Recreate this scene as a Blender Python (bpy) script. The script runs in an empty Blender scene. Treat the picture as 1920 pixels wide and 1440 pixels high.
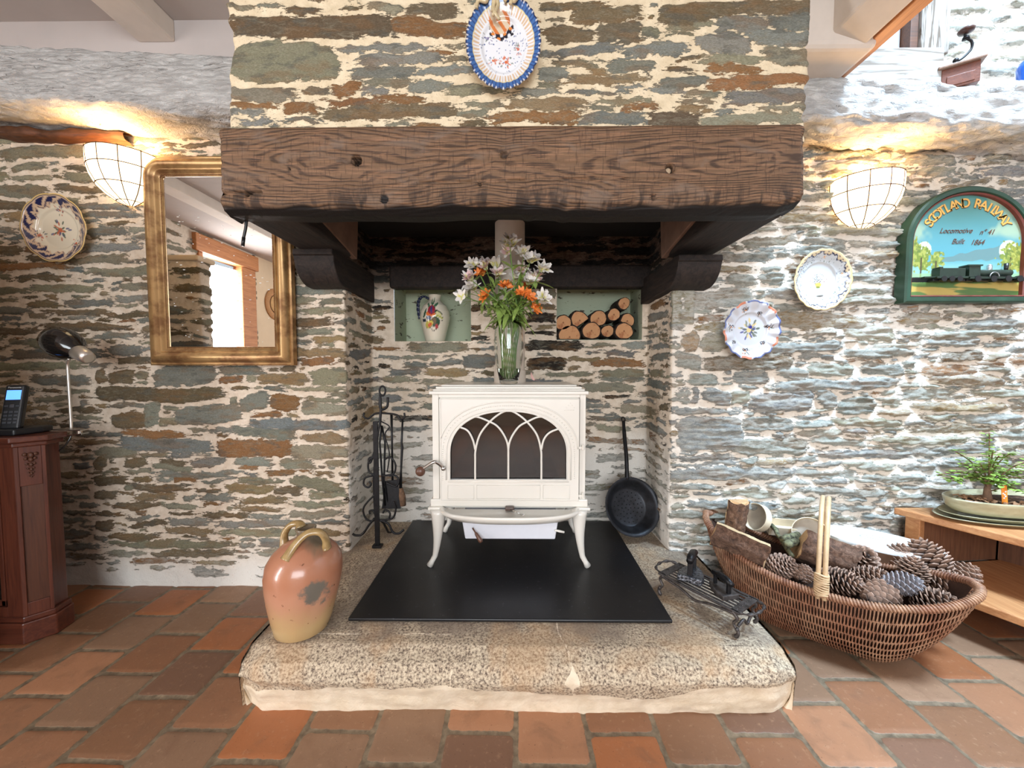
import bpy, math, random
import numpy as np
from mathutils import Vector, Matrix, Euler

# ---------------------------------------------------------------- camera, world, light, exposure
SC = bpy.context.scene
COL = SC.collection
EYE = 0.965                       # lens height above the tiled floor
FPX = 721.0                       # focal length for a 1920 px wide frame
PITCH, YAW = math.radians(2.78), math.radians(0.56)
cam_data = bpy.data.cameras.new('camera')
cam_data.sensor_width = 36.0
cam_data.lens = 36.0 * FPX / 1920.0
cam_data.clip_start = 0.02
camera = bpy.data.objects.new('camera', cam_data)
camera.location = (0, 0, EYE)
camera.rotation_euler = (math.radians(90) - PITCH, 0, YAW)
COL.objects.link(camera)
SC.camera = camera

SC.view_settings.view_transform = 'Standard'
SC.view_settings.look = 'None'
SC.view_settings.gamma = 1.0
SC.view_settings.use_curve_mapping = False
SC.view_settings.exposure = 0.88

world = bpy.data.worlds.new('daylight')
SC.world = world
world.use_nodes = True
bgn = world.node_tree.nodes['Background']
bgn.inputs[0].default_value = (0.80, 0.90, 1.0, 1)
bgn.inputs[1].default_value = 0.5

def area_light(name, loc, target, sx, sy, power, color):
    d = bpy.data.lights.new(name, 'AREA')
    d.shape = 'RECTANGLE'; d.size = sx; d.size_y = sy
    d.energy = power; d.color = color
    o = bpy.data.objects.new(name, d)
    o.location = loc
    o.rotation_euler = (Vector(target) - Vector(loc)).to_track_quat('-Z', 'Y').to_euler()
    COL.objects.link(o)
    return o

# daylight through the garden door and the stairwell roof light; rear window added as fill
area_light('garden_door_daylight', (-3.14, -0.78, 1.05), (0.2, -0.2, 0.9), 0.6, 1.9, 48, (0.97, 0.98, 1.0))
area_light('rear_window_fill', (0.10, -3.05, 1.50), (0.0, 1.6, 0.8), 2.6, 1.5, 76, (0.89, 0.95, 1.0))
area_light('roof_light_daylight', (2.00, -0.05, 4.80), (1.25, 1.62, 0.9), 0.8, 0.8, 265, (0.58, 0.79, 1.0))

random.seed(7)
rng = np.random.default_rng(11)

# ---------------------------------------------------------------- measuring: a point at depth y on the ray of a photo pixel
def ray(px, py):
    v = Vector(((px - 960) / FPX, 1.0, -(py - 720) / FPX))
    c, s = math.cos(-PITCH), math.sin(-PITCH)
    v = Vector((v.x, c * v.y - s * v.z, s * v.y + c * v.z))
    c, s = math.cos(YAW), math.sin(YAW)
    return Vector((c * v.x - s * v.y, s * v.x + c * v.y, v.z))
def P(px, py, d):
    v = ray(px, py); v = v * (d / v.y)
    return Vector((v.x, d, v.z + EYE))
def PZ(px, py, z):
    v = ray(px, py); v = v * ((z - EYE) / v.z)
    return Vector((v.x, v.y, z))

# ---------------------------------------------------------------- colours and materials
def lin(c):
    return tuple((x / 255 / 12.92) if x / 255 <= 0.04045 else ((x / 255 + 0.055) / 1.055) ** 2.4 for x in c)
def srgb(r, g, b): return lin((r, g, b)) + (1.0,)

class NT:
    def __init__(self, name):
        self.m = bpy.data.materials.new(name); self.m.use_nodes = True
        self.t = self.m.node_tree; self.N = self.t.nodes; self.L = self.t.links
        self.b = self.N['Principled BSDF']
    def n(self, typ, **kw):
        nd = self.N.new(typ)
        for k, v in kw.items(): setattr(nd, k, v)
        return nd
    def put(self, sock, v):
        if hasattr(v, 'is_linked') or isinstance(v, bpy.types.NodeSocket): self.L.new(v, sock)
        else: sock.default_value = v
    def math(self, op, a, b=0.0, c=0.0, clamp=False):
        nd = self.n('ShaderNodeMath', operation=op, use_clamp=clamp)
        self.put(nd.inputs[0], a); self.put(nd.inputs[1], b); self.put(nd.inputs[2], c)
        return nd.outputs[0]
    def mix(self, f, a, b, mode='MIX'):
        nd = self.n('ShaderNodeMix', data_type='RGBA', blend_type=mode)
        self.put(nd.inputs[0], f); self.put(nd.inputs[6], a); self.put(nd.inputs[7], b)
        return nd.outputs[2]
    def coord(self, scale=(1, 1, 1), kind='Object', loc=(0, 0, 0), rot=(0, 0, 0)):
        tc = self.n('ShaderNodeTexCoord'); mp = self.n('ShaderNodeMapping')
        mp.inputs['Scale'].default_value = scale; mp.inputs['Location'].default_value = loc
        mp.inputs['Rotation'].default_value = rot
        self.L.new(tc.outputs[kind], mp.inputs[0]); return mp.outputs[0]
    def noise(self, scale, detail=3, rough=0.55, vec=None, dist=0.0):
        nd = self.n('ShaderNodeTexNoise'); nd.inputs['Scale'].default_value = scale
        nd.inputs['Detail'].default_value = detail; nd.inputs['Roughness'].default_value = rough
        nd.inputs['Distortion'].default_value = dist
        if vec is not None: self.L.new(vec, nd.inputs['Vector'])
        return nd.outputs['Fac']
    def voro(self, scale, vec=None, feature='F1', out='Distance'):
        nd = self.n('ShaderNodeTexVoronoi', feature=feature); nd.inputs['Scale'].default_value = scale
        if vec is not None: self.L.new(vec, nd.inputs['Vector'])
        return nd.outputs[out]
    def ramp(self, f, stops, interp='LINEAR'):
        nd = self.n('ShaderNodeValToRGB'); cr = nd.color_ramp; cr.interpolation = interp
        while len(cr.elements) < len(stops): cr.elements.new(0.5)
        for e, (p, c) in zip(cr.elements, stops):
            e.position = p; e.color = c if len(c) == 4 else tuple(c) + (1,)
        self.put(nd.inputs[0], f); return nd.outputs[0]
    def step(self, f, lo, hi):
        nd = self.n('ShaderNodeMapRange', interpolation_type='SMOOTHSTEP'); nd.clamp = True
        self.put(nd.inputs[0], f); nd.inputs[1].default_value = lo; nd.inputs[2].default_value = hi
        return nd.outputs[0]
    def attr(self, name, out='Fac'):
        nd = self.n('ShaderNodeAttribute', attribute_name=name); return nd.outputs[out]
    def bump(self, h, strength=0.5, dist=0.01, normal=None):
        nd = self.n('ShaderNodeBump'); nd.inputs['Strength'].default_value = strength
        nd.inputs['Distance'].default_value = dist; self.L.new(h, nd.inputs['Height'])
        if normal is not None: self.L.new(normal, nd.inputs['Normal'])
        self.L.new(nd.outputs[0], self.b.inputs['Normal']); return nd.outputs[0]
    def base(self, c): self.put(self.b.inputs['Base Color'], c)
    def set(self, **kw):
        for k, v in kw.items(): self.put(self.b.inputs[k.replace('_', ' ')], v)
        return self

def plain(name, rgb, rough=0.6, metal=0.0, var=0.12, nscale=30, bump=0.15, bdist=0.002, spec=0.5, coat=0.0):
    t = NT(name); v = t.coord()
    n = t.noise(nscale, 4, 0.6, v)
    c = srgb(*rgb)
    lo = tuple(max(0, x * (1 - var)) for x in c[:3]) + (1,); hi = tuple(min(1, x * (1 + var)) for x in c[:3]) + (1,)
    t.base(t.ramp(n, [(0.3, lo), (0.7, hi)]))
    t.set(Roughness=rough, Metallic=metal, Specular_IOR_Level=spec, Coat_Weight=coat)
    if bump: t.bump(n, bump, bdist)
    return t.m

def wood(name, light, dark, scale=1.0, axis='x', rough=0.55, contrast=1.0):
    t = NT(name)
    s = {'x': (1.2, 22, 22), 'y': (22, 1.2, 22), 'z': (22, 22, 1.2)}[axis]
    v = t.coord(tuple(k * scale for k in s))
    a = t.noise(3.0, 5, 0.65, v, 1.2); b = t.noise(14.0, 3, 0.5, v)
    f = t.math('ADD', t.math('MULTIPLY', a, 0.75), t.math('MULTIPLY', b, 0.25))
    t.base(t.ramp(f, [(0.5 - 0.16 * contrast, srgb(*dark)), (0.5 + 0.14 * contrast, srgb(*light))]))
    t.set(Roughness=rough); t.bump(f, 0.25, 0.002)
    return t.m

def painted(name, rough=0.25, coat=0.3, attr='paint'):
    t = NT(name); t.base(t.attr(attr, 'Color')); t.set(Roughness=rough, Coat_Weight=coat)
    return t.m

# ---------------------------------------------------------------- mesh code
def join(*gs):
    V, F = [], []
    for g in gs:
        if g is None: continue
        k = len(V); V += [tuple(p) for p in g[0]]; F += [tuple(i + k for i in f) for f in g[1]]
    return V, F
def xf(g, M):
    return [tuple(M @ Vector(p)) for p in g[0]], g[1]
def mv(g, x, y, z): return [(p[0] + x, p[1] + y, p[2] + z) for p in g[0]], g[1]
def box(x0, x1, y0, y1, z0, z1):
    V = [(x, y, z) for x in (x0, x1) for y in (y0, y1) for z in (z0, z1)]
    return V, [(0, 1, 3, 2), (4, 6, 7, 5), (0, 4, 5, 1), (2, 3, 7, 6), (0, 2, 6, 4), (1, 5, 7, 3)]
def frame_axes(d):
    d = Vector(d).normalized(); a = Vector((0, 0, 1)) if abs(d.z) < 0.9 else Vector((1, 0, 0))
    u = d.cross(a).normalized(); return d, u, d.cross(u).normalized()
def tube(pts, r, n=8, closed=False, caps=True, flat=1.0):
    pts = [Vector(p) for p in pts]; m = len(pts)
    rs = r if hasattr(r, '__len__') else [r] * m
    V, F = [], []
    u = None
    for i, p in enumerate(pts):
        if closed: d = pts[(i + 1) % m] - pts[i - 1]
        else: d = pts[min(i + 1, m - 1)] - pts[max(i - 1, 0)]
        if d.length < 1e-9: d = Vector((0, 0, 1))
        d.normalize()
        if u is None: _, u, w = frame_axes(d)
        else:
            u = (u - d * u.dot(d))
            if u.length < 1e-6: _, u, w = frame_axes(d)
            u.normalize()
        w = d.cross(u)
        for k in range(n):
            a = 2 * math.pi * k / n
            V.append(tuple(p + u * (math.cos(a) * rs[i]) + w * (math.sin(a) * rs[i] * flat)))
    for i in range(m if closed else m - 1):
        j = (i + 1) % m
        for k in range(n):
            l = (k + 1) % n
            F.append((i * n + k, i * n + l, j * n + l, j * n + k))
    if caps and not closed:
        F.append(tuple(range(n - 1, -1, -1))); F.append(tuple(range((m - 1) * n, m * n)))
    return V, F
def cyl(p0, p1, r0, r1=None, n=20): return tube([p0, p1], [r0, r0 if r1 is None else r1], n)
def lathe(prof, n=32, c=(0, 0, 0), cap=True, a0=0.0, a1=2 * math.pi):
    V, F = [], []; full = abs(a1 - a0 - 2 * math.pi) < 1e-6; m = n if full else n + 1
    for r, z in prof:
        for k in range(m):
            a = a0 + (a1 - a0) * k / n
            V.append((c[0] + r * math.cos(a), c[1] + r * math.sin(a), c[2] + z))
    for i in range(len(prof) - 1):
        for k in range(n):
            l = (k + 1) % m
            F.append((i * m + k, i * m + l, (i + 1) * m + l, (i + 1) * m + k))
    if cap and full:
        F.append(tuple(range(m - 1, -1, -1))); F.append(tuple(range((len(prof) - 1) * m, len(prof) * m)))
    return V, F
def ball(c, r, n=12, s=(1, 1, 1)):
    V, F = [], []
    for i in range(n // 2 + 1):
        t = math.pi * i / (n // 2)
        for k in range(n):
            a = 2 * math.pi * k / n
            V.append((c[0] + r * s[0] * math.sin(t) * math.cos(a), c[1] + r * s[1] * math.sin(t) * math.sin(a), c[2] + r * s[2] * math.cos(t)))
    for i in range(n // 2):
        for k in range(n):
            l = (k + 1) % n
            F.append((i * n + k, (i + 1) * n + k, (i + 1) * n + l, i * n + l))
    return V, F
def prism(poly, a, b, axis='y'):
    """poly in the plane across the axis; extruded from a to b."""
    def q(p, t): return {'y': (p[0], t, p[1]), 'x': (t, p[0], p[1]), 'z': (p[0], p[1], t)}[axis]
    n = len(poly); V = [q(p, a) for p in poly] + [q(p, b) for p in poly]
    F = [tuple(range(n)), tuple(range(2 * n - 1, n - 1, -1))] + [(i, i + n, (i + 1) % n + n, (i + 1) % n) for i in range(n)]
    return V, F
def surf(f, nu, nv, closeu=False, closev=False):
    V = [tuple(f(i / (nu if closeu else nu - 1), j / (nv if closev else nv - 1))) for i in range(nu) for j in range(nv)]
    F = []
    for i in range(nu if closeu else nu - 1):
        for j in range(nv if closev else nv - 1):
            a, b = i, (i + 1) % nu; c, d = j, (j + 1) % nv
            F.append((a * nv + c, b * nv + c, b * nv + d, a * nv + d))
    return V, F
def bez(p0, p1, p2, p3, n=12):
    p0, p1, p2, p3 = map(Vector, (p0, p1, p2, p3)); out = []
    for i in range(n + 1):
        t = i / n; s = 1 - t
        out.append(p0 * s ** 3 + p1 * 3 * s * s * t + p2 * 3 * s * t * t + p3 * t ** 3)
    return out
def spline(pts, n=8):
    pts = [Vector(p) for p in pts]; Q = [pts[0]] + pts + [pts[-1]]; out = []
    for i in range(1, len(Q) - 2):
        for k in range(n):
            t = k / n; a, b, c, d = Q[i - 1], Q[i], Q[i + 1], Q[i + 2]
            out.append(0.5 * ((2 * b) + (c - a) * t + (2 * a - 5 * b + 4 * c - d) * t * t + (3 * b - a - 3 * c + d) * t ** 3))
    out.append(pts[-1]); return out

import bmesh
def obj(name, g, mat, parent=None, smooth=True, bevel=0.0, seg=2, sub=0, label=None, sharp=None, fix=True):
    me = bpy.data.meshes.new(name); V, F = g
    if parent is not None and parent.type == 'EMPTY' or (parent is not None):
        o3 = root_loc(parent); V = [(p[0] - o3[0], p[1] - o3[1], p[2] - o3[2]) for p in V]
    me.from_pydata([tuple(v) for v in V], [], F)
    if fix:
        bm = bmesh.new(); bm.from_mesh(me)
        bmesh.ops.recalc_face_normals(bm, faces=bm.faces); bm.to_mesh(me); bm.free()
    if mat is not None: me.materials.append(mat)
    o = bpy.data.objects.new(name, me); COL.objects.link(o)
    if parent is not None: o.parent = parent
    if smooth:
        me.polygons.foreach_set('use_smooth', [True] * len(me.polygons))
        if sharp: me.set_sharp_from_angle(angle=math.radians(sharp))
    if bevel:
        md = o.modifiers.new('edge', 'BEVEL'); md.width = bevel; md.segments = seg; md.limit_method = 'ANGLE'; md.angle_limit = math.radians(40)
        if smooth and not sharp: me.set_sharp_from_angle(angle=math.radians(40))
    if sub:
        md = o.modifiers.new('round', 'SUBSURF'); md.levels = sub; md.render_levels = sub
    if label: o['label'] = label
    return o
def root_loc(p):
    v = Vector((0, 0, 0))
    while p is not None: v = v + p.location; p = p.parent
    return v
def thing(name, label, cat, loc=(0, 0, 0), group=None):
    o = bpy.data.objects.new(name, None); o.empty_display_size = 0.05; COL.objects.link(o)
    o.location = loc; return tag(o, label, cat, group)
def tag(o, label, cat, group=None, kind=None):
    o['label'] = label; o['category'] = cat
    if group: o['group'] = group
    if kind: o['kind'] = kind
    return o
def struct(o): o['kind'] = 'structure'; return o
def dup(root, label=None, group=None, loc=None, rot=None, scale=None):
    r = root.copy(); COL.objects.link(r)
    if label: r['label'] = label
    if group: r['group'] = group
    if loc is not None: r.location = loc
    if rot is not None: r.rotation_euler = rot
    if scale is not None: r.scale = (scale,) * 3 if not hasattr(scale, '__len__') else scale
    for ch in list(root.children):
        c = ch.copy(); COL.objects.link(c); c.parent = r
        for g in ch.children:
            d = g.copy(); COL.objects.link(d); d.parent = c
    return r
def paint_attr(me, cols, name='paint'):
    a = me.attributes.new(name, 'FLOAT_COLOR', 'POINT')
    c = np.ones((len(me.vertices), 4), dtype=np.float32); c[:, :3] = cols
    a.data.foreach_set('color', c.ravel())
def float_attr(me, vals, name):
    a = me.attributes.new(name, 'FLOAT', 'POINT'); a.data.foreach_set('value', np.asarray(vals, dtype=np.float32).ravel())

# value noise on numpy arrays
_T = rng.random((256, 256)).astype(np.float64)
def vn(x, y, seed=0):
    x = np.asarray(x, float) + seed * 17.31; y = np.asarray(y, float) + seed * 9.77
    xi = np.floor(x).astype(int); yi = np.floor(y).astype(int); fx = x - xi; fy = y - yi
    fx = fx * fx * (3 - 2 * fx); fy = fy * fy * (3 - 2 * fy)
    a = _T[xi & 255, yi & 255]; b = _T[(xi + 1) & 255, yi & 255]; c = _T[xi & 255, (yi + 1) & 255]; d = _T[(xi + 1) & 255, (yi + 1) & 255]
    return (a * (1 - fx) + b * fx) * (1 - fy) + (c * (1 - fx) + d * fx) * fy - 0.5
def fbm(x, y, o=3, seed=0):
    s = 0; a = 1.0
    for k in range(o): s = s + a * vn(x * 2 ** k, y * 2 ** k, seed + k); a *= 0.5
    return s
def sstep(x, a, b):
    t = np.clip((x - a) / (b - a), 0, 1); return t * t * (3 - 2 * t)
def sheet(name, Vx, Vy, Vz, mat, keep=None, floats=None, color=None, parent=None):
    """structured grid of vertices as one mesh"""
    nu, nv = Vx.shape
    me = bpy.data.meshes.new(name); co = np.stack([Vx, Vy, Vz], -1).reshape(-1, 3)
    idx = np.arange(nu * nv).reshape(nu, nv)
    q = np.stack([idx[:-1, :-1], idx[1:, :-1], idx[1:, 1:], idx[:-1, 1:]], -1).reshape(-1, 4)
    if keep is not None: q = q[keep.reshape(-1)]
    me.vertices.add(len(co)); me.vertices.foreach_set('co', co.ravel())
    me.loops.add(q.size); me.loops.foreach_set('vertex_index', q.ravel().astype(np.int32))
    me.polygons.add(len(q)); me.polygons.foreach_set('loop_start', (np.arange(len(q)) * 4).astype(np.int32))
    me.polygons.foreach_set('use_smooth', np.ones(len(q), bool))
    me.update(calc_edges=True)
    for k, v in (floats or {}).items(): float_attr(me, v, k)
    for k, v in (color or {}).items(): paint_attr(me, v.reshape(-1, 3), k)
    me.materials.append(mat)
    o = bpy.data.objects.new(name, me); COL.objects.link(o)
    if parent is not None: o.parent = parent
    return o

# ================================================================ rubble masonry
PAL = {'g': (166, 162, 140), 'b': (158, 160, 152), 'o': (172, 128, 88), 't': (170, 148, 114), 'd': (134, 118, 94), 'k': (58, 52, 47), 'w': (186, 182, 166), 'v': (144, 148, 146)}
def auto_fill(stones, u0, u1, z0, z1, classes, tries, pal, seed, gap=0.006, blocked=()):
    """scatter elongated stones, large ones first, into what the measured stones leave free"""
    R = 0.004; r = np.random.default_rng(seed)
    nu, nz = int((u1 - u0) / R) + 1, int((z1 - z0) / R) + 1
    occ = np.zeros((nu, nz), bool)
    def mark(a, b, c, d, g=0.0):
        i0, i1 = max(0, int((a - g - u0) / R)), min(nu, int((b + g - u0) / R) + 1)
        j0, j1 = max(0, int((c - g - z0) / R)), min(nz, int((d + g - z0) / R) + 1)
        return i0, i1, j0, j1
    for s in list(stones) + list(blocked):
        i0, i1, j0, j1 = mark(s[0], s[1], s[2], s[3]); 
        if i1 > i0 and j1 > j0: occ[i0:i1, j0:j1] = True
    out = []; keys = list(pal.keys()); w = np.array([pal[k] for k in keys], float); w /= w.sum()
    for (l0, l1, h0, h1), nt in zip(classes, tries):
        for _ in range(nt):
            L = r.uniform(l0, l1); H = r.uniform(h0, h1); a = r.uniform(u0 - 0.02, u1 - L + 0.02); c = r.uniform(z0, z1 - H)
            g = gap * r.uniform(0.7, 1.5)
            i0, i1, j0, j1 = mark(a, a + L, c, c + H, g)
            if i1 <= i0 or j1 <= j0 or occ[i0:i1, j0:j1].any(): continue
            i0, i1, j0, j1 = mark(a, a + L, c, c + H)
            occ[i0:i1, j0:j1] = True
            out.append((a, a + L, c, c + H, keys[r.choice(len(keys), p=w)]))
    return out
def stone_fields(U, Z, stones, seed, warp=1.0, p=3.6):
    """signed distance into the nearest stone and that stone's own tone, at every grid point"""
    Wu = U + warp * (0.016 * fbm(U * 14, Z * 30, 2, seed) + 0.007 * fbm(U * 60, Z * 70, 2, seed + 5))
    Wz = Z + warp * (0.015 * fbm(U * 9, Z * 14, 2, seed + 9) + 0.009 * fbm(U * 38, Z * 70, 2, seed + 13))
    sd = np.full(U.shape, -0.05); col = np.zeros(U.shape + (3,)); col[:] = lin(PAL['g'])
    su = np.zeros(U.shape)
    uu, zz = U[:, 0], Z[0]; r = np.random.default_rng(seed + 3)
    for (a, b, c, d, k) in stones:
        i0, i1 = np.searchsorted(uu, a - 0.05), np.searchsorted(uu, b + 0.05)
        j0, j1 = np.searchsorted(zz, c - 0.04), np.searchsorted(zz, d + 0.04)
        if i1 <= i0 or j1 <= j0: continue
        hw, hh = (b - a) / 2, (d - c) / 2
        tl = r.normal(0, 0.5) * hh / max(hw, 0.05) * 0.45
        x = (Wu[i0:i1, j0:j1] - (a + b) / 2) / hw; z = (Wz[i0:i1, j0:j1] - (c + d) / 2 - tl * x * hw) / hh
        pp = p * r.uniform(0.8, 2.0)
        s = (1 - (np.abs(x) ** pp + np.abs(z) ** (pp * 0.85)) ** (1 / pp)) * min(hw, hh) * 1.05 + 0.001
        m = s > sd[i0:i1, j0:j1]
        sd[i0:i1, j0:j1][m] = s[m]
        cc = np.array(lin(PAL[k])) * r.uniform(0.8, 1.22) * np.array([1 + r.normal(0, 0.03), 1, 1 + r.normal(0, 0.04)])
        col[i0:i1, j0:j1][m] = cc; su[i0:i1, j0:j1][m] = r.uniform(-1, 1)
    return sd, col, su

def masonry_material(nm, m1, m2):
    t = NT(nm)
    v = t.coord()
    vs = t.coord((1.0, 1.0, 3.2))
    sd = t.attr('sd'); fine = t.math('SUBTRACT', t.noise(95, 4, 0.7, vs), 0.5)
    mid = t.math('SUBTRACT', t.noise(30, 4, 0.65, vs), 0.5)
    sdn = t.math('ADD', t.math('ADD', sd, t.math('MULTIPLY', mid, 0.024)), t.math('MULTIPLY', fine, 0.012))
    mask = t.step(sdn, -0.0006, 0.0012)
    patch = t.noise(24, 6, 0.72, vs, 0.9); grain = t.noise(150, 4, 0.7, vs); big = t.noise(9, 3, 0.5, vs)
    sc = t.attr('tone', 'Color')
    s1 = t.mix(t.step(patch, 0.48, 0.66), sc, t.mix(0.55, sc, srgb(172, 166, 146), 'MIX'))
    s2 = t.mix(t.step(big, 0.50, 0.62), s1, t.mix(0.36, s1, srgb(160, 120, 80), 'MIX'))
    s2 = t.mix(t.step(t.noise(13, 3, 0.6, vs), 0.54, 0.64), s2, t.mix(0.5, s2, srgb(112, 114, 108), 'MIX'))
    s3 = t.mix(t.math('MULTIPLY', t.step(grain, 0.40, 0.62), 0.85), t.mix(1.0, s2, (0.66, 0.65, 0.61, 1), 'MULTIPLY'), s2)
    mort = t.ramp(t.noise(34, 4, 0.6, v), [(0.3, srgb(*m1)), (0.7, srgb(*m2))])
    mort = t.mix(t.attr('wash'), mort, srgb(226, 222, 214))
    s3 = t.mix(t.math('MULTIPLY', t.attr('wash'), t.step(patch, 0.36, 0.60)), s3, srgb(206, 204, 196))
    speck = t.step(t.noise(240, 2, 0.5, v), 0.66, 0.72)
    mort = t.mix(t.math('MULTIPLY', speck, 0.5), mort, srgb(150, 112, 78))
    c = t.mix(mask, mort, s3)
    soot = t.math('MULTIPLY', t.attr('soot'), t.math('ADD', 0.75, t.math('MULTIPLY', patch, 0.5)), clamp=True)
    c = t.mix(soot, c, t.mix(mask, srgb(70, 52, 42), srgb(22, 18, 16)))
    t.base(c); t.set(Roughness=0.88, Specular_IOR_Level=0.25)
    h = t.math('ADD', t.math('MULTIPLY', mask, t.math('ADD', t.math('MULTIPLY', grain, 0.9), t.math('MULTIPLY', patch, 0.5))), t.math('MULTIPLY', t.noise(120, 3, 0.6, v), 0.25))
    t.bump(h, 0.8, 0.008)
    return t.m
M_WALL = masonry_material('rubble_stone_and_lime_mortar', (204, 186, 164), (228, 214, 196))
M_BREAST = masonry_material('breast_stone_and_ochre_mortar', (208, 190, 158), (230, 214, 184))

DW, DB = 1.625, 1.92             # depth of the wall face and of the back of the fireplace recess
XL, XR = -0.718, 0.655           # sides of the recess
# the wall line in plan: left wall, into the recess, its back, out again, right wall
PLAN = [(-2.62, DW), (XL, DW), (XL, DB), (XR, DB), (XR, DW), (2.30, DW)]
acc = [0.0]
for a, b in zip(PLAN[:-1], PLAN[1:]): acc.append(acc[-1] + math.dist(a, b))
def u_of(x, seg):                # distance along the plan for a point on segment seg
    a, b = PLAN[seg], PLAN[seg + 1]
    return acc[seg] + (abs(x - a[0]) if seg in (0, 2, 4) else abs(x - a[1]))
RES = 0.005
NU = int(acc[-1] / RES)
us = np.linspace(0, acc[-1], NU)
zs = np.arange(-0.02, 2.02, RES)
px_ = np.interp(us, acc, [p[0] for p in PLAN]); py_ = np.interp(us, acc, [p[1] for p in PLAN])
ker = np.hanning(11); ker /= ker.sum()
def sm(a):
    b = np.convolve(np.pad(a, 5, mode='edge'), ker, mode='valid'); return b
cx, cy = sm(px_), sm(py_)
tx, ty = np.gradient(cx), np.gradient(cy); tl_ = np.hypot(tx, ty); nx, ny = ty / tl_, -tx / tl_

def px_stones(lst, d, seg, sc=1.0, ox=0, oy=0):
    out = []
    for x0, y0, x1, y1, k in lst:
        x0, x1, y0, y1 = x0 / sc + ox, x1 / sc + ox, y0 / sc + oy, y1 / sc + oy
        a = P(x0, (y0 + y1) / 2, d); b = P(x1, (y0 + y1) / 2, d); c = P((x0 + x1) / 2, y1, d); e = P((x0 + x1) / 2, y0, d)
        if seg is None: out.append((a.x, b.x, c.z, e.z, k))
        else: out.append((u_of(a.x, seg), u_of(b.x, seg), c.z, e.z, k))
    return out
LEFT = [(85,15,250,75,'b'),(125,85,300,125,'d'),(0,160,62,230,'d'),(68,170,220,235,'d'),(230,168,300,205,'g'),(330,135,670,245,'b'),(695,140,950,195,'b'),(705,197,830,235,'o'),(845,200,905,235,'g'),(912,182,1180,245,'t'),(1205,160,1420,240,'g'),(1095,250,1400,275,'g'),(0,255,390,335,'d'),(300,265,715,338,'d'),(760,315,790,360,'g'),(805,297,980,385,'b'),(985,300,1140,395,'o'),(1155,315,1400,338,'g'),(1160,345,1410,410,'g'),(268,345,358,470,'b'),(90,400,280,485,'d'),(370,428,455,470,'g'),(380,360,470,385,'g'),(440,362,820,465,'b'),(895,400,1050,428,'o'),(885,437,1420,495,'v'),(640,490,765,515,'b'),(775,490,1120,543,'b'),(1165,515,1415,568,'t'),(165,495,490,535,'o'),(135,540,640,618,'v'),(0,595,230,655,'g'),(680,555,1105,650,'o'),(1112,582,1420,658,'g'),(250,622,405,648,'g'),(420,625,560,650,'b'),(165,658,290,708,'d'),(370,665,500,695,'d'),(540,655,725,700,'b'),(780,655,1000,705,'b'),(1045,662,1230,720,'g'),(310,692,540,728,'g'),(960,717,1120,750,'o'),(350,733,800,765,'b'),(815,710,895,730,'o'),(810,770,1040,800,'g'),(1100,772,1400,838,'g'),(455,768,570,795,'o'),(600,782,715,800,'b'),(200,805,510,845,'d'),(735,805,992,853,'t'),(1000,822,1150,865,'d'),(150,815,195,845,'g'),(1210,843,1400,878,'g'),(590,865,760,900,'b'),(810,877,1070,912,'t'),(1115,895,1400,930,'g'),(95,905,350,945,'d'),(372,912,560,945,'g'),(800,930,1025,958,'t'),(1080,950,1380,988,'g'),(600,960,868,990,'d'),(872,977,1050,1000,'b'),(0,965,150,985,'d'),(690,1008,1180,1045,'b'),(200,1015,400,1045,'d'),(0,1010,100,1060,'d'),(400,1048,620,1090,'t'),(80,1122,780,1158,'g'),(330,1168,780,1212,'d'),(920,1105,1080,1160,'b'),(0,660,60,720,'d'),(0,750,170,808,'d'),(0,840,120,880,'d')]
RIGHT = [(55,215,160,300,'g'),(170,180,510,270,'b'),(220,312,370,345,'o'),(60,392,240,485,'t'),(250,392,420,485,'g'),(660,292,1100,372,'t'),(90,500,260,580,'b'),(270,505,730,583,'d'),(20,607,345,675,'b'),(430,592,600,660,'v'),(645,570,805,630,'b'),(812,550,1040,620,'b'),(1085,548,1290,615,'v'),(640,635,1250,688,'v'),(0,692,245,760,'v'),(265,690,410,760,'v'),(417,700,508,762,'g'),(515,700,830,800,'v'),(848,695,955,775,'v'),(965,722,1145,810,'v'),(60,830,470,1000,'v'),(480,830,730,900,'v'),(430,940,800,1020,'b'),(100,1087,740,1150,'v'),(1000,352,1250,430,'g'),(1270,295,1490,348,'t'),(1290,252,1370,290,'o'),(1500,288,1535,328,'d'),(1560,290,1700,312,'g'),(1480,492,1690,540,'d'),(1770,270,1910,295,'o'),(560,90,680,150,'b'),(380,100,540,160,'b'),(1120,560,1140,600,'g')]
BACK = [(350,803,715,858,'g'),(170,887,300,905,'b'),(310,877,500,905,'b'),(175,935,250,960,'k'),(335,922,465,955,'b'),(475,912,680,943,'b'),(245,963,425,1000,'v'),(470,963,715,1012,'t'),(685,875,890,960,'v'),(1085,897,1320,968,'k'),(1090,787,1420,850,'k'),(200,1012,355,1045,'g'),(1330,887,1540,915,'t'),(1490,903,1810,955,'o'),(1210,977,1490,1010,'g'),(1535,972,1800,1020,'g'),(1680,812,1820,845,'b'),(1570,1022,1800,1045,'b'),(1440,1055,1740,1112,'g'),(1090,620,1258,678,'k'),(1085,560,1258,590,'d'),(1155,455,1258,520,'g'),(738,570,868,610,'k'),(738,700,800,722,'k'),(738,765,840,785,'k'),(1095,735,1250,755,'k')]
st = px_stones(LEFT, DW, 0, 3.0, 180, 640) + px_stones(RIGHT, DW, 4, 2.743, 1220, 480) + px_stones(BACK, DB, 2, 3.31, 660, 400)
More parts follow.
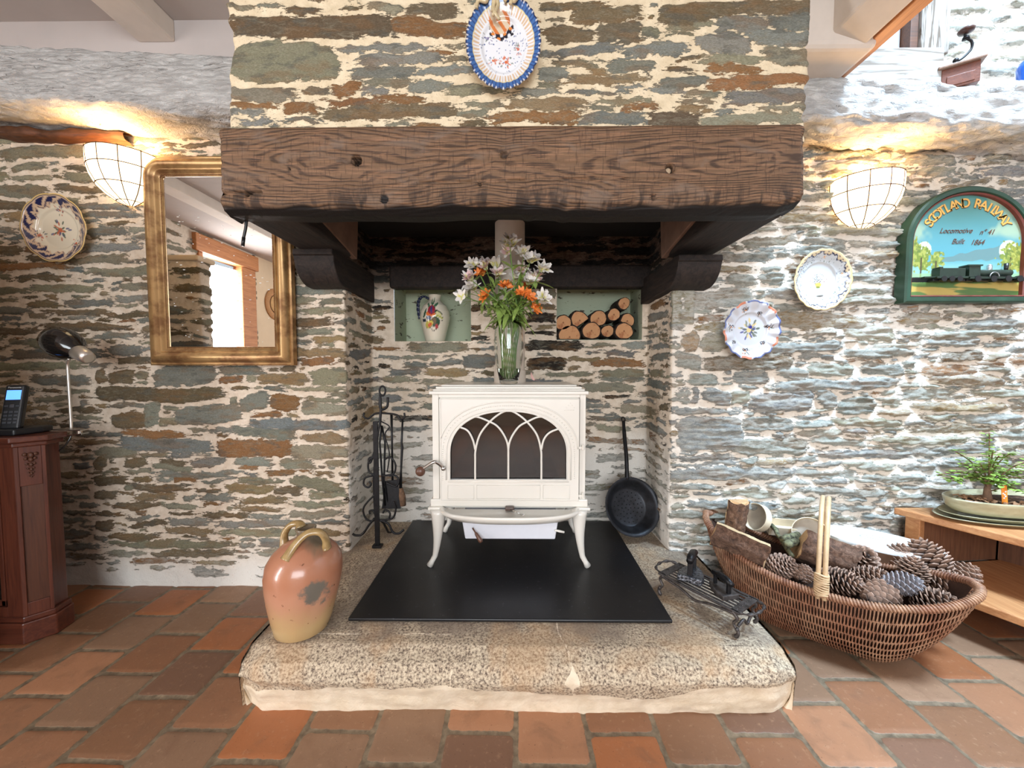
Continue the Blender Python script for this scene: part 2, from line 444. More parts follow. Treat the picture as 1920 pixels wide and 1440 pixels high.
# niches in the back of the recess
NICHE = []
for (x0, y0, x1, y1) in ((741, 512, 882, 640), (1043, 512, 1205, 637)):
    a, b = P(x0, y1, DB), P(x1, y0, DB); NICHE.append((a.x, b.x, a.z, b.z))
NB = [(u_of(n[0], 2), u_of(n[1], 2), n[2], n[3]) for n in NICHE]
uL, uR = acc[1], acc[4]
cls = [(0.20, 0.42, 0.026, 0.044), (0.13, 0.28, 0.020, 0.036), (0.08, 0.20, 0.014, 0.028), (0.04, 0.10, 0.010, 0.022), (0.02, 0.06, 0.007, 0.014)]
palL = dict(g=4, b=4, d=4, t=2, o=1, v=1.5); palR = dict(v=5, b=5, g=2.5, t=1.6, o=0.5, w=1); palB = dict(g=3, b=3, v=3, d=2, t=1.5, o=0.7, k=1.5)
st += auto_fill(st, 0, uL, 0.03, 2.0, cls, (700, 2600, 8000, 16000, 16000), palL, 21, 0.005)
st += auto_fill([s for s in st], uR, acc[-1], 0.02, 2.0, cls, (900, 3500, 12000, 22000, 20000), palR, 22, 0.003)
st += auto_fill([s for s in st], uL + 0.0, uR, 0.16, 2.0, cls, (200, 1200, 4000, 7000, 6000), palB, 23, 0.007, NB)
U, Z = np.meshgrid(us, zs, indexing='ij')
sd, tone, su = stone_fields(U, Z, st, 31)
inL, inR = U < uL, U > uR
inB = ~(inL | inR)
# lime wash towards the floor of the left wall and over the lower back of the recess
low = sstep(-Z + 0.10 * fbm(U * 5, Z * 4, 3, 40), -0.20, -0.04)
wash = np.where(inL, low, 0.0) + np.where(inB, sstep(-Z + 0.16 * fbm(U * 4, Z * 4, 3, 41), -0.74, -0.50) * 0.85, 0.0) + np.where(inR, 0.42 + 0.5 * sstep(fbm(U * 3, Z * 3, 3, 42), 0.0, 0.5), 0.0)
sd = sd - np.where(inL, 0.012 * sstep(low, 0.4, 1.0), 0) - np.where(inB, 0.004 * wash, 0)
zl = P(900, 530, DB).z
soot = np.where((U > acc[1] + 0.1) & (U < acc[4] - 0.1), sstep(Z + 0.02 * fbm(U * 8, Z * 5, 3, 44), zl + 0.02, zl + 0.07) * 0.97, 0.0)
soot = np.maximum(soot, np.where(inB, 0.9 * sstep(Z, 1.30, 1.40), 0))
wt = np.where(inR, sstep(U, uR - 0.02, uR + 0.25), 0.0)
A = 0.0055 + 0.0095 * wt
lay = fbm(U * 11, Z * 95, 3, 50) * (0.003 + 0.013 * wt) + fbm(U * 35, Z * 130, 2, 51) * (0.0015 + 0.006 * wt)
H = A * sstep(sd, -0.002, 0.006) * (1 + 0.7 * su) + lay * sstep(sd, -0.001, 0.004) + 0.010 * fbm(U * 3, Z * 3, 2, 52) + 0.003 * fbm(U * 30, Z * 30, 2, 53)
corner = np.exp(-((U - acc[1]) / 0.035) ** 2) + np.exp(-((U - acc[4]) / 0.035) ** 2)
H = H + corner * 0.012 * fbm(U * 5, Z * 26, 2, 57)
X_ = cx[:, None] + nx[:, None] * H; Y_ = cy[:, None] + ny[:, None] * H
q_u = 0.5 * (us[1:] + us[:-1])[:, None] + 0 * zs[None, 1:]; q_z = 0.5 * (zs[1:] + zs[:-1])[None, :] + 0 * q_u
hole = np.zeros(q_u.shape, bool)
for n in NB: hole |= (q_u > n[0]) & (q_u < n[1]) & (q_z > n[2]) & (q_z < n[3])
for nm, i0, i1 in (('wall_left', 0, int(np.searchsorted(us, acc[1] + 0.147))), ('wall_back', int(np.searchsorted(us, acc[1] + 0.147)), int(np.searchsorted(us, acc[4] - 0.147))), ('wall_right', int(np.searchsorted(us, acc[4] - 0.147)), NU - 1)):
    s = slice(i0, i1 + 1)
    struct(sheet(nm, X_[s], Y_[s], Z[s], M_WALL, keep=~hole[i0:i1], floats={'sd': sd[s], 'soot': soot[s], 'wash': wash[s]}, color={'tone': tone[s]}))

# niche linings, greenish lime plaster
def lining_material():
    t = NT('niche_lime_plaster'); v = t.coord((1, 1, 2.6))
    n = t.noise(16, 4, 0.6, v); c = t.mix(t.step(n, 0.60, 0.66), srgb(178, 186, 160), srgb(84, 78, 66))
    t.base(c); t.set(Roughness=0.9); t.bump(n, 0.4, 0.01); return t.m
M_NICHE = lining_material()
for k, (a, b, c, d) in enumerate(NICHE):
    y0, y1 = DB - 0.004, DB + 0.20
    V = [(a, y0, c), (b, y0, c), (b, y1, c), (a, y1, c), (a, y0, d), (b, y0, d), (b, y1, d), (a, y1, d)]
    g = (V, [(0, 1, 2, 3), (4, 7, 6, 5), (0, 3, 7, 4), (1, 5, 6, 2), (3, 2, 6, 7)])
    struct(obj('trim_%d' % (k + 1), g, M_NICHE, smooth=False, fix=False))

# chimney breast above the mantel
BREAST = [(430,30,745,72,'d'),(735,38,877,70,'o'),(695,5,757,27,'g'),(767,8,860,30,'d'),(425,80,638,153,'g'),(635,84,800,98,'b'),(673,102,828,126,'b'),(656,131,780,151,'b'),(788,126,900,143,'b'),(803,96,848,104,'o'),(835,108,878,120,'g'),(428,163,555,190,'g'),(570,163,617,177,'d'),(622,157,672,178,'o'),(682,153,770,167,'g'),(680,169,735,180,'b'),(765,157,835,174,'b'),(837,163,945,181,'g'),(430,193,510,202,'o'),(435,205,500,217,'b'),(538,195,590,213,'o'),(618,185,722,196,'o'),(727,182,795,194,'o'),(600,198,857,223,'d'),(455,222,520,231,'b'),(537,221,597,230,'b'),(873,193,933,204,'g'),(858,208,913,220,'g'),(867,226,912,236,'d'),(1077,13,1197,45,'d'),(1238,5,1380,45,'d'),(1375,0,1525,30,'d'),(1013,0,1133,20,'d'),(1013,52,1120,76,'d'),(1122,47,1200,80,'d'),(1202,53,1237,72,'g'),(1253,43,1327,56,'g'),(1253,59,1293,67,'g'),(1340,35,1437,64,'b'),(1440,30,1525,56,'b'),(1300,68,1400,101,'b'),(1395,58,1525,84,'b'),(1010,87,1168,102,'b'),(1170,81,1283,105,'b'),(1267,107,1303,116,'d'),(1312,103,1425,120,'g'),(1430,88,1525,123,'g'),(1037,109,1117,122,'g'),(1143,110,1223,132,'b'),(1103,125,1140,135,'t'),(1067,138,1203,157,'t'),(1327,122,1417,138,'o'),(1230,145,1325,165,'b'),(1330,142,1520,167,'o'),(1007,124,1063,150,'b'),(1063,170,1103,180,'b'),(1107,170,1167,177,'b'),(1160,161,1193,168,'b'),(1210,164,1280,175,'b'),(1290,169,1357,178,'g'),(1360,171,1520,197,'b'),(952,187,1097,207,'t'),(1130,185,1207,194,'g'),(1102,197,1157,207,'g'),(1177,196,1230,207,'o'),(1277,182,1330,193,'g'),(1267,198,1330,210,'t'),(917,211,1083,233,'o'),(1085,210,1210,235,'b'),(1217,210,1313,237,'d'),(1320,214,1520,233,'g'),(1342,201,1373,211,'b'),(1423,201,1520,210,'g'),(1012,153,1053,165,'g'),(970,166,1043,180,'b')]
DF = 1.135
bst = px_stones(BREAST, DF, None)
bst += auto_fill(bst, -0.9, 0.9, 1.63, 2.32, cls[2:], (500, 1200, 2500), dict(g=4, b=3, t=2, o=1, d=1), 25, 0.008)
BX0, BX1 = P(430, 120, DF).x, P(1513, 120, DF).x
bp = [(BX0, DW + 0.02), (BX0, DF), (BX1, DF), (BX1, DW + 0.02)]
ba = [0.0]
for a, b in zip(bp[:-1], bp[1:]): ba.append(ba[-1] + math.dist(a, b))
bu = np.linspace(0, ba[-1], int(ba[-1] / 0.0045)); bz = np.arange(1.60, 2.34, 0.0045)
bxx, byy = sm(np.interp(bu, ba, [p[0] for p in bp])), sm(np.interp(bu, ba, [p[1] for p in bp]))
gx, gy = np.gradient(bxx), np.gradient(byy); gl = np.hypot(gx, gy); bnx, bny = gy / gl, -gx / gl
UU, ZZ = np.meshgrid(bu - ba[1] + BX0, bz, indexing='ij')
sdb, tb, sub_ = stone_fields(UU, ZZ, bst, 61)
HB = 0.004 * sstep(sdb, -0.002, 0.006) * (1 + 0.6 * sub_) + fbm(UU * 10, ZZ * 60, 3, 62) * 0.004 * sstep(sdb, -0.001, 0.004) + 0.006 * fbm(UU * 4, ZZ * 4, 2, 63) + 0.002 * fbm(UU * 40, ZZ * 40, 2, 64)
HB += (np.exp(-((UU - BX0) / 0.03) ** 2) + np.exp(-((UU - BX1) / 0.03) ** 2)) * 0.016 * fbm(UU * 3, ZZ * 24, 2, 65)
struct(sheet('wall_chimney_breast', bxx[:, None] + bnx[:, None] * HB, byy[:, None] + bny[:, None] * HB, ZZ, M_BREAST, floats={'sd': sdb, 'soot': 0 * sdb, 'wash': 0 * sdb}, color={'tone': tb}))

# stairwell masonry above the white beam on the right
su_, sz_ = np.meshgrid(np.arange(0.78, 2.9, 0.007), np.arange(1.95, 4.0, 0.007), indexing='ij')
s5 = auto_fill([], 0.7, 2.9, 1.95, 4.0, cls[1:4], (1500, 3500, 4000), dict(w=4, b=2, g=2), 27, 0.008)
sdu, tu, suu = stone_fields(su_, sz_, s5, 71)
HU = 0.012 * sstep(sdu, -0.002, 0.006) + fbm(su_ * 11, sz_ * 80, 3, 72) * 0.012
struct(sheet('wall_stairwell', su_, 1.70 - HU, sz_, M_WALL, floats={'sd': sdu, 'soot': 0 * sdu, 'wash': 0 * sdu + 0.6}, color={'tone': tu}))

# ================================================================ terracotta floor
def floor_material():
    t = NT('terracotta_tiles'); v = t.coord()
    sd = t.attr('sd'); e = t.math('ADD', sd, t.math('MULTIPLY', t.math('SUBTRACT', t.noise(60, 4, 0.6, v), 0.5), 0.007))
    mask = t.step(e, -0.001, 0.0015)
    n1 = t.noise(12, 5, 0.6, v, 0.5); n2 = t.noise(60, 4, 0.7, v)
    c = t.attr('tone', 'Color')
    c = t.mix(t.step(n1, 0.5, 0.72), c, t.mix(0.5, c, srgb(120, 88, 66)))
    c = t.mix(t.math('MULTIPLY', t.step(n2, 0.55, 0.75), 0.3), c, srgb(196, 160, 128))
    dark = t.step(t.noise(190, 2, 0.5, v), 0.70, 0.74); c = t.mix(t.math('MULTIPLY', dark, 0.6), c, srgb(60, 40, 30))
    g = t.ramp(t.noise(50, 3, 0.6, v), [(0.3, srgb(92, 78, 62)), (0.7, srgb(138, 122, 100))])
    t.base(t.mix(mask, g, c))
    t.set(Roughness=t.math('ADD', 0.36, t.math('MULTIPLY', n1, 0.32)), Specular_IOR_Level=0.45)
    t.bump(t.math('ADD', t.math('MULTIPLY', n2, 0.4), t.math('MULTIPLY', mask, 0.6)), 0.35, 0.004)
    return t.m
M_FLOOR = floor_material()
def floor_patch(name, x0, x1, y0, y1, r, mat):
    FX, FY = np.meshgrid(np.arange(x0, x1 + r / 2, r), np.arange(y0, y1 + r / 2, r), indexing='ij')
    W, L = 0.1865, 0.181
    ki = np.floor(FX / W).astype(int)
    off = np.where(ki % 2 == 0, 0.884, 0.967)
    kj = np.floor((FY - off) / L).astype(int)
    wx = FX + 0.004 * fbm(FX * 7, FY * 7, 2, 80); wy = FY + 0.004 * fbm(FX * 7, FY * 7, 2, 83)
    ax = np.abs((wx - (ki + 0.5) * W)) - (W / 2 - 0.0065); ay = np.abs(wy - off - (kj + 0.5) * L) - (L / 2 - 0.0065)
    rr = 0.012
    sdf = -(np.hypot(np.maximum(ax + rr, 0), np.maximum(ay + rr, 0)) + np.minimum(np.maximum(ax + rr, ay + rr), 0) - rr)
    rt = np.random.default_rng(5).random((64, 64, 4))
    R4 = rt[ki % 64, kj % 64]
    base = np.array([lin((142, 98, 70)), lin((156, 98, 62)), lin((134, 96, 70)), lin((126, 92, 72)), lin((160, 114, 84)), lin((142, 110, 86))])
    tn = base[(R4[..., 0] * 6).astype(int)] * (0.80 + 0.34 * R4[..., 1:2])
    hgt = 0.003 * sstep(sdf, -0.001, 0.004) + (R4[..., 2] - 0.5) * 0.002 + 0.0014 * fbm(FX * 8, FY * 8, 2, 84) * 2 - 0.003
    return sheet(name, FX, FY, hgt, mat, floats={'sd': sdf}, color={'tone': tn})
struct(floor_patch('floor', -3.1, 2.7, -3.2, 1.99, 0.0085, M_FLOOR))

# ================================================================ granite hearth stone
def granite_material():
    t = NT('hearth_granite'); v = t.coord(); vs = t.coord((1, 1, 1))
    sp = t.voro(230, v, out='Color'); spn = t.noise(150, 3, 0.7, v)
    big = t.noise(4.5, 4, 0.6, v, 0.4)
    a = t.ramp(spn, [(0.36, srgb(96, 82, 72)), (0.48, srgb(176, 158, 136)), (0.62, srgb(214, 198, 172))])
    a = t.mix(t.step(big, 0.48, 0.62), a, t.mix(0.45, a, srgb(190, 152, 112)))
    worn = t.attr('worn'); w = t.math('MULTIPLY', worn, t.step(t.noise(7, 4, 0.6, v), 0.35, 0.62))
    a = t.mix(w, a, t.mix(0.7, a, srgb(128, 114, 102)))
    pl = t.ramp(t.noise(20, 4, 0.6, v), [(0.3, srgb(214, 194, 166)), (0.7, srgb(234, 218, 194))])
    edge = t.math('ADD', t.attr('render'), t.math('MULTIPLY', t.math('SUBTRACT', t.noise(70, 4, 0.7, v), 0.5), 0.012))
    m = t.step(edge, -0.001, 0.001)
    t.base(t.mix(m, a, pl)); t.set(Roughness=0.85, Specular_IOR_Level=0.3)
    t.bump(t.math('ADD', spn, t.math('MULTIPLY', t.noise(40, 4, 0.6, v), 0.8)), 0.5, 0.004)
    return t.m
M_GRAN = granite_material()
HT = 0.171
prof = [(1.03, -0.01), (1.020, 0.035), (1.008, 0.075), (0.995, 0.110), (1.012, 0.145), (1.06, 0.166), (1.13, HT - 0.003), (1.915, HT - 0.003)]
pa = [0.0]
for a, b in zip(prof[:-1], prof[1:]): pa.append(pa[-1] + math.dist(a, b))
ss = np.linspace(0, pa[-1], 230)
hy, hz = np.interp(ss, pa, [p[0] for p in prof]), np.interp(ss, pa, [p[1] for p in prof])
hxs = np.concatenate([[-0.775] * 14, np.arange(-0.775, 0.776, 0.0055), [0.775] * 14])
# the ends of the slab turn down to the floor
drop = np.concatenate([np.linspace(1, 0, 14), np.zeros(len(hxs) - 28), np.linspace(0, 1, 14)])
SX, SS = np.meshgrid(hxs, ss, indexing='ij'); HY = np.interp(SS, ss, hy); HZ = np.interp(SS, ss, hz)
D_ = np.repeat(drop[:, None], len(ss), 1)
inner = sstep(HY, 1.58, 1.64)                                     # runs into the recess between the side walls
lim_l, lim_r = -0.775 + inner * 0.03, 0.775 - inner * 0.08
bul = 0.012 * fbm(SX * 4 + HY * 2, HZ * 18, 3, 90) + 0.004 * fbm(SX * 30, HY * 30 + HZ * 30, 2, 91)
front = sstep(-HY, -1.16, -1.03)
Xh = SX - np.sign(SX) * 0.02 * D_ * sstep(-HZ, -0.10, -0.02) + np.where(SX < 0, 1, -1) * 0.035 * sstep(1 - front, 0, 1) * 0 
Zh = HZ * (1 - D_) + D_ * (-0.01) * 1.0
endr = sstep(np.abs(SX), 0.70, 0.775)
Zh = Zh - (D_ == 0) * endr * 0.022 * sstep(HZ, 0.05, 0.16) + (HZ > 0.16) * (D_ == 0) * 0.003 * fbm(SX * 5, HY * 5, 2, 93)
Yh = HY - bul * (HY < 1.1) + endr * front * 0.03
Yh = Yh * (1 - D_) + np.maximum(Yh, 1.04) * D_
joints = np.minimum(np.abs(SX + 0.175 + 0.02 * vn(HZ * 30, HY * 10, 95)) + 0.2 * (HZ > 0.135), np.abs(SX - 0.15 - 0.05 * vn(HZ * 16, HY * 8, 96) - 0.25 * (0.15 - HZ)))
band = 0.074 + 0.085 * fbm(SX * 3.4, SX * 0, 2, 97) + 0.012 * fbm(SX * 22, SX * 0, 2, 98)
rend = np.maximum(band - HZ, (0.002 + 0.05 * np.maximum(0, vn(SX * 9, HZ * 34, 99)) - joints) * np.where(HY < 1.16, 1, 0.0) - 0.02 * (HY > 1.16))
rend = np.where(HY > 1.62, -0.02, rend)
worn = sstep(HY, 1.03, 1.12)
hearth = sheet('hearth_stone', Xh, Yh, Zh, M_GRAN, floats={'render': rend, 'worn': worn})
tag(hearth, 'long raised granite hearth slab with lime render along its foot', 'hearth')

# ================================================================ room shell, ceiling, white beams
M_PLASTER = plain('ceiling_plaster', (182, 174, 170), 0.9, var=0.05, nscale=5, bump=0.2, bdist=0.004)
M_REAR = plain('rear_wall_plaster', (222, 200, 170), 0.9, var=0.06, nscale=4, bump=0.2, bdist=0.004)
def limewash(name, crack=0.5):
    t = NT(name); v = t.coord((1, 1, 3.0)); vl = t.coord((1.0, 5, 9))
    n = t.noise(9, 5, 0.65, v, 0.5); cr = t.noise(3.2, 4, 0.7, vl, 0.8)
    line = t.math('SUBTRACT', 1.0, t.step(t.math('ABSOLUTE', t.math('SUBTRACT', cr, 0.5)), 0.0, 0.006))
    line = t.math('MULTIPLY', line, t.step(t.noise(4, 2, 0.5, v), 0.52, 0.6))
    c = t.ramp(n, [(0.30, srgb(176, 174, 172)), (0.62, srgb(210, 210, 208))])
    t.base(t.mix(t.math('MULTIPLY', line, crack), c, srgb(70, 60, 52)))
    t.set(Roughness=0.85, Specular_IOR_Level=0.3)
    t.bump(t.math('SUBTRACT', t.math('ADD', t.math('MULTIPLY', n, 0.8), t.math('MULTIPLY', t.noise(26, 5, 0.7, v, 0.8), 1.2)), line), 0.9, 0.014); return t.m
M_LIME = limewash('limewashed_oak'); M_LIME2 = limewash('limewashed_timber', 0.2)
ZC = 2.228                                    # ceiling height
M_ORANGE = wood('honey_wood', (206, 142, 88), (160, 98, 54), 0.8, 'y')
struct(obj('ceiling', join(box(-3.1, 1.10, -3.25, 1.60, ZC, ZC + 0.06), box(1.10, 2.75, -3.25, -0.55, ZC, ZC + 0.06)), M_PLASTER, smooth=False))
# walls of the room behind and beside the camera
s6 = auto_fill([], -3.3, 1.75, 0.0, 2.3, cls[:3], (900, 2600, 3000), dict(g=3, b=3, d=3, t=1), 28, 0.012)
ly, lz = np.meshgrid(np.arange(-3.3, 1.75, 0.011), np.arange(-0.02, 2.28, 0.011), indexing='ij')
sdl, tll, _s = stone_fields(ly, lz, s6, 75)
my, mz = 0.5 * (ly[1:, 1:] + ly[:-1, :-1]), 0.5 * (lz[1:, 1:] + lz[:-1, :-1])
DOOR = (-1.04, -0.52, 2.04)
keep = ~((my > DOOR[0]) & (my < DOOR[1]) & (mz < DOOR[2])) & (my > DOOR[0] - 0.25)
struct(sheet('wall_garden_side', -3.0 + 0.01 * sstep(sdl, -0.002, 0.006) + 0 * ly, ly, lz, M_WALL, keep=keep, floats={'sd': sdl, 'soot': 0 * sdl, 'wash': 0 * sdl + 0.2}, color={'tone': tll}))
struct(obj('wall_garden_side_plastered', box(-3.2, -3.0, -3.3, DOOR[0] - 0.20, 0, 2.28), M_REAR, smooth=False))
struct(obj('wall_rear', join(box(-3.2, -1.2, -3.35, -3.2, 0, 2.28), box(1.4, 2.75, -3.35, -3.2, 0, 2.28), box(-1.2, 1.4, -3.35, -3.2, 0, 0.75), box(-1.2, 1.4, -3.35, -3.2, 2.25, 2.28)), M_REAR, smooth=False))
struct(obj('wall_far_right', box(2.65, 2.8, -3.25, 1.9, 0, 5.0), M_PLASTER, smooth=False))
struct(obj('wall_stairwell_sides', join(box(1.20, 1.26, -0.55, 1.75, ZC + 0.06, 5.0), box(1.2, 2.75, -0.6, -0.55, ZC, 5.0)), M_PLASTER, smooth=False))
struct(obj('trim_3', join(box(-3.08, -2.98, DOOR[0] - 0.22, DOOR[0], 0, 2.10), box(-3.08, -2.98, DOOR[1], DOOR[1] + 0.05, 0, 2.10), box(-3.10, -2.96, DOOR[0] - 0.25, DOOR[1] + 0.10, DOOR[2], DOOR[2] + 0.16)), M_ORANGE, smooth=False, bevel=0.006))
# added out-of-frame stone screen that shades the left corner
rp = [(-2.7, 0.98), (-1.72, 0.98), (-1.72, 1.08), (-2.7, 1.08)]; ra = [0.0]
for a, b in zip(rp[:-1], rp[1:]): ra.append(ra[-1] + math.dist(a, b))
ru = np.linspace(0, ra[-1], int(ra[-1] / 0.01)); rx, ry = sm(np.interp(ru, ra, [p[0] for p in rp])), sm(np.interp(ru, ra, [p[1] for p in rp])); g1, g2 = np.gradient(rx), np.gradient(ry); gg = np.hypot(g1, g2)
RU, RZ = np.meshgrid(ru, np.arange(-0.02, 1.56, 0.01), indexing='ij')
sdr, tor, _s = stone_fields(RU, RZ, auto_fill([], 0, ra[-1], 0, 1.54, cls[:4], (300, 900, 2000, 2000), palL, 29, 0.010), 77)
HR = 0.008 * sstep(sdr, -0.002, 0.006) + 0.008 * fbm(RU * 6, RZ * 12, 2, 78)
struct(sheet('wall_added_screen', rx[:, None] + (g2 / gg)[:, None] * HR, ry[:, None] - (g1 / gg)[:, None] * HR, RZ, M_WALL, floats={'sd': sdr, 'soot': 0 * sdr, 'wash': 0 * sdr}, color={'tone': tor}))
struct(obj('trim_11', box(-2.7, -1.71, 0.965, 1.095, 1.53, 1.56), M_REAR, smooth=False, bevel=0.01))  # coping of the added shading screen
# frame of the unseen rear window added for the fill light
struct(obj('fill_window_1', join(box(-1.2, -1.13, -3.3, -3.22, 0.75, 2.25), box(1.33, 1.4, -3.3, -3.22, 0.75, 2.25), box(-1.2, 1.4, -3.3, -3.22, 0.75, 0.82), box(-1.2, 1.4, -3.3, -3.22, 2.18, 2.25)), M_ORANGE, smooth=False))

def lumpy_beam(name, x0, x1, prof, slope, res, amp, seed, mat, parent=None, xe=None):
    pl = [0.0]
    for a, b in zip(prof[:-1], prof[1:]): pl.append(pl[-1] + math.dist(a, b))
    s = np.linspace(0, pl[-1], int(pl[-1] / res)); yy = sm(np.interp(s, pl, [p[0] for p in prof])); zz = sm(np.interp(s, pl, [p[1] for p in prof]))
    gy_, gz_ = np.gradient(yy), np.gradient(zz); gl_ = np.hypot(gy_, gz_); ny_, nz_ = gz_ / gl_, -gy_ / gl_
    xs = np.arange(x0, x1 + res, res); XX, S = np.meshgrid(xs, s, indexing='ij')
    h = amp * (fbm(XX * 3.5, S * 9, 4, seed) + 0.5 * fbm(XX * 9, S * 30, 3, seed + 4) + 0.35 * fbm(XX * 22, S * 75, 2, seed + 6)) + 0.012 * amp / 0.02 * np.maximum(0, fbm(XX * 2.2, S * 3, 2, seed + 8) - 0.1)
    base = slope * (xs - xs.mean())
    return sheet(name, XX, yy[None, :] + ny_[None, :] * h * -1, zz[None, :] + base[:, None] + nz_[None, :] * h * -1, mat, parent=parent)
o = lumpy_beam('beam_white_left', -2.7, -0.80, [(1.66, 2.16), (1.455, 2.14), (1.435, 2.10), (1.435, 1.955), (1.452, 1.935), (1.66, 1.915)], -0.055, 0.007, 0.018, 101, M_LIME)
tag(o, 'gnarled limewashed oak beam above the left wall lamp and mirror', 'beam')
o = lumpy_beam('beam_white_right', 0.78, 2.66, [(1.66, 2.01), (1.46, 2.00), (1.435, 1.97), (1.43, 1.84), (1.455, 1.815), (1.66, 1.83)], -0.045, 0.007, 0.036, 111, M_LIME)
tag(o, 'rough limewashed beam under the stairwell, coffee grinder standing on it', 'beam')
struct(obj('trim_4', box(-2.7, -0.82, 1.46, 1.66, 2.09, ZC + 0.02), M_PLASTER, smooth=False, bevel=0.004))
M_BROWN = wood('dark_brown_wood', (104, 62, 34), (60, 34, 20), 1.0, 'x')
struct(lumpy_beam('trim_5', -2.7, -1.58, [(1.65, 1.938), (1.590, 1.934), (1.582, 1.925), (1.584, 1.906), (1.65, 1.900)], -0.05, 0.006, 0.022, 141, M_BROWN))  # rough brown lath, its dark tone doubling as the recess shadow under the beam
# ceiling joists running towards the fireplace wall
jm = plain('painted_joist', (214, 204, 194), 0.8, var=0.06, nscale=8, bump=0.3, bdist=0.004)
tag(obj('ceiling_joist', box(-1.385, -1.252, -3.2, 1.462, 2.151, ZC), jm, smooth=False, bevel=0.006), 'cream painted ceiling joist above the wall mirror', 'ceiling joist', 'ceiling joists')
tag(obj('ceiling_joist', box(-2.42, -2.29, -3.2, 1.462, 2.151, ZC), jm, smooth=False, bevel=0.006), 'cream painted ceiling joist at the far upper left corner', 'ceiling joist', 'ceiling joists')
# trimmer along the stairwell opening
tr = thing('stairwell_trimmer', 'sloping cream trimmer beam with honey wood edge beside the stairwell opening', 'beam', (1.1, 1.4, 2.0))
obj('trimmer_beam', prism([(1.02, ZC + 0.02), (1.02, 2.035), (1.13, 2.0), (1.145, 2.04), (1.145, ZC + 0.1)], -3.2, 1.47), jm, tr, smooth=False, bevel=0.008)
obj('edge_board', box(1.148, 1.20, -3.2, 1.50, 2.012, ZC + 0.12), M_ORANGE, tr, smooth=False, bevel=0.003, label='honey brown wooden edge board')
struct(obj('trim_6', box(0.80, 1.17, 1.30, 1.68, 1.99, 2.32), jm, smooth=False, bevel=0.02, seg=3))
# end block and post seen through the opening
M_WW = NT('whitewashed_pine'); v = M_WW.coord((1.5, 18, 18)); n = M_WW.noise(2.4, 4, 0.6, v, 1.4)
M_WW.base(M_WW.ramp(n, [(0.38, srgb(120, 108, 96)), (0.48, srgb(158, 154, 148)), (0.7, srgb(172, 170, 168))])); M_WW.set(Roughness=0.7); M_WW.bump(n, 0.2, 0.003); M_WW = M_WW.m
M_WWZ = NT('whitewashed_pine_upright'); v = M_WWZ.coord((18, 18, 1.5)); n = M_WWZ.noise(2.4, 4, 0.6, v, 1.4)
M_WWZ.base(M_WWZ.ramp(n, [(0.42, srgb(96, 82, 68)), (0.47, srgb(146, 138, 130)), (0.7, srgb(162, 158, 152))])); M_WWZ.set(Roughness=0.7); M_WWZ = M_WWZ.m
tag(obj('whitewashed_beam_end', box(1.18, 1.612, 1.52, 1.68, 1.995, 2.16), M_WW, smooth=False, bevel=0.004), 'squared whitewashed timber block left of the coffee grinder', 'timber')
ps = thing('stair_post', 'upright whitewashed stair post standing on the timber block', 'post', (1.6, 1.6, 2.16))
obj('post', box(1.552, 1.66, 1.55, 1.68, 2.161, 3.6), M_WWZ, ps, smooth=False, bevel=0.004)
obj('edge_strip', box(1.520, 1.550, 1.56, 1.62, 2.161, 3.6), M_BROWN, ps, smooth=False, bevel=0.002, label='brown strip on the left edge')
struct(obj('trim_7', box(1.20, 1.518, 1.60, 1.69, 2.161, 3.6), plain('stair_panel_white', (206, 208, 210), 0.7, var=0.03), smooth=False))

